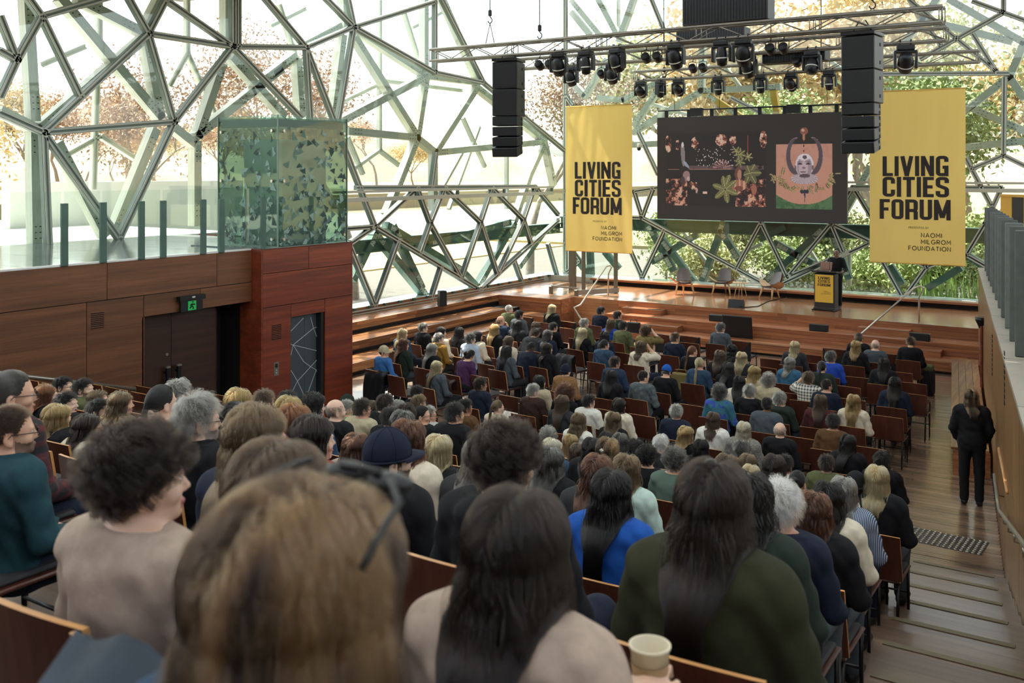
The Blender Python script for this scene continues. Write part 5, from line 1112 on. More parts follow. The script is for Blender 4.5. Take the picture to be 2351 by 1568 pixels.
# ---- hair: strands combed over the skull by a small simulation in the head's frame
def strands(n, seg, L, part=.0, mode='down', lift=.4, grav=.5, vol=.018, curl=(0, 0), clump=.0, nclump=60, seed=1, top=None, jit=.15, front=True, ring=False, flare=0):
    rg = np.random.default_rng(seed); C = np.array((0, -.006, .115)); R0 = np.array((.0755, .094, .089))
    pts = []
    while sum(map(len, pts)) < n:
        d = rg.normal(size=(4*n, 3)); d /= np.linalg.norm(d, axis=1)[:, None]; p = C+d*R0; k = scalp_mask(*p.T)
        if ring: k &= (p[:, 2] < (.098 if ring == 'cap' else .145)) & (p[:, 1] < .04)
        pts.append(p[k])
    p = np.concatenate(pts)[:n]; nrm = (p-C)/R0**2; nrm /= np.linalg.norm(nrm, axis=1)[:, None]
    ln = rg.uniform(*L, size=n) if isinstance(L, tuple) else np.full(n, L)
    if top is not None: ln = ln*np.where(p[:, 2] > .13, top, 1.)
    layer = rg.uniform(.003, 1, n)**1.0*vol+.002
    sg = np.sign(p[:, 0]-part+rg.normal(0, .004, n))
    if mode == 'down':
        t = np.stack([sg*(.75*np.clip((p[:, 2]-.10)/.1, 0, 1)+.05), -.30+0*sg, -.75+0*sg], 1); fr = (p[:, 1] > .045)
        t[fr] = np.stack([sg[fr]*1.1, np.full(fr.sum(), -.25), np.full(fr.sum(), -.35)], 1)
    elif mode == 'crown':
        t = p-np.array((.012, -.05, .19)); t[:, 2] -= .03; sw = np.stack([-t[:, 1], t[:, 0], 0*sg], 1); t = t/np.linalg.norm(t, axis=1)[:, None]+.35*sw/np.linalg.norm(sw, axis=1)[:, None]
    elif mode == 'back': t = np.stack([-.3*p[:, 0]/.07, -1+0*sg, .15+0*sg], 1)
    elif mode == 'pony': t = np.array((0, -.135, .085))-p; t /= np.linalg.norm(t, axis=1)[:, None]
    else: t = rg.normal(size=(n, 3))
    t += rg.normal(0, jit, (n, 3)); t -= nrm*(t*nrm).sum(1)[:, None]; t /= np.linalg.norm(t, axis=1)[:, None]+1e-9
    d = t+lift*nrm; d /= np.linalg.norm(d, axis=1)[:, None]; out = [p.copy()]; A0 = p.copy(); step = (ln/(seg-1))[:, None]
    for s in range(seg-1):
        f = s/(seg-1)
        if mode == 'pony':
            tgt = np.array((0, -.128, .088)); to = tgt-p; dist = np.linalg.norm(to, axis=1)
            near = (dist < .03) | (p[:, 1] < -.125); 
            if s == 0: passed = near.copy()
            passed |= near; g = np.where(passed[:, None], np.array((0, -.12, -1.)), to/(dist[:, None]+1e-6)); d = d*.35+g+rg.normal(0, .07, d.shape)
        else: d = d+np.array((0, 0, -grav))*(.35+f)+rg.normal(0, jit*.25, d.shape)
        if flare: d[:, 0] += flare*np.sign(p[:, 0])*f*.3; d[:, 1] -= flare*f*.3
        if mode == 'down': lowz = np.clip((.03-p[:, 2])/.12, 0, 1); d[:, 0] -= np.sign(p[:, 0])*.32*lowz*(np.abs(p[:, 0]) > .055); d[:, 1] -= .10*lowz*(p[:, 1] > -.09)
        d /= np.linalg.norm(d, axis=1)[:, None]; q = p+d*step
        for c_, r_ in ((C, R0), (np.array((0, -.012, -.02)), np.array((.062, .062, .12))), (np.array((0, -.022, -.20)), np.array((.195, .156, .20))), (np.array((-.15, -.025, -.10)), np.array((.12, .096, .088))), (np.array((.15, -.025, -.10)), np.array((.12, .096, .088)))):
            rr_ = r_[None]+layer[:, None]*(1.0 if c_ is C else .6); u = (q-c_)/rr_; k = np.linalg.norm(u, axis=1); ins = k < 1
            if mode == 'down' and c_[2] < -.05:      # drape over the back or the chest instead of piling up on the shoulders
                rest = np.sqrt(np.maximum(0, 1-u[:, 0]**2-u[:, 2]**2)); sgn = np.where(A0[:, 1] < .03, -1., 1.); q[ins, 1] = (c_[1]+sgn*rest*rr_[:, 1])[ins]
            else: q[ins] = c_+(q[ins]-c_)/k[ins][:, None]
        if mode == 'down':          # keep the sheet lying on the skull, then hanging straight
            u = (q-C)/(R0+layer[:, None]); k = np.linalg.norm(u, axis=1); hi_ = (q[:, 2] > .075) & (k > 1); q[hi_] += .5*(C+(q[hi_]-C)/k[hi_][:, None]-q[hi_])
            lim = .080+layer+(.016+.06*flare)*np.clip((.09-q[:, 2])/.2, 0, 1.2); ov = (q[:, 2] <= .09) & (np.abs(q[:, 0]) > lim); q[ov, 0] += .4*(np.sign(q[ov, 0])*lim[ov]-q[ov, 0])
            back = -(.106+layer+.075*np.clip((.02-q[:, 2])/.15, 0, 1)); q[:, 1] += .4*(np.maximum(q[:, 1], back)-q[:, 1])
        if mode != 'pony':
            fc = (q[:, 1] > .03) & (q[:, 2] < .125) & (np.abs(q[:, 0]) < .078); q[fc, 1] = np.maximum(.03, q[fc, 1]-.02); q[fc, 0] = np.sign(q[fc, 0]+1e-6)*np.maximum(np.abs(q[fc, 0]), .074)
        d2 = q-p; d = d2/(np.linalg.norm(d2, axis=1)[:, None]+1e-9); p = q; out.append(p.copy())
    A = np.stack(out, 1)
    gi = rg.choice(n, min(nclump, n), replace=False); root = A[:, 0]; near = np.argmin(((root[:, None]-root[gi][None])**2).sum(2), 1); g = gi[near]
    tt = np.linspace(0, 1, seg)
    if clump: w_ = (clump*tt**.8)[None, :, None]; A = A*(1-w_)+(A[g]+(A[:, :1]-A[g][:, :1])*.25)*w_
    if curl[0]:
        ph = rg.uniform(0, 6.28, n)[g]+rg.normal(0, .35, n); am = curl[0]*np.minimum(1, tt*2.2)[None]; fq = curl[1]*ln[:, None]*tt[None]+ph[:, None]
        b1 = np.cross(nrm, (0, 0, 1)); b1 /= np.linalg.norm(b1, axis=1)[:, None]+1e-6
        A += am[..., None]*(np.cos(fq)[..., None]*b1[:, None]+np.sin(fq)[..., None]*nrm[:, None]*.9)
    return A
def curves(name, A, r0, r1=None):
    n, s, _ = A.shape; hc = bpy.data.hair_curves.new(name); hc.add_curves([s]*n); hc.position_data.foreach_set('vector', np.ascontiguousarray(A, np.float32).ravel())
    at = hc.attributes.get('radius') or hc.attributes.new('radius', 'FLOAT', 'POINT'); rad = np.linspace(r0, r0*.35 if r1 is None else r1, s); at.data.foreach_set('value', np.tile(rad, n).astype(np.float32)); hc.materials.append(None); return hc
def HAIR(name, c, c2=None, rough=.34, k=.34):
    m = bpy.data.materials.new(name); m.use_nodes = True; t = m.node_tree; t.nodes.clear(); MATS[name] = m
    o = N(t, 'ShaderNodeOutputMaterial'); b = N(t, 'ShaderNodeBsdfHairPrincipled'); b.parametrization = 'COLOR'; b.inputs['Roughness'].default_value = rough; b.inputs['Radial Roughness'].default_value = .5
    dk = lambda h: tuple(v*k for v in lin(h)[:3])+(1,)
    hi = N(t, 'ShaderNodeHairInfo'); mx = N(t, 'ShaderNodeMix', data_type='RGBA'); mx.inputs[6].default_value = dk(c); mx.inputs[7].default_value = dk(c2 or c)
    tc = N(t, 'ShaderNodeTexCoord'); mp = N(t, 'ShaderNodeMapping'); mp.inputs['Scale'].default_value = (16, 16, 1.6) if 'highl' in name else (38, 38, 3.0); t.links.new(tc.outputs['Object'], mp.inputs['Vector'])
    nz = N(t, 'ShaderNodeTexNoise', Scale=1.0, Detail=3.0); t.links.new(mp.outputs[0], nz.inputs['Vector'])
    mr = N(t, 'ShaderNodeMapRange'); mr.inputs['From Min'].default_value = .42; mr.inputs['From Max'].default_value = .66; t.links.new(nz.outputs['Fac'], mr.inputs['Value']); t.links.new(mr.outputs[0], mx.inputs[0])
    hv = N(t, 'ShaderNodeHueSaturation'); m3 = N(t, 'ShaderNodeMapRange'); m3.inputs['To Min'].default_value = .7; m3.inputs['To Max'].default_value = 1.35; t.links.new(hi.outputs['Random'], m3.inputs['Value'])
    t.links.new(m3.outputs[0], hv.inputs['Value']); t.links.new(mx.outputs[2], hv.inputs['Color']); t.links.new(hv.outputs[0], b.inputs['Color']); t.links.new(b.outputs[0], o.inputs[0])
    M(name+' scalp', dk(c)[:3], .7); return m
HC = {'black': ('#1d1916', '#2a241f'), 'darkbrown': ('#352820', '#4a382b'), 'brown': ('#553f2e', '#6d523b'), 'lightbrown': ('#7a5f42', '#957650'), 'blonde': ('#b3925e', '#d2b57e'), 'golden': ('#9a7440', '#c79d5c'), 'paleblonde': ('#cdb88c', '#e4d5b0'),
      'grey': ('#77736b', '#9d998f'), 'darkgrey': ('#4d4a46', '#77726b'), 'white': ('#c9c4b8', '#e5e1d6'), 'auburn': ('#5c3322', '#7a4a30'), 'copper': ('#8a4a26', '#b06a3a'), 'red': ('#7a3620', '#98502e'), 'highlighted': ('#33241a', '#a57a4e')}
for k_, (a_, b_) in HC.items(): HAIR('hair '+k_, a_, b_, k=.6 if k_ in ('white', 'paleblonde', 'blonde') else (.42 if k_ in ('grey', 'golden', 'highlighted') else (.13 if k_ in ('black', 'darkbrown') else .24)), rough=.24)
HAIR_WORD = {'darkbrown': 'dark brown', 'lightbrown': 'light brown', 'paleblonde': 'pale blonde', 'darkgrey': 'dark grey', 'highlighted': 'blonde streaked brown'}
ST = {  # style: words, far strand settings
 'short': ('short', dict(n=1500, seg=6, L=(.035, .06), mode='crown', lift=.45, grav=.15, vol=.010)),
 'crop': ('cropped', dict(n=1500, seg=4, L=(.012, .02), mode='crown', lift=.8, grav=.1, vol=.004)),
 'messy': ('tousled', dict(n=1500, seg=8, L=(.05, .075), mode='crown', lift=.6, grav=.3, vol=.012, curl=(.008, 60), clump=.4, nclump=90, jit=.3)),
 'curly': ('curly', dict(n=1600, seg=14, L=(.07, .11), mode='crown', lift=.8, grav=.32, vol=.018, curl=(.014, 95), clump=.5, nclump=140, jit=.35)),
 'tightcurl': ('short curly', dict(n=1700, seg=12, L=(.035, .055), top=1.7, mode='crown', lift=.8, grav=.2, vol=.012, curl=(.010, 120), clump=.55, nclump=130, jit=.35)),
 'afro': ('big curly', dict(n=1800, seg=16, L=(.13, .18), mode='crown', lift=1.1, grav=.38, vol=.038, curl=(.016, 100), clump=.5, nclump=160, jit=.4)),
 'bob': ('bobbed', dict(n=1900, seg=14, L=(.22, .28), mode='down', lift=.10, grav=.6, vol=.020, clump=.15, nclump=80)),
 'wavybob': ('wavy bobbed', dict(n=1900, seg=16, L=(.24, .32), mode='down', lift=.14, grav=.6, vol=.024, curl=(.008, 38), clump=.5, nclump=70)),
 'long': ('long straight', dict(n=2300, seg=18, L=(.42, .54), mode='down', lift=.08, grav=.7, vol=.019, clump=.25, nclump=70)),
 'wavy': ('long wavy', dict(n=2300, seg=22, L=(.40, .52), mode='down', lift=.12, grav=.65, vol=.026, curl=(.011, 30), clump=.55, nclump=70, flare=.25)),
 'curlylong': ('long curly', dict(n=2300, seg=26, L=(.34, .46), mode='down', lift=.25, grav=.55, vol=.028, curl=(.013, 70), clump=.55, nclump=110, flare=.4)),
 'pony': ('ponytailed', dict(n=1900, seg=16, L=(.34, .46), mode='pony', lift=.1, vol=.006)),
 'bun': ('pinned-up', dict(n=1300, seg=8, L=(.10, .15), mode='pony', lift=.1, vol=.006)),
 'under': ('short', dict(n=1100, seg=5, L=(.025, .04), mode='crown', lift=.3, grav=.3, vol=.005, ring='cap')),
 'bald': ('bald', dict(n=700, seg=5, L=(.015, .03), mode='crown', lift=.35, grav=.2, vol=.005, ring=True)),
 'balding': ('thinning', dict(n=1000, seg=6, L=(.03, .05), mode='crown', lift=.35, grav=.2, vol=.008, ring=True)),
}
HAIRS = {}; HTOP = {}; HWID = {}
def bun_strands(n, c, r, seed):
    rg = np.random.default_rng(seed); a = rg.uniform(0, 6.28, n); t = np.linspace(0, 1, 12)[None]; th = a[:, None]+t*5; ph = rg.uniform(-1.2, 1.2, n)[:, None]+.4*np.sin(t*6+a[:, None])
    return np.stack([c[0]+r*np.cos(th)*np.cos(ph), c[1]-r*.7*np.sin(ph), c[2]+r*np.sin(th)*np.cos(ph)], 2)
def hair_data(style, near=0):
    k = (style, near)
    if k in HAIRS: return HAIRS[k]
    s = dict(ST[style][1]); r0 = .0013
    if near: s['n'] = int(s['n']*near); s['seg'] = int(s['seg']*1.3); r0 = .0013/math.sqrt(near)*.8; s['nclump'] = int(s.get('nclump', 60)*2.2); s['seed'] = 40+len(HAIRS)
    A = strands(**s); HAIRS[k] = curves('hair_'+style, A, r0); HTOP[k] = float(np.percentile(A[..., 2], 99.6)); zb_ = A[(A[..., 2] > .03) & (A[..., 2] < .16)]; HWID[k] = float(np.percentile(np.abs(zb_[:, 0]), 98))*2
    if style == 'bun': HAIRS[('bunknot', near)] = curves('hair_knot', bun_strands(500, (0, -.125, .13), .045, 3), .0013)
    return HAIRS[k]
# ================================================================= chairs
W_PLY = WOOD('chair ply back', ('#3a1c13', '#4a2519', '#5c3022'), 'Z', .38, .14, 1.2, world=False)
W_EDGE = M('lit-toned ply edge', '#c08a52', .45, 0, .1, 12)  # pale ply, its tone brightened to carry the light catching the chair edges
M_LEG = M('chair leg steel', '#2a2827', .35, .6); M_PAD = M('charcoal seat pad', '#2b2a2b', .8); M_COVER = M('black chair cover', '#131315', .85)
def curved_panel(w_, h_, th, sag, tilt, n=10, z0=.47, y0=-.235):
    v = []; f = []; mi = []
    rows = (0, .5, 1)
    for side in (0, 1):
        for i in range(n+1):
            u = i/n*2-1
            for r_ in rows:
                z = z0+h_*r_+.012*(1-u*u)*(r_ == 1); y = y0-(z-z0)*tilt-sag*(1-u*u)+(th if side else 0); v.append((u*w_/2*(1-.04*r_), y, z))
    k = len(rows); off = (n+1)*k
    for i in range(n):
        for j in range(k-1):
            a = i*k+j; b = (i+1)*k+j; f.append((a, b, b+1, a+1)); mi.append(0); f.append((off+a, off+a+1, off+b+1, off+b)); mi.append(0)
        for j in (0, k-1): a = i*k+j; b = (i+1)*k+j; f.append((a, off+a, off+b, b) if j == 0 else (a, b, off+b, off+a)); mi.append(1)
    for i in (0, n):
        for j in range(k-1): a = i*k+j; f.append((a, a+1, off+a+1, off+a) if i == 0 else (a, off+a, off+a+1, a+1)); mi.append(1)
    return mesh('backrest', v, f, False, mi)
BACK = curved_panel(.51, .375, .016, .035, .16); SEATP = rbox_mesh('seat', .47, .45, .018, .006, 1, (0, .0, .445)); PADM = rbox_mesh('seat_pad', .43, .40, .025, .010, 1, (0, .01, .466))
LEGM = {}
for nm, pts in (('f', [(0, .20, .44), (0, .215, 0)]), ('b', [(0, -.19, .44), (0, -.25, 0)])): LEGM[nm] = tube_mesh('leg', pts, .013, 6)
UPR = tube_mesh('back_upright', [(0, -.20, .44), (0, -.245, .50), (0, -.275, .72)], .011, 6); BARM = tube_mesh('stretcher', [(-.215, .205, .22), (.215, .205, .22)], .009, 6)
COVM = rbox_mesh('cover', .54, .06, .46, .02, 2, (0, -.265, .62))
CHAIRS = []
CH0 = empty('auditorium_chair')
def _fill_chair(c, cover=False):
    obj('backrest', BACK, c, [W_PLY, W_EDGE]); obj('seat', SEATP, c, [W_PLY]); obj('seat_pad', PADM, c, [M_PAD])
    for s in (-.215, .215):
        obj('leg', LEGM['f'], c, [M_LEG], (s, 0, 0)); obj('leg', LEGM['b'], c, [M_LEG], (s, 0, 0)); obj('back_upright', UPR, c, [M_LEG], (s*.9, .012, 0))
    obj('stretcher', BARM, c, [M_LEG])
    if cover: obj('slip_cover', COVM, c, [M_COVER])
def chair(x, y, z, rz, label, group, cover=False, tiny=False):
    c = empty('auditorium_chair', (x, y, z), rz, label, 'chair', group); _fill_chair(c, cover); CHAIRS.append((x, y, z)); return c
bpy.data.objects.remove(CH0)
# ================================================================= the audience
VAR = {}
for nm, kw in {'A': {}, 'B': dict(yaw=24), 'C': dict(yaw=58), 'D': dict(yaw=-22), 'E': dict(yaw=8, pitch=28, lean=.28, arms='write'), 'K': dict(pitch=24, yaw=-6), 'H': dict(yaw=6, arms='head', fine=True), 'HL': dict(yaw=4, arms='headL'), 'T': dict(yaw=30, lean=.12, arms='chin'), 'L': dict(lean=.7, pitch=30), 'P': dict(arms='cup', fine=True), 'AF': dict(fine=True, yaw=4), 'CF': dict(fine=True, yaw=24)}.items(): VAR[nm] = body_variant('person_'+nm, **kw)
VAR['S'] = body_variant('standing', stand=True, arms='stand', yaw=-8); VAR['SL'] = body_variant('speaker', stand=True, arms='lectern', yaw=-25, pitch=14)
SKIN = [M('skin '+str(i), c, .5, 0, .04, 14) for i, c in enumerate(('#d3a588', '#c4947a', '#dcb69c', '#a9785a', '#6b4531'))]
for s_ in SKIN: p = s_.node_tree.nodes['Principled BSDF']; p.inputs['Subsurface Weight'].default_value = .12; p.inputs['Subsurface Radius'].default_value = (.012, .005, .003)
M_EYE = M('eye white', '#e4dfd8', .2); M_IRIS = M('iris', '#2d2018', .2); M_LIP = M('lips', '#a5645a', .5)
TOPC = {'black': '#17171a', 'charcoal': '#2e2f32', 'navy': '#1b2233', 'darkblue': '#28364d', 'denim': '#31475f', 'blue': '#3b6aa3', 'royal': '#2749a8', 'cobalt': '#1f55a8', 'teal': '#1f3f46', 'tealblue': '#3a6582', 'grey': '#77797a', 'slate': '#4a5258', 'white': '#dfdcd2', 'cream': '#d8cdb6', 'beige': '#b09c8c', 'stone': '#b5a98c', 'olive': '#5d6140', 'darkolive': '#2f301d', 'green': '#2f9a68', 'darkgreen': '#26312a', 'sage': '#55695c', 'mustard': '#8a6a2c', 'brown': '#5e4229', 'darkbrown': '#37251f', 'maroon': '#4a2226', 'purple': '#472a4c', 'red': '#b5402f', 'lightblue': '#b3c0cf', 'tan': '#8a6540', 'khaki': '#76683f', 'mint': '#b7cdc2'}
TOPW = {'darkblue': 'dark blue', 'royal': 'royal blue', 'cobalt': 'cobalt blue', 'tealblue': 'teal blue', 'lightblue': 'pale blue', 'darkolive': 'dark olive', 'darkgreen': 'dark green', 'darkbrown': 'dark brown', 'sage': 'sage green', 'mint': 'mint green'}
def CLOTH(c): return M('cloth '+c, TOPC[c], .88, 0, .10, 26, .12, spec=.25)
def pattern_cloth(name, c1, c2, kind, sc, c3=None):
    m, t, p = base(name); tc = N(t, 'ShaderNodeTexCoord'); p.inputs['Roughness'].default_value = .9; mx = N(t, 'ShaderNodeMix', data_type='RGBA'); mx.inputs[6].default_value = lin(c1); mx.inputs[7].default_value = lin(c2)
    if kind == 'stripe' or kind == 'check':
        w1 = N(t, 'ShaderNodeTexWave', Scale=sc); t.links.new(tc.outputs['Object'], w1.inputs['Vector']); g = N(t, 'ShaderNodeMath', operation='GREATER_THAN'); g.inputs[1].default_value = .62; t.links.new(w1.outputs['Fac'], g.inputs[0])
        if kind == 'check':
            w2 = N(t, 'ShaderNodeTexWave', Scale=sc, bands_direction='Z'); t.links.new(tc.outputs['Object'], w2.inputs['Vector']); g2 = N(t, 'ShaderNodeMath', operation='GREATER_THAN'); g2.inputs[1].default_value = .62; t.links.new(w2.outputs['Fac'], g2.inputs[0])
            a = N(t, 'ShaderNodeMath', operation='ADD'); t.links.new(g.outputs[0], a.inputs[0]); t.links.new(g2.outputs[0], a.inputs[1]); h = N(t, 'ShaderNodeMath', operation='MULTIPLY'); h.inputs[1].default_value = .5; t.links.new(a.outputs[0], h.inputs[0]); t.links.new(h.outputs[0], mx.inputs[0])
        else: t.links.new(g.outputs[0], mx.inputs[0])
    else:
        n_ = N(t, 'ShaderNodeTexNoise', Scale=sc, Detail=2.0); t.links.new(tc.outputs['Object'], n_.inputs['Vector']); g = N(t, 'ShaderNodeMath', operation='GREATER_THAN'); g.inputs[1].default_value = .55; t.links.new(n_.outputs['Fac'], g.inputs[0]); t.links.new(g.outputs[0], mx.inputs[0])
    t.links.new(mx.outputs[2], p.inputs['Base Color']); return m
PAT = {'plaid': ('white plaid', pattern_cloth('white plaid cloth', '#ddd9cc', '#3a3a38', 'check', 6)), 'redplaid': ('dark red plaid', pattern_cloth('dark red plaid cloth', '#1f1d1f', '#5b2024', 'check', 5)), 'stripe': ('blue striped', pattern_cloth('blue striped cloth', '#34435c', '#a9b4c4', 'stripe', 26)), 'palestripe': ('white striped', pattern_cloth('white striped cloth', '#d8d6cf', '#76787a', 'stripe', 22)), 'goldstripe': ('mustard striped', pattern_cloth('mustard striped cloth', '#6d5a2c', '#a08a4c', 'stripe', 20)), 'bluegreen': ('blue and green patterned', pattern_cloth('blue green patterned cloth', '#33697a', '#3347a5', 'blob', 9)), 'leopard': ('leopard print', pattern_cloth('leopard print cloth', '#8c7652', '#2e251c', 'blob', 40)), 'tweed': ('grey tweed', pattern_cloth('grey tweed cloth', '#6f6d66', '#918d84', 'blob', 60)), 'rib': ('ribbed green', pattern_cloth('ribbed green cloth', '#4f6257', '#5f7467', 'stripe', 34)), 'cord': ('ribbed black', pattern_cloth('ribbed black cloth', '#19191b', '#38383b', 'stripe', 30)), 'puffer': ('quilted grey', pattern_cloth('quilted grey cloth', '#4c5456', '#5d6668', 'blob', 14))}
DATA = '''
F 882 792 0 under darkbrown blue jumper C cap=stone
F 925 755 0 wavybob blonde denim jacket B
F 972 740 0 short darkgrey black jacket B
F 1013 751 0 bob black cream cardigan B
F 927 779 0 curlylong auburn darkgreen top B
F 1008 763 0 short darkgrey mustard jacket B
F 993 790 0 wavy grey black top B
F 1055 752 0 curlylong black charcoal top A
F 1081 764 0 messy darkgrey lightblue shirt B
F 1097 761 0 wavybob black cream jacket B
F 1076 809 0 bun black purple jumper E
F 1004 829 0 long blonde slate jumper B
F 1136 745 0 wavy golden black top A
F 1150 728 0 bald brown darkblue jumper T
F 1169 699.5 0 crop white olive jacket B
F 1193 711.5 0 messy black slate jacket B
F 1189 735 0 long black charcoal jacket A
F 1231 739 0 long brown black top A
F 1231 756 0 short darkbrown charcoal hooded L
F 1271 739 0 short black black top B
F 1268 699.5 0 bob blonde black jacket B
F 1258 758 0 bob darkgrey navy jacket B
F 1169 772 0 long brown cream vest B
F 1164 794 0 long black slate top A
F 1216 790 0 crop black navy coat E skin=4
F 1257 788 0 bob darkbrown black coat B scarf=cream
F 1299 834 0 under darkbrown tan coat A beanie=navy
F 1298 878 0 afro auburn black jumper A
F 1225 879 0 short grey darkbrown shirt B
F 1239 862 0 long black stone jumper B
F 1104 865 0 messy darkbrown navy jacket B glasses=1
F 1143 919 0 pony lightbrown cream jumper B
F 1069 913 0 short black brown jumper B skin=3
F 1292 907.5 0 long brown charcoal jumper A
F 1352 904 0 short black white shirt B
F 1329 949.6 0 curlylong lightbrown white jumper A
F 1342 730 0 messy grey olive jacket B
F 1380 703 0 short black navy jacket B
F 1338 753 0 long blonde black top A
F 1388 779 0 balding black denim jacket B
F 1418 713 0 short black darkgreen jacket B scarf=tan
F 1403 733 0 bob brown royal jumper A
F 1431 736 0 short black olive shirt A
F 1389 761 0 long black navy jumper A
F 1483 745 0 curly brown khaki jacket H
F 1550 762 0 short brown navy jumper B
F 1472 784 0 bob brown cream jacket H
F 1412 817 0 short darkbrown darkblue shirt B
F 1404 850 0 long black black top A
F 1477 850 0 crop darkbrown puffer jacket B
F 1529 837 0 under darkgrey black jumper K cap=cobalt
F 1590 794 0 pony copper black jacket B
F 1606 821 0 pony blonde denim jumper A
F 1653 804 0 long brown black top A
F 1681 792 0 curlylong black black top A
F 1703 809 0 wavy blonde charcoal top A
F 1673 832 0 long black black jumper B
F 1655 740 0 messy darkgrey slate vest B
F 1733 841.6 0 wavy golden stone top B
F 1698 863 0 long black cream jumper A
F 1765 854 0 curly grey stone jacket B
F 1721 880.6 0 messy grey black jumper A
F 1652 879 0 curly darkgrey bluegreen jumper A
F 1761 911 0 crop black slate coat A skin=4
F 1791 898 0 messy grey darkgreen hooded B
F 1553 926 0 short grey navy jacket A
F 1638 947 0 bob brown white shirt A
F 1422 914 0 long darkbrown cream top B
F 1410 947.5 0 wavy lightbrown black jumper A
F 1825 784 0 bob blonde charcoal jacket A
F 1972 764 0 balding brown black jumper A
F 1965 783 0 bob golden black jumper A
F 2010 780 0 bald grey slate jumper A
F 2091 773 0 short brown black jacket K
F 1908 804.5 0 messy darkgrey royal jumper B
F 1814 821 0 bob grey tealblue jumper B
F 1887 829 0 pony black darkgreen jacket A
F 1856 852 0 messy brown plaid shirt HL
F 1898 869 0 crop darkbrown navy jumper B
F 2030 822 0 long black black jacket A
F 2055 865 0 wavy darkbrown navy jacket A cap=black
F 1884 906 0 long brown maroon top A
F 1960 907 0 wavy golden cream top A
F 1913 948 0 short black brown jumper A skin=3
F 1791 970 0 bald grey black jacket A
F 1708 969 0 bob paleblonde tweed jacket A
F 1948 998 0 long black black top B
F 1518 996 0 messy white charcoal jumper A
F 1575 980 0 wavy golden black top B
F 1610 1009 0 long black black top A
F 1259 978 0 curly grey charcoal jumper A
R 1486 1018.6 49 tightcurl black black jumper A collar=mustard
R 1550 1023 56 tightcurl darkgrey rib vest A
R 1439 1045 72 wavybob lightbrown mint jumper A
R 1372 1045 74 bob auburn charcoal coat A
F 1392 992 40 bob black black top A
R 1424 995 42 bob darkgrey black top A
R 1396 1006 54 wavybob highlighted black jumper A clip=1
R 1361 1005 47 long black black coat A
F 1311 998.6 40 bob golden navy jacket A
R 1329 1017.5 44 long brown black top A
R 1267 1007.5 42 bob paleblonde denim jacket B
R 1263.6 1028.7 67 wavy darkgrey black coat A scarf=red
R 1405 1080 98 long black cobalt jumper AF near=1.8
F 1460 1008 40 curly black charcoal jumper A
R 1668 1044.6 56 bob brown black top A
F 1703 1009.5 34 messy darkgrey black jumper A
R 1724 1067.6 50 bob blonde black jumper A
R 1717 1043 40 bob lightbrown navy jacket A
R 1778 1044.6 52 bob darkbrown white shirt A
F 1803 1041 34 short black cream shirt A
R 1831 1079 42 bun black charcoal top A
F 1898 1041 40 short darkbrown olive jacket A
F 2026 1034 40 messy black black jacket A
R 2014 1070 48 bob blonde black coat A n=4
R 1965 1078.6 42 under black cream jumper A beanie=black n=4
R 1937 1096 52 wavybob grey stripe shirt A n=5
R 1902 1109 66 wavy black cream shirt A n=6
R 1792 1092.6 96 messy white navy jumper AF near=2.5 n=8
R 1869 1131 70 wavybob auburn black jacket A n=7
R 1715 1087 82 curlylong black darkgreen jacket AF n=9
R 1640 1062 158 long darkbrown darkolive jacket AF near=4 bun=1 n=10 shirt=1
R 28 849 84 bun darkgrey redplaid shirt CF glasses=1 near=2
R 23 926 112 crop brown teal shirt CF glasses=1 beard=1 near=4
R 106 883 48 long copper black jumper B
R 132 929 58 bob golden black coat A
R 146 863 42 short black goldstripe jumper C glasses=1
R 153 898 46 short black black coat C
R 193 867 44 short black olive shirt C beard=1
R 226 897 42 wavybob lightbrown khaki top C
R 228 914 46 short black charcoal coat C beard=1
R 202 952 54 bob darkbrown cream top B glasses=1
R 278 900 44 bob lightbrown leopard top B
R 372 884 92 pony black beige jumper HL n=8
R 410 868 66 messy grey black jumper A
R 457 897 112 messy grey black shirt CF glasses=1 beard=1 near=2.5
R 325 960 212 tightcurl darkbrown beige jumper CF near=7 n=11
R 548 893 66 bob golden black top A
R 607 891 46 short brown charcoal jumper A
R 548 924 70 long black black jumper A
R 590 932 128 bob lightbrown navy jumper B near=2.5
R 661 894 42 short black black top A
R 663 911 58 bob golden black top A
R 677 929 64 bob copper navy jumper A
R 720 903 48 curlylong black denim top B
R 771 917 42 bald darkgrey black hooded B
R 795 916 34 short grey green jumper B
R 798 903 32 under black darkgreen jacket B cap=darkgreen
R 832 912 38 short darkbrown stone jumper B glasses=1
R 857 920 36 long brown black jumper A
R 884 903 38 messy darkbrown black jumper A
R 915 919 36 bob grey charcoal jumper A
R 895 933 44 short black black coat A
R 931 925 52 messy darkbrown black jumper A
R 925 944 50 wavybob darkgrey navy coat A
R 969 931 34 bun black black jumper C glasses=1
R 985 930 34 short grey palestripe shirt C glasses=1
R 962.5 905 34 messy lightbrown charcoal jumper B
R 958 883 32 short black black top A
R 720 955 82 long darkbrown red jumper B near=1.6
R 819 995 66 long auburn beige coat A
R 892 978 112 under darkbrown black shirt CF cap=navy near=2 beard=1
R 937 967 88 wavybob auburn cream jacket A scarf=teal
R 643 1017 190 long brown black coat AF near=5 n=11
R 1007 998 57 long blonde black top A
R 1044 921 44 short black black jacket B
R 1106 1006 76 bob grey cord jacket A
R 1163 960 130 tightcurl darkbrown black hooded AF near=5 n=10
R 1190 1128 212 long darkbrown beige jumper P near=6 n=11
R 700 1130 440 wavy highlighted denim jacket AF near=10 n=12 sung=1 far=.62
'''
rg = random.Random(21)
Y_ROW = lambda n: 12.345-GO*(n-1)-.62
ALLP = []
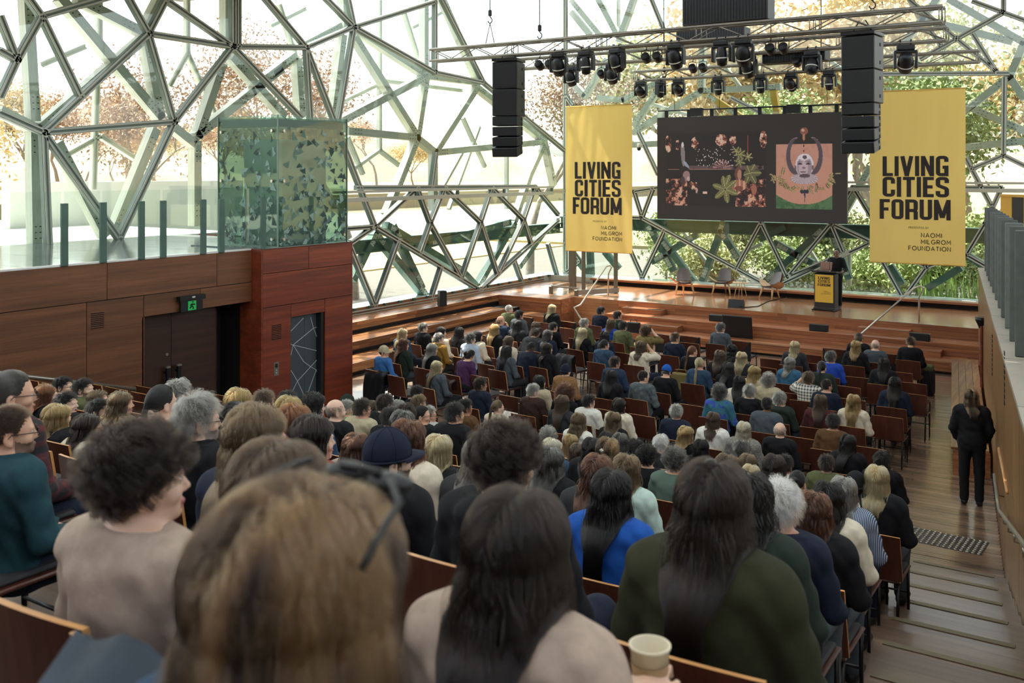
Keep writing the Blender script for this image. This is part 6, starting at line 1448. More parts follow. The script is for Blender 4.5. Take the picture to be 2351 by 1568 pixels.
def make_person(nm, pos, sc, rz, style, hair, topc, garment, pose, ex):
    v = VAR[pose]; P_ = empty('person', pos, rz); P_.scale = sc
    near = float(ex.get('near', 0)); skin = SKIN[int(ex['skin'])] if 'skin' in ex else SKIN[rg.choice((0, 0, 1, 2, 2))]
    hs = MATS['hair '+hair]; hsc = MATS['hair '+hair+' scalp']
    scal = skin if style in ('bald',) else hsc
    beard = M('beard '+('grey' if 'grey' in hair else 'brown'), '#8d8076' if 'grey' in hair else '#7d6250', .8) if ex.get('beard') else skin
    obj('body', v['body'], P_, [skin, scal, M_EYE, M_LIP if not ex.get('beard') else beard, beard, M_IRIS], own=True)
    k = {'jacket': 'collar', 'coat': 'collar', 'shirt': 'collar', 'hooded': 'hood'}.get(garment, 'crew')
    cm = PAT[topc][1] if topc in PAT else CLOTH(topc)
    top = obj({'jumper': 'jumper', 'top': 'top', 'shirt': 'shirt', 'jacket': 'jacket', 'coat': 'coat', 'hooded': 'hooded_jacket', 'vest': 'vest', 'cardigan': 'cardigan'}[garment], v['tops'][k], P_, [cm], own=True)
    obj('trousers', v['trousers'], P_, [CLOTH(rg.choice(('black', 'charcoal', 'navy', 'black', 'slate')))], own=True); obj('shoe_pair', v['shoes'], P_, [M_BLACK], own=True)
    gz = (PIV[2]+.175*v['lean'])/(1+.35*v['lean'])+v['dz']; gy = PIV[1]+v['lean']*(gz-.5-v['dz']); rot = (-math.radians(v['pitch']), 0, -math.radians(v['yaw']))
    M_H = Matrix.Translation((0, gy, gz)) @ Euler(rot).to_matrix().to_4x4()
    def on_head(o): o.matrix_basis = M_H; return o
    hd = on_head(obj('hair', hair_data(style, near), P_, [hs], own=True))
    if style == 'bun' or ex.get('bun'):
        hair_data('bun', near); kn = obj('hair_knot', HAIRS[('bunknot', near)], P_, [hs], own=True); kn.matrix_basis = M_H @ (Matrix.Translation((0, .045, .135)) @ Matrix.Scale(.5, 4) if ex.get('bun') else ID)
    if 'cap' in ex or 'beanie' in ex:
        cap = on_head(obj('baseball_cap' if 'cap' in ex else 'beanie', CAPM if 'cap' in ex else BEAN, P_, [CLOTH(ex.get('cap', ex.get('beanie')))], own=True))
        if style in ('wavy', 'long'): cap.matrix_basis = M_H @ Matrix.Translation((0, -.005, -.004)) @ Matrix.Diagonal((1.10, 1.10, 1.06, 1))
    if ex.get('glasses'): on_head(obj('glasses', GLS, P_, [M_BLACKM], own=True))
    if ex.get('sung'): o = obj('sunglasses', SGL, P_, [M_BLACK], own=True); o.matrix_basis = M_H
    if 'scarf' in ex: obj('scarf', SCARF, P_, [CLOTH(ex['scarf'])], own=True)
    if 'collar' in ex: obj('collar', COLLAR, P_, [CLOTH(ex['collar'])], own=True)
    if ex.get('shirt'): obj('shirt_collar', SHCOL, P_, [PAT['palestripe'][1]], own=True)
    if ex.get('clip'): on_head(obj('hair_clip', CLIP, P_, [M_WHITE], own=True))
    return P_
def ellipsoid_shell(name, c, r, z0, th, rows=10, seg=24):
    prof = []
    v = []; f = []
    for k in range(rows+1):
        a = math.asin(max(-1, min(1, (z0-c[2])/r[2])))+(math.pi/2-math.asin(max(-1, min(1, (z0-c[2])/r[2]))))*k/rows
        for i in range(seg):
            t = 2*math.pi*i/seg; v.append((c[0]+r[0]*math.cos(a)*math.cos(t)+1e-4*k, c[1]+r[1]*math.cos(a)*math.sin(t), c[2]+r[2]*math.sin(a)))
    for k in range(rows):
        for i in range(seg): j = (i+1) % seg; f.append((k*seg+i, k*seg+j, (k+1)*seg+j, (k+1)*seg+i))
    f.append(tuple(range(seg))[::-1]); return mesh(name, v, f, True)
_c = ellipsoid_shell('cap_crown', (0, -.004, .112), (.092, .112, .108), .085, .005)
_bv = []; _bf = []
for i in range(13):
    a = math.radians(200-i*220/12); 
    for k in range(5):
        q = k/4; _bv.append((math.cos(math.radians(170-i*160/12))*(.088+.004*q), .02+math.sin(math.radians(170-i*160/12))*(.085+.072*q), .093-.018*q*q+.014*q*math.sin(math.radians(170-i*160/12))))
for i in range(12):
    for k in range(4): a = i*5+k; _bf.append((a, a+5, a+6, a+1))
_n = len(_bv); _bv += [(x, y, z-.004) for x, y, z in _bv]; _bf += [tuple(_n+i for i in reversed(q)) for q in _bf]
CAPM = join_meshes('cap', [(_c, ID, 0), (mesh('peak', _bv, _bf, True), ID, 0), (lathe_mesh('knob', [(.010, 0), (.008, .006), (.001, .008)], 10, False), TR(0, -.004, .219), 0), (tube_mesh('band', [(.090*math.cos(a), -.004+.110*math.sin(a), .088) for a in np.linspace(0, 2*math.pi, 29)], .006, 6), ID, 0)]+[(tube_mesh('seam', [(.0925*math.cos(b)*math.cos(a), -.004+.1125*math.cos(b)*math.sin(a), .112+.1085*math.sin(b)) for b in np.linspace(-.2, 1.55, 10)], .0022, 4), ID, 0) for a in np.linspace(0, 2*math.pi, 7)[:-1]])
BEAN = join_meshes('beanie', [(ellipsoid_shell('b', (0, -.006, .112), (.086, .105, .108), .07, .005), ID, 0), (tube_mesh('cuff', [(.083*math.cos(a), -.006+.102*math.sin(a), .085) for a in np.linspace(0, 2*math.pi, 29)], .014, 8), ID, 0)])
def ring(cx_, cy_, cz_, rx, rz_, n=16): return [(cx_+rx*math.cos(a), cy_, cz_+rz_*math.sin(a)) for a in np.linspace(0, 2*math.pi, n+1)]
GLS = join_meshes('glasses', [(tube_mesh('r', ring(s*.033, .112, .076, .024, .020), .0022, 5), ID, 0) for s in (-1, 1)]+[(tube_mesh('bridge', [(-.009, .114, .08), (0, .118, .084), (.009, .114, .08)], .0022, 5), ID, 0)]+[(tube_mesh('temple', [(s*.057, .112, .08), (s*.074, .09, .082), (s*.082, .0, .085), (s*.080, -.02, .06)], .0024, 5), ID, 0) for s in (-1, 1)])
_sg = [(ellipsoid_shell('l', (s*.034, .070, .214), (.030, .022, .012), .205, .002, 5, 16), RX(-8), 0) for s in (-1, 1)]+[(tube_mesh('t', [(s*.062, .07, .218), (s*.094, .05, .205), (s*.108, .0, .18), (s*.110, -.02, .16)], .004, 6), ID, 0) for s in (-1, 1)]+[(tube_mesh('b', [(-.03, .085, .216), (.03, .085, .216)], .005, 6), ID, 0)]
SGL = join_meshes('sunglasses', _sg)
SCARF = join_meshes('scarf', [(tube_mesh('s', [((.085+.012*k)*math.cos(a), -.02+(.08+.01*k)*math.sin(a), 1.055-.02*k+.008*math.sin(3*a)) for a in np.linspace(0, 2*math.pi, 25)], .024, 8), ID, 0) for k in (0, 1)])
COLLAR = tube_mesh('collar', [(.066*math.cos(a), -.016+.062*math.sin(a), 1.062+.012*math.sin(-a)) for a in np.linspace(0, 2*math.pi, 25)], .010, 6)
SHCOL = join_meshes('shirt_collar', [(tube_mesh('s', [(.075*math.cos(a), -.025+.072*math.sin(a), 1.06+.03*k) for a in np.linspace(math.pi*.95, math.pi*2.05, 19)], .014, 8), ID, 0) for k in (0, .5, 1)])
CLIP = join_meshes('clip', [(rbox_mesh('c', .035, .012, .014, .004, 1, (0, -.118, .13)), ID, 0), (rbox_mesh('c', .014, .012, .030, .004, 1, (0, -.118, .13)), ID, 0)])
def hairword(style, hair):
    h = HAIR_WORD.get(hair, hair); w_ = ST[style][0]
    if style == 'bald': return 'bald crown and '+h+' fringe'
    if style in ('long', 'wavy', 'curlylong', 'bob', 'wavybob', 'short', 'crop', 'under', 'messy', 'curly', 'tightcurl', 'afro', 'bun', 'balding', 'pony'): return w_+' '+h+' hair'
    return h+' hair'
GW_ = {'hooded': 'hooded jacket', 'top': 'top'}
RECS = []
for ln in DATA.strip().splitlines():
    q = ln.split(); rc = dict(zone=q[0], px=float(q[1]), py=float(q[2]), w=float(q[3]), style=q[4], hair=q[5], top=q[6], gar=q[7], pose=q[8], ex=dict(e.split('=') for e in q[9:])); RECS.append(rc)
    v = VAR[rc['pose']]; near = float(rc['ex'].get('near', 0)); hair_data(rc['style'], near)
    tz = max(HTOP[(rc['style'], near)], .2035); tz = max(tz, .222) if ('cap' in rc['ex'] or 'beanie' in rc['ex']) else tz
    zt = 1.10+tz-(.012 if v['pitch'] > 15 else 0); zt = (zt+.175*v['lean'])/(1+.35*v['lean']); rc['ht'] = zt; rc['hy'] = v['lean']*(zt-.55); rc['hw'] = max(HWID[(rc['style'], near)], .152)+(.025 if 'cap' in rc['ex'] else 0)
# flat floor: start at the standard height, then slide neighbours that collide along their own lines of sight
Fs = [r_ for r_ in RECS if r_['zone'] == 'F']
for r_ in Fs: r_['ray'] = ray(r_['px'], r_['py']); r_['d'] = (r_['ht']-CAMZ)/r_['ray'].z; r_['d0'] = r_['d']
for it in range(60):
    for i, a in enumerate(Fs):
        for b in Fs[i+1:]:
            pa, pb = a['ray']*a['d'], b['ray']*b['d']; dx = pa.x-pb.x; dy = pa.y-pb.y
            if abs(dx) < .50 and abs(dy) < .66 and math.hypot(dx/.50, dy/.66) < 1:
                s_ = .03 if dy > 0 else -.03
                a['d'] = min(max(a['d']+s_, a['d0']*.965), a['d0']*1.05); b['d'] = min(max(b['d']-s_, b['d0']*.965), b['d0']*1.05)
def sil(d, zt, k):
    """image row of the top outline of a head whose crown is at depth d, height zt"""
    return min(HY+(CAMZ-(zt-.095*k*(1-math.cos(f_))))*F_PX/(d+.09*k*math.sin(f_)) for f_ in np.linspace(0, 1.2, 13))
def crown(d, py):
    z = CAMZ-(py-HY)*d/F_PX
    for _ in range(3): z -= (py-sil(d, z, 1))*d/F_PX
    return z
placed = []
for rc in sorted((r_ for r_ in RECS if r_['zone'] == 'R'), key=lambda r_: -r_['w']):
    ex = rc['ex']; rr_ = ray(rc['px'], rc['py']); best = None
    for n in ([int(ex['n'])] if 'n' in ex else range(0, 13)):
        for dy in np.linspace(-.22, float(ex.get('far', .22)), 23):
            Yh = Y_ROW(n)+dy; d = Yh/rr_.y; z = crown(d, rc['py']); h = (z-ZR(n))/rc['ht']
            e = ((h-1)/.07)**2+(dy/.25)**2+(math.log(rc['hw']*F_PX/d/rc['w'])/.10)**2*(rc['w'] > 0)
            for (qx, qy) in placed:
                if abs(rr_.x*d-qx) < .50 and abs(Yh-qy) < .62: e += 25*(.50-abs(rr_.x*d-qx))
            if best is None or e < best[0]: best = (e, n, Yh, d, h)
    rc['fit'] = best; placed.append((rr_.x*best[3], best[2]))
for rc in RECS:
    zone, px, py, style, hair, topc, garment, pose, ex = rc['zone'], rc['px'], rc['py'], rc['style'], rc['hair'], rc['top'], rc['gar'], rc['pose'], rc['ex']
    if zone == 'F':
        p = rc['ray']*rc['d']; h = crown(rc['d'], py)/rc['ht']; blk = -10 if p.x < -9.6 and p.y < 24 else (-4 if p.x < -6.5 else 0); n = 0
        dirv = Vector((math.sin(-math.radians(blk)), math.cos(math.radians(blk)), 0)); pos = Vector((p.x, p.y, 0))-dirv*rc['hy']; sc = (.5+.5*h, .5+.5*h, h)
    else:
        e, n, Yh, d, h = rc['fit']; pos = Vector((ray(px, py).x*d, Yh-rc['hy'], ZR(n))); blk = 0; k_ = .5+.5*max(.9, min(1.1, h)); sc = (k_, k_, h)
    P_ = make_person('person', pos, sc, math.radians(blk), style, hair, topc, garment, pose, ex)
    word = PAT[topc][0] if topc in PAT else TOPW.get(topc, topc)
    acc = ''
    if 'cap' in ex: acc = ("beige" if ex["cap"] == "stone" else TOPW.get(ex["cap"], ex["cap"]))+' cap, '
    if 'beanie' in ex: acc = TOPW.get(ex['beanie'], ex['beanie'])+' beanie, '
    if ex.get('glasses'): acc += 'glasses, '
    if 'scarf' in ex: acc += 'scarf, '
    base_l = acc+hairword(style, hair)+', '+word+' '+GW_.get(garment, garment)
    ALLP.append(dict(o=P_, zone=zone, n=n, pos=pos.copy(), blk=blk, lab=base_l, hair=hairword(style, hair), top=word+' '+GW_.get(garment, garment)))
    if 'REPORT' in globals(): print('P', zone, n, int(px), int(py), [round(v_, 2) for v_ in pos], [round(v_, 2) for v_ in sc])
ORD = ['floor', 'lowest', 'second', 'third', 'fourth', 'fifth', 'sixth', 'seventh', 'eighth', 'ninth', 'tenth', 'eleventh', 'topmost']
from collections import Counter
PL = []
for p in ALLP:
    if p['zone'] == 'R': p['where'] = 'in the '+ORD[p['n']]+' raked row' if p['n'] else 'on the flat floor by the rake'
    else:
        y = p['pos'].y; p['where'] = 'seated on the flat floor' if y > 15.5 else 'seated on the flat floor near the rake'
cnt = Counter(p['lab'] for p in ALLP); c2 = Counter((p['lab'], p['where']) for p in ALLP)
for p in ALLP:
    l = 'person with '+p['lab']; others = sorted((a for a in ALLP if a is not p), key=lambda a: (a['pos']-p['pos']).length)
    if cnt[p['lab']] == 1: l += ', '+p['where']
    else:
        for nb in (a for a in others if cnt[a['lab']] == 1 and a['zone'] == p['zone']):
            l2 = ' '.join((l+', beside the '+nb['hair']+', '+nb['top']).split()[:16])
            if l2 not in PL: break
        l = l2
    w_ = l.split()
    tag(p['o'], ' '.join(w_[:16]), 'person', 'seated audience'); PL.append(' '.join(w_[:16])); p['label'] = ' '.join(w_[:16])
# ---- chairs under the audience and the empty ones
EMPTY = '''901,831 931,836 971,842 958,810 970,790 1044,798 908,864 949,869 994,878 1033,822 1115,837 1058,855 1100,864 1125,812 1134,790 1158,844 1203,852 1253,830 1294,837 1217,800 1188,798 1301,754 1304,772 1299,814 1344,820 1340,796 1384,827 1375,765
1116,745 1170,910 1169,950 1220,956 1285,965 1102,941 1346,902 1387,906 1423,788 1453,792 1430,811 1552,806 1629,796 1583,788 1770,825 1756,844 1784,848 1557,872 1611,877 1516,893 1570,900 1465,917 1519,924 1590,931 1598,970 1473,954 1394,942 1861,815 1902,818 1867,835 1955,823
2070,834 1954,844 1997,846 2065,855 1927,865 1971,867 2096,880 1944,888 2006,896 2093,905 1812,903 1849,907 1954,917 1997,924 2037,957 1828,934 1811,966 1863,970 1944,984 2013,991 1755,991 1609,974 1834,1005 1951,984 1995,1028 1787,1042 1857,1054 1974,1075 1681,1031'''
BLACKC = '1206,728 1236,730 1272,735 1303,739 1329,740 1525,769 1583,773 1612,775 1698,784 1916,802 2049,814 2086,816'
OCC = []
for p in ALLP:
    b = math.radians(p['blk']); x, y, z = p['pos']
    c = chair(x, y-.02, z, b, 'brown plywood chair', 'occupied auditorium chairs'); c.scale.z = 1.09 if p['n'] >= 9 else 1; OCC.append((x, y, z))
    w_ = ('chair under '+p['label'].replace('person with ', '')).replace(',', '').split(); c['label'] = ' '.join((['brown']+w_)[:16])
cand = []
for black, src in ((0, EMPTY), (1, BLACKC)):
    for e in src.split():
        px, py = map(float, e.split(',')); q = atZ(px, py, .845); blk = -10 if q.x < -9.6 and q.y < 24 else (-4 if q.x < -6.5 else 0); b = math.radians(blk)
        c = Vector((q.x, q.y, 0))+Vector((-math.sin(b), math.cos(b), 0))*.29; cand.append((c, b, black))
# raked rows: fill the gaps between the people
for n in range(1, 13):
    xs = sorted(p['pos'].x for p in ALLP if p['zone'] == 'R' and p['n'] == n); yr = Y_ROW(n); x = AISX(yr)-.34
    lim = -13.0 if n < 9 else (-9.5 if n < 11 else -5.0)
    ys_ = [p['pos'].y for p in ALLP if p['zone'] == 'R' and p['n'] == n]
    while x > lim: cand.append((Vector((x, yr, ZR(n))), 0, 0)); x -= .57
used = list(OCC); ec = 0; EMP = []
for c, b, black in cand:
    clash = [q for q in used if math.hypot(q[0]-c.x, (q[1]-c.y)*.95) < .53 and abs(q[2]-c.z) < .2]
    if clash: continue
    used.append((c.x, c.y, c.z)); EMP.append((c, b, black))
NTHC = ['', 'second ', 'third ', 'fourth ', 'fifth ', 'sixth ', 'seventh ', 'eighth ', 'ninth ', 'tenth ', 'eleventh ', 'twelfth ', 'thirteenth ', 'fourteenth ', 'fifteenth ']
tally = {}
uniq = [a for a in ALLP if cnt[a['lab']] == 1 and len((a['hair']+' '+a['top']).split()) < 7]
short_c = Counter(a['hair']+a['top'] for a in ALLP); uniq = [a for a in uniq if short_c[a['hair']+a['top']] == 1]
def rel(c, a):
    d = c-a['pos']; return ('behind' if d.y < 0 else 'in front of') if abs(d.y) > abs(d.x) else ('on the aisle side of' if d.x > 0 else 'on the window side of')
EMPN = []
for c, b, black in EMP:
    EMPN.append((black, c, b))
for black, c, b in sorted(EMPN, key=lambda e: min((a['pos']-e[1]).length for a in uniq)):
    for a in sorted(uniq, key=lambda q: (q['pos']-c).length):
        r_ = rel(c, a); k = tally.get((black, r_, id(a)), 0)
        if k < 4: break
    tally[(black, r_, id(a))] = k+1
    lab = NTHC[min(k, 14)]+('black covered chair ' if black else 'empty plywood chair ')+r_+' '+a['hair']+', '+a['top']
    chair(c.x, c.y, c.z, b, ' '.join(lab.split()[:16]), 'black covered chairs at the front' if black else 'empty auditorium chairs', bool(black))
# ---- standing person by the splayed wall and the speaker at the lectern
p = atZ(2243, 1160, 0)
ps = make_person('person', (p.x-.07, p.y, 0), (1.0, 1.0, .965), math.radians(8), 'bob', 'highlighted', 'black', 'jacket', 'S', {'near': '2'}); tag(ps, 'person in dark clothes with streaked bob standing against the timber wall beside the aisle', 'person')
lx, ly = atZ(1897, 712, .9).xy
ps = make_person('person', (lx+.12, ly+.62, .9), (.98, .98, .98), math.radians(180), 'bald', 'black', 'black', 'jumper', 'SL', {'skin': '4', 'beard': '1'}); tag(ps, 'bald bearded person in black standing behind the lectern, looking down', 'person')
# ================================================================= stage furniture
M_LECT = M('lectern black', '#2a2523', .5); M_YPAN = M('yellow panel', '#e3b63f', .6)
le = empty('lectern', (lx, ly, .9), math.radians(-4), 'black lectern with yellow front panel on the stage', 'lectern')
obj('body', rbox_mesh('body', .60, .34, 1.0, .02, 1, (0, 0, .57)), le, [M_LECT]); obj('top', rbox_mesh('top', .72, .46, .05, .012, 1), le, [M_LECT], (0, 0, 1.10), (math.radians(-6), 0, 0))
box('front_panel', (-.26, .26), (-.185, -.168), (.24, 1.03), M_YPAN, le); obj('base', rbox_mesh('base', .62, .40, .09, .02, 1, (0, 0, .05)), le, [M_LECT])
for s in (-.3, .3): obj('foot', tube_mesh('foot', [(s, -.30, .025), (s, .30, .025)], .022, 8), le, [M_BLACKM])
for s_, z in (('LIVING', .93), ('CITIES', .835), ('FORUM', .735)): xa = {'LIVING': .17, 'CITIES': .17, 'FORUM': .185}[s_]; block_word(le, s_, -xa, xa, z-.034, z+.046, -.187, M_INK)
for s_, a, b, z in (('NAOMI', .0, .10, .56), ('MILGROM', .0, .19, .525), ('FOUNDATION', -.08, .19, .49)): thin_word(le, s_, a, b, z-.009, z+.009, -.187, M_INK)
obj('microphone', tube_mesh('mic', [(.08, .05, 1.12), (.09, .0, 1.32), (.085, .06, 1.46)], .006, 6), le, [M_BLACKM])
lt = empty('laptop', (lx-.06, ly+.04, 2.035), math.radians(176), 'open copper-grey laptop on the lectern', 'laptop'); obj('keyboard_base', rbox_mesh('base', .34, .24, .016, .005, 1, (0, 0, .008)), lt, [M('laptop copper', '#7a5a48', .4, .5)])
obj('screen_lid', rbox_mesh('lid', .34, .010, .23, .004, 1, (0, 0, .115)), lt, [MATS['laptop copper']], (0, -.115, .016), (math.radians(18), 0, 0))
# shell lounge chairs
M_ASH = WOOD('pale ash ply', ('#b98f5e', '#cba373', '#d9b688'), 'X', .4, .05, 2, world=False); M_CUSH = M('grey leather pad', '#625d5c', .55)
def shell_chair(px, py, rz, label):
    p = atZ(px, py, .9); r = empty('shell_lounge_chair', (p.x, p.y, .9), math.radians(rz), label, 'lounge chair', 'shell lounge chairs on stage')
    n, k = 24, 8; v = []; f = []
    for i in range(n+1):
        u = i/n*2-1
        for j in range(k+1):
            w_ = j/k*2-1; wid = .27*(1-.55*abs(u)**1.6); x = u*.46; z = .36+.20*abs(u)**2.1+.02*w_*(-1); y = w_*wid+.02; v.append((x, y, z-.03*(1-u*u)*w_))
    for i in range(n):
        for j in range(k): a = i*(k+1)+j; f.append((a, a+k+1, a+k+2, a+1))
    m_ = len(v); v += [(x, y, z-.018) for x, y, z in v]; f += [tuple(m_+q for q in reversed(t)) for t in f]
    obj('seat_shell', mesh('seat_shell', v, f, True), r, [M_ASH])
    bv = []; bf = []
    for i in range(13):
        u = i/12*2-1
        for j in range(9):
            t_ = j/8; wd_ = .235*(1-.28*t_**2.5)*(1 if t_ < .92 else .93); bv.append((u*wd_, .20+.20*t_+.05*u*u*(-1), .40+.40*t_-.03*u*u*t_))
    for i in range(12):
        for j in range(8): a = i*9+j; bf.append((a, a+1, a+10, a+9))
    def thick(vv, ff, d):
        m2 = len(vv); return vv+[(x, y+d[1], z+d[2]) for x, y, z in vv], ff+[tuple(m2+q for q in reversed(t)) for t in ff]
    a, b = thick(bv, bf, (0, .018, -.012)); obj('back_shell', mesh('back_shell', a, b, True), r, [M_ASH])
    a, b = thick([(x*.93, y-.012, z+.01) for x, y, z in bv], [tuple(reversed(t)) for t in bf], (0, -.03, .02)); obj('back_cushion', mesh('back_cushion', a, b, True), r, [M_CUSH])
    obj('seat_cushion', rbox_mesh('seat_cushion', .40, .40, .04, .018, 2, (0, -.02, .375)), r, [M_CUSH])
    for x0, y0, x1, y1 in ((-.22, -.12, -.30, -.22), (.22, -.12, .30, -.22), (0, .2, 0, .34)): obj('leg', tube_mesh('leg', [(x0, y0, .38), ((x0+x1)/2, (y0+y1)/2, .2), (x1, y1, .0)], .02, 8, True, [.034, .028, .017]), r, [M_ASH])
shell_chair(1571, 676, 28, 'grey shell lounge chair on pale legs, nearest the platform lift'); shell_chair(1660, 676, 4, 'grey shell lounge chair facing the hall, beside the low round table'); shell_chair(1770, 686, -32, 'grey shell lounge chair turned sideways, nearest the lectern')
p = atZ(1700, 686, .9); tb = empty('side_table', (p.x, p.y, .9), 0, 'small round pale side table between the lounge chairs', 'table')
obj('tabletop', lathe_mesh('top', [(.001, .50), (.24, .50), (.25, .508), (.25, .516), (.24, .522), (.001, .522)], 28, False), tb, [M_ASH])
for a in range(4): an = a*1.57+.6; obj('leg', tube_mesh('leg', [(.10*math.cos(an), .10*math.sin(an), .50), (.21*math.cos(an), .21*math.sin(an), 0)], .010, 6), tb, [M_ASH])
G_TUMB = GLASS('tumbler glass', (.86, .9, .9))
cf = empty('water_carafe', (p.x-.03, p.y+.04, 1.422), 0, 'clear water carafe on the round side table', 'carafe'); obj('vessel', lathe_mesh('vessel', [(.001, 0), (.05, 0), (.055, .03), (.05, .10), (.025, .15), (.03, .19)], 18, False), cf, [G_TUMB]); obj('water', lathe_mesh('water', [(.001, .004), (.046, .004), (.050, .03), (.046, .09), (.001, .09)], 18, False), cf, [G_TUMB])
for i, (dx, dy, w_) in enumerate(((.10, -.06, 'on the lectern side of the carafe'), (-.13, -.05, 'on the lift side of the carafe'), (.13, .08, 'behind the carafe'))):
    g = empty('drinking_glass', (p.x+dx, p.y+dy, 1.422), 0, 'small drinking glass '+w_, 'glass', 'glasses on the side table'); obj('tumbler', lathe_mesh('tumbler', [(.001, .0), (.030, .0), (.034, .09), (.031, .09), (.028, .008), (.001, .008)], 16, False), g, [G_TUMB])
# speakers on stage and terraces
def spk(px, py, z, w_, h_, d_, rz, label):
    p = atZ(px, py, z); r = empty('floor_speaker', (p.x, p.y, z), math.radians(rz), label, 'speaker', 'small black speakers around the hall'); obj('cabinet', rbox_mesh('cabinet', w_, d_, h_, .012, 1, (0, 0, h_/2)), r, [M_BLACK])
    obj('grille', rbox_mesh('grille', w_*.9, .01, h_*.84, .004, 1, (0, -d_/2-.004, h_/2)), r, [M_GRILLE]); return r
spk(1503, 722, .6, .46, .15, .16, 0, 'small black speaker bar on the upper stage step nearest the platform lift'); spk(1648, 737, .6, .48, .18, .18, 0, 'small black speaker bar on the upper stage step below the middle lounge chair'); spk(1880, 760, .6, .48, .18, .18, 0, 'small black speaker bar on the upper stage step below the lectern'); spk(2112, 782, .6, .48, .19, .18, 0, 'small black speaker bar on the upper stage step beside the splayed wall')
spk(1015, 703, .92, .22, .46, .22, 60, 'upright black speaker on the top terrace under the slanting glazing')
p = atZ(1690, 706, .9); r = empty('stage_monitor', (p.x, p.y, .9), math.radians(6), 'black wedge monitor speaker at the stage edge', 'speaker'); v = [(-.22, -.12, 0), (.22, -.12, 0), (.22, .14, 0), (-.22, .14, 0), (-.22, -.02, .24), (.22, -.02, .24), (.22, .14, .16), (-.22, .14, .16)]
obj('cabinet', mesh('wedge', v, [(3, 2, 1, 0), (0, 1, 5, 4), (4, 5, 6, 7), (7, 6, 2, 3), (1, 2, 6, 5), (0, 4, 7, 3)]), r, [M_BLACK]); obj('handle', tube_mesh('handle', [(.12, -.13, .04), (.17, -.14, .09), (.19, -.12, .04)], .012, 6), r, [M_BLACKM])
a, b = atZ(1700, 707, .9), atZ(1740, 704, .9); c_ = atZ(1785, 682, .9)
tag(obj('stage_cable', tube_mesh('cable', [a+Vector((0, 0, .012)), b+Vector((0, 0, .012)), (b+c_)/2+Vector((0, 0, .012)), c_+Vector((.3, .5, .012))], .012, 6), None, [M_BLACK]), 'dark cable running across the stage from the wedge monitor', 'cable')
# platform lift
pl_x, pl_y = atZ(1311, 742, 0).xy
pl = empty('platform_lift', (pl_x, pl_y, 0), 0, 'stainless platform lift with glass gates at the stage corner', 'platform lift')
def lz(px, py): return atY(px, py, pl_y).z
for x, y_, h_ in ((-.75, 0, 1.15), (.25, -.1, 1.10), (-.75, 1.3, 2.3), (-.25, 1.3, 2.3), (.95, 1.3, 2.25)):
    obj('post', rbox_mesh('post', .11, .11, h_, .012, 1, (0, 0, h_/2)), pl, [M('lift post bronze', '#7d786c', .35, .7)], (x, y_, 0))
obj('post', rbox_mesh('post', .12, .12, 2.6, .012, 1, (0, 0, 1.3)), pl, [MATS['lift post bronze']], (-1.0, 2.0, 0))
box('top_rail', (-.75, .25), (-.03, .03), (1.12, 1.17), M_INOX, pl); box('top_rail', (-.25, .95), (1.27, 1.33), (2.2, 2.25), M_INOX, pl); box('top_rail', (-.78, -.72), (0, 1.3), (1.05, 1.15), M_INOX, pl)
obj('side_beam', CUBE, pl, [MATS['lift post bronze']], (.62, .62, 1.0), (0, 0, 1.05), (1.65, .06, .16), own=True)
box('glass_gate', (-.70, .20), (-.008, .008), (.1, 1.1), G_CLEAR, pl); box('glass_gate', (-.2, .9), (1.29, 1.31), (1.0, 2.2), G_CLEAR, pl); box('side_panel', (.40, 1.0), (.28, .32), (.02, .9), M('lift panel cream', '#c9c6ad', .4), pl)
box('platform', (-.7, .9), (.05, 1.28), (.02, .06), M_INOX, pl); box('control_box', (-.1, .12), (-.02, .06), (.2, .85), M_INOX, pl)
# handrails at the two stage stairs
def rail(pts, label):
    o = obj('handrail', tube_mesh('handrail', pts, .024, 10), None, [M_INOX]); return tag(o, label, 'handrail', 'stainless stair handrails')
def at_edge(px, py, y): return atY(px, py, y)
rail([atY(1338, 738, 24.9)*1, atY(1326, 720, 24.9), atY(1318, 706, 24.9), atY(1333, 700, 25.0), atY(1392, 612, 27.6), atY(1401, 610, 27.7), atY(1404, 614, 27.75), atY(1397, 629, 27.75), atY(1396, 679, 27.75)], 'bent stainless handrail rising beside the platform lift to the stage')
rail([atY(1978, 766, 25.45), atY(2098, 661, 27.6), atY(2112, 657, 27.7), atY(2121, 661, 27.75), atY(2110, 684, 27.75), atY(2110, 743, 27.75)], 'bent stainless handrail on the stage steps beside the splayed wall')
# wall handrail of the aisle with brackets
pts = [atX(2251, 1098, WALLX(14)-.02)]
def wallpt(y, z, off=.09): return Vector((WALLX(y)-off, y, z))
hr2 = empty('aisle_handrail', (0, 0, 0), 0, 'long stainless handrail on brackets along the splayed wall by the aisle steps', 'handrail')
def zr(y): return .93+(12.6-y)*RISE/GO
obj('rail', tube_mesh('rail', [wallpt(13.9, .98), wallpt(12.9, .95), wallpt(12.4, 1.0), wallpt(8, zr(8)+.05), wallpt(2, zr(2)+.05)], .022, 10), hr2, [M_INOX])
for y in (13.4, 12.4, 11.4, 10.4, 9.4, 8.2, 6.5): obj('bracket', tube_mesh('bracket', [wallpt(y, zr(min(y, 12.6))+.03), wallpt(y, zr(min(y, 12.6))-.05), wallpt(y, zr(min(y, 12.6))-.06, .0)], .010, 6), hr2, [M_INOX])
wr2 = empty('timber_handrail', (0, 0, 0), 0, 'pale timber wall rail strip on the splayed wall above the standing person', 'handrail'); obj('rail', tube_mesh('rail', [wallpt(14.6, 1.15, .012), wallpt(12.3, 1.25, .012)], .02, 6), wr2, [W_EDGE])
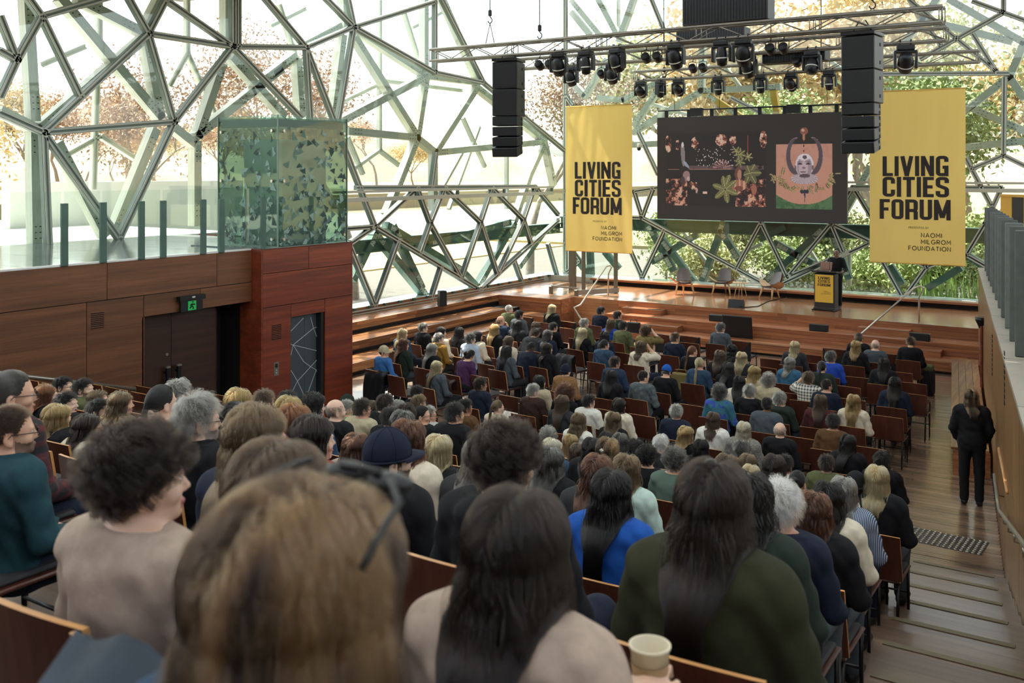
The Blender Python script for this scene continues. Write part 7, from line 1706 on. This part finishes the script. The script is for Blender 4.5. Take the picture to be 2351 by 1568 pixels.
# slotted vents, wall lamp and vertical slats on the splayed wall
for i, (y, z, w_) in enumerate(((17.3, 1.62, 'black slot vent on the splayed wall just above the standing person'), (13.2, 2.05, 'black slot vent on the splayed wall higher up and nearer the aisle steps'))):
    s_ = empty('slot_vent', (WALLX(y)-.004, y, z), math.atan(.1487), w_, 'vent', 'slot vents on the splayed wall')
    for k in range(9): box('slot', (-.004, .004), (-.06, .06), (k*.075, k*.075+.045), M_DARK, s_)
wlmp = empty('wall_uplight', (WALLX(22.2)-.06, 22.2, 1.75), 0, 'black wall light on the splayed wall above the low bench', 'wall light'); obj('cup', lathe_mesh('cup', [(.03, -.1), (.10, .05), (.11, .12), (.10, .12)], 16), wlmp, [M_BLACK]); obj('stem', rbox_mesh('stem', .05, .10, 1.3, .01, 1, (.02, 0, -.7)), wlmp, [W_TOWER])
FP = [(2274, 480, 654), (2281, 485, 676), (2294, 490, 690), (2302, 498, 712), (2314, 502, 736), (2325, 510, 752), (2338, 516, 770), (2351, 525, 786), (2364, 534, 806), (2382, 545, 830), (2404, 560, 850)]
for i, (px, yt, yb2) in enumerate(FP):
    y = 26.2-i*1.28; x = WALLX(y)+.24; z0 = wtop(y)+.05; 
    q = ray(px, yb2); d = (WALLX(26)+.3)  # keep the row parallel to the wall
    o = obj('vertical_slat', rbox_mesh('vertical_slat', .24, .05, 1.55, .012, 1, (0, 0, .775)), None, [M_SLATE], (x, y, z0), (0, 0, math.atan(.1487)))
    tag(o, 'tall dark grey slat on the stone ledge, '+['farthest, next to the end glazing', 'second from the end glazing', 'third from the end glazing', 'fourth from the end glazing', 'fifth from the end glazing', 'sixth from the end glazing', 'seventh from the end glazing', 'eighth from the end glazing', 'ninth from the end glazing', 'tenth from the end glazing', 'last of the row above the aisle'][i], 'slat', 'vertical slats on the stone ledge')
hzb = empty('hazard_barrier', (-3.05, 29.3, 3.45), math.radians(-38), 'yellow and black striped barrier on the upper landing beyond the slats', 'barrier')
for k in range(7): box('stripe_board', (k*.38-.2, k*.38+.17), (0, .04), (0, .75), M_BAN if k % 2 == 0 else M_BLACK, hzb)
box('rail', (-.2, 2.5), (-.02, .06), (.75, .82), M_BAN, hzb)
# ---- small things among the audience
def bag(x, y, z, w_, d_, h_, mat, label, name='bag', rz=0, straps=True):
    b = empty(name, (x, y, z), rz, label, 'bag'); me = rbox_mesh('bag_body', w_, d_, h_, min(w_, d_)*.25, 3, (0, 0, h_/2)); obj('body', me, b, [mat])
    if straps: obj('handle', tube_mesh('handle', [(-.1, 0, h_-.02), (-.09, 0, h_+.07), (.09, 0, h_+.07), (.1, 0, h_-.02)], .010, 6), b, [mat])
    return b
p = atZ(2127, 905, 0); bp = bag(p.x, p.y, 0, .34, .24, .55, CLOTH('charcoal'), 'dark backpack standing on the floor at the aisle end of the front rows', 'backpack')
obj('lid_pocket', rbox_mesh('lid', .30, .22, .14, .05, 3, (0, 0, .58)), bp, [CLOTH('olive')])
for s in (-.09, .09): obj('strap', tube_mesh('strap', [(s, -.12, .5), (s*1.3, -.2, .3), (s, -.13, .06)], .014, 6), bp, [M_BLACK])
p = atZ(1565, 893, .5); bag(p.x, p.y, .478, .42, .16, .34, CLOTH('khaki'), 'olive tote bag hung open on an empty chair in the middle rows', 'tote_bag')
p = atZ(1455, 762, .5); bag(p.x, p.y, .47, .36, .14, .30, M_BLACK, 'black handbag standing on a front row chair', 'handbag')
p = atZ(1855, 1480, ZR(9)); bag(AISX(4.2)-.36, 4.28, ZR(9)+.0, .36, .14, .60, CLOTH('cobalt'), 'deep blue tote bag at the aisle end of the ninth raked row', 'tote_bag')
# coats over chairs
def coat_over(x, y, z, rz, mat, label, w_=.56, h_=.62):
    c = empty('draped_coat', (x, y, z), rz, label, 'coat', 'coats draped over chair backs'); n, m_ = 14, 12; v = []; f = []; r_ = random.Random(int(abs(x*100)))
    for i in range(n+1):
        u = i/n*2-1
        for j in range(m_+1):
            t_ = j/m_*2-.5; z_ = .87-abs(t_)*h_*.62+.012*math.sin(u*9); y_ = -.30-.035*(1-u*u)*.8+(-.03-.05*t_-.02*math.sin(u*7+t_*4) if t_ > 0 else .06-.05*t_); v.append((u*w_/2*(1+.06*t_), y_, z_))
    for i in range(n):
        for j in range(m_): a = i*(m_+1)+j; f.append((a, a+m_+1, a+m_+2, a+1))
    q_ = len(v); v += [(x_, y_+.016, z_-.012) for x_, y_, z_ in v]; f += [tuple(q_+i for i in reversed(t)) for t in f]
    obj('cloth', mesh('coat_cloth', v, f, True), c, [mat]); return c
for px, py, mat, lb in ((868, 852, 'black', 'large black coat over the chair of the person in the beige cap'), (1300, 816, 'charcoal', 'charcoal jacket over an empty chair in the middle floor rows'), (1640, 1006, 'black', 'black coat over a chair back beside the white shirt'), (1025, 872, 'darkbrown', 'dark brown coat over the chair beside long blonde hair')):
    q = atZ(px, py, .86); coat_over(q.x, q.y+.3, 0, math.radians(-10 if q.x < -9.6 else 0), CLOTH(mat), lb, .62 if px < 900 else .5, .9 if px < 900 else .62)
q = Vector((0, 0, CAMZ))+ray(340, 1520)*1.12; coat_over(q.x, q.y+.28, q.z-.86, .25, M('faded denim', '#39424d', .9, 0, .2, 20), 'blue denim jacket draped over the chair behind the streaked long hair', .40, .6)
# open notebooks and papers on laps, a laptop, phones, coffee cup
M_PAPER = M('paper', '#e2ded2', .8)
def by(lab): return next(a for a in ALLP if lab in a['lab'])
def lap(lab, dx, dy, z, name, cat, label, size, mat, rx=0):
    a = by(lab); b = math.radians(a['blk']); o_ = Vector((dx, dy, 0)); o_ = Matrix.Rotation(b, 3, 'Z') @ o_; r = empty(name, a['pos']+o_+Vector((0, 0, z)), b, label, cat)
    obj('cover', rbox_mesh('cover', *size, .003, 1), r, [mat], (0, 0, 0), (math.radians(rx), 0, 0)); obj('page_block', rbox_mesh('page', size[0]*.96, size[1]*.96, .006, .002, 1, (0, 0, size[2]/2+.003)), r, [M_PAPER], (0, 0, 0), (math.radians(rx), 0, 0)); return r
lap('pinned-up black hair, purple jumper', .02, .40, .69, 'notebook', 'notebook', 'open white notebook on the lap of the purple jumper', (.22, .16, .012), M_BLACK)
lap('cropped black hair, navy coat', .02, .42, .69, 'notebook', 'notebook', 'white notepad held by the person writing in the navy coat', (.2, .15, .012), M_BLACK)
lap('long black hair, black top, in' if False else 'sage' if False else 'cobalt' if False else 'long darkbrown' if False else 'mint green jumper', .30, .36, .64, 'notebook', 'notebook', 'open cream notebook beside the mint green jumper', (.24, .30, .012), M_PAPER)
lap('tousled dark brown hair, navy jacket', .22, .42, .64, 'clipboard', 'clipboard', 'pale grey tablet board beside the navy jacket and glasses', (.34, .26, .012), M_SLATE)
a = by('auburn hair, cream jacket'); lp = empty('laptop', a['pos']+Vector((.16, .40, .64)), 0, 'open laptop on the lap of the cream jacket with the teal scarf', 'laptop'); obj('keyboard_base', rbox_mesh('base', .31, .22, .014, .004, 1), lp, [M_INOX])
obj('screen_lid', rbox_mesh('lid', .31, .010, .21, .004, 1, (0, 0, .105)), lp, [M_BLACK], (0, .105, .01), (math.radians(-22), 0, 0)); m, t, p_ = base('laptop page'); p_.inputs['Emission Color'].default_value = lin('#d9cdbd'); p_.inputs['Emission Strength'].default_value = .5; p_.inputs['Base Color'].default_value = lin('#d9cdbd')
obj('display', rbox_mesh('display', .29, .004, .18, .001, 1, (0, -.006, .105)), lp, [m], (0, .105, .01), (math.radians(-22), 0, 0))
a = by('beige jumper') if False else next(x for x in ALLP if 'long straight dark brown hair, beige' in x['lab'])
hp = Vector((.15, .285, .86)); s_ = a['o'].scale; cp_ = empty('coffee_cup', a['pos']+Vector((hp.x*s_[0], hp.y*s_[1], hp.z*s_[2]-.06)), 0, 'cream paper coffee cup held by the person with long dark hair', 'cup')
obj('cup', lathe_mesh('cup', [(.001, .0), (.028, .0), (.040, .105), (.043, .107), (.043, .112), (.038, .112), (.027, .010), (.001, .010)], 28, False), cp_, [M('cream paper cup', '#d9cdb0', .6)]); obj('sleeve', lathe_mesh('sleeve', [(.0325, .03), (.0385, .078), (.0395, .078), (.0335, .03)], 28, False), cp_, [M('kraft sleeve', '#a5835c', .8)]); obj('coffee', lathe_mesh('coffee', [(.001, .07), (.034, .07)], 24, False), cp_, [M('coffee', '#5a3a22', .2)])
# rack case beside the front row
p = atZ(1695, 800, 0); fc = empty('display_stand', (p.x, p.y, 0), 0, 'black folding stand beside the grey-haired person in the front row', 'stand'); obj('board', rbox_mesh('board', .85, .06, .62, .02, 1, (0, 0, .62)), fc, [M_BLACK], (0, 0, 0), (math.radians(8), 0, 0))
for s in (-.38, .38): obj('leg', tube_mesh('leg', [(s, 0, .4), (s, -.15, 0)], .012, 6), fc, [M_BLACKM]); obj('leg', tube_mesh('leg', [(s, 0, .4), (s, .2, 0)], .012, 6), fc, [M_BLACKM])
q = atY(1467, 338, 31.9); cc_ = empty('security_camera', q, 0, 'small white dome security camera on the glazing strut beside the screen', 'camera'); obj('mount', rbox_mesh('mount', .12, .12, .14, .02, 1, (0, 0, .06)), cc_, [M_WHITE]); obj('dome', lathe_mesh('dome', [(.001, -.13), (.05, -.11), (.075, -.05), (.075, -.01), (.001, .0)], 16), cc_, [M_BLACK]); obj('arm', tube_mesh('arm', [(0, 0, .1), (0, .5, .1)], .02, 6), cc_, [M_WHITE])
# umbrella under the aisle seats
um = empty('umbrella', (AISX(4.7)-.05, 4.75, ZR(8)+.13), math.radians(20), 'folded black umbrella lying by the aisle steps', 'umbrella'); obj('canopy', tube_mesh('canopy', [(0, -.35, .04), (0, 0, .05), (0, .25, .05)], .03, 8, True, [.012, .04, .03]), um, [M_BLACK]); obj('handle', tube_mesh('handle', [(0, .25, .05), (0, .42, .05), (.03, .46, .05), (.06, .43, .05)], .012, 6), um, [M_BLACKM])
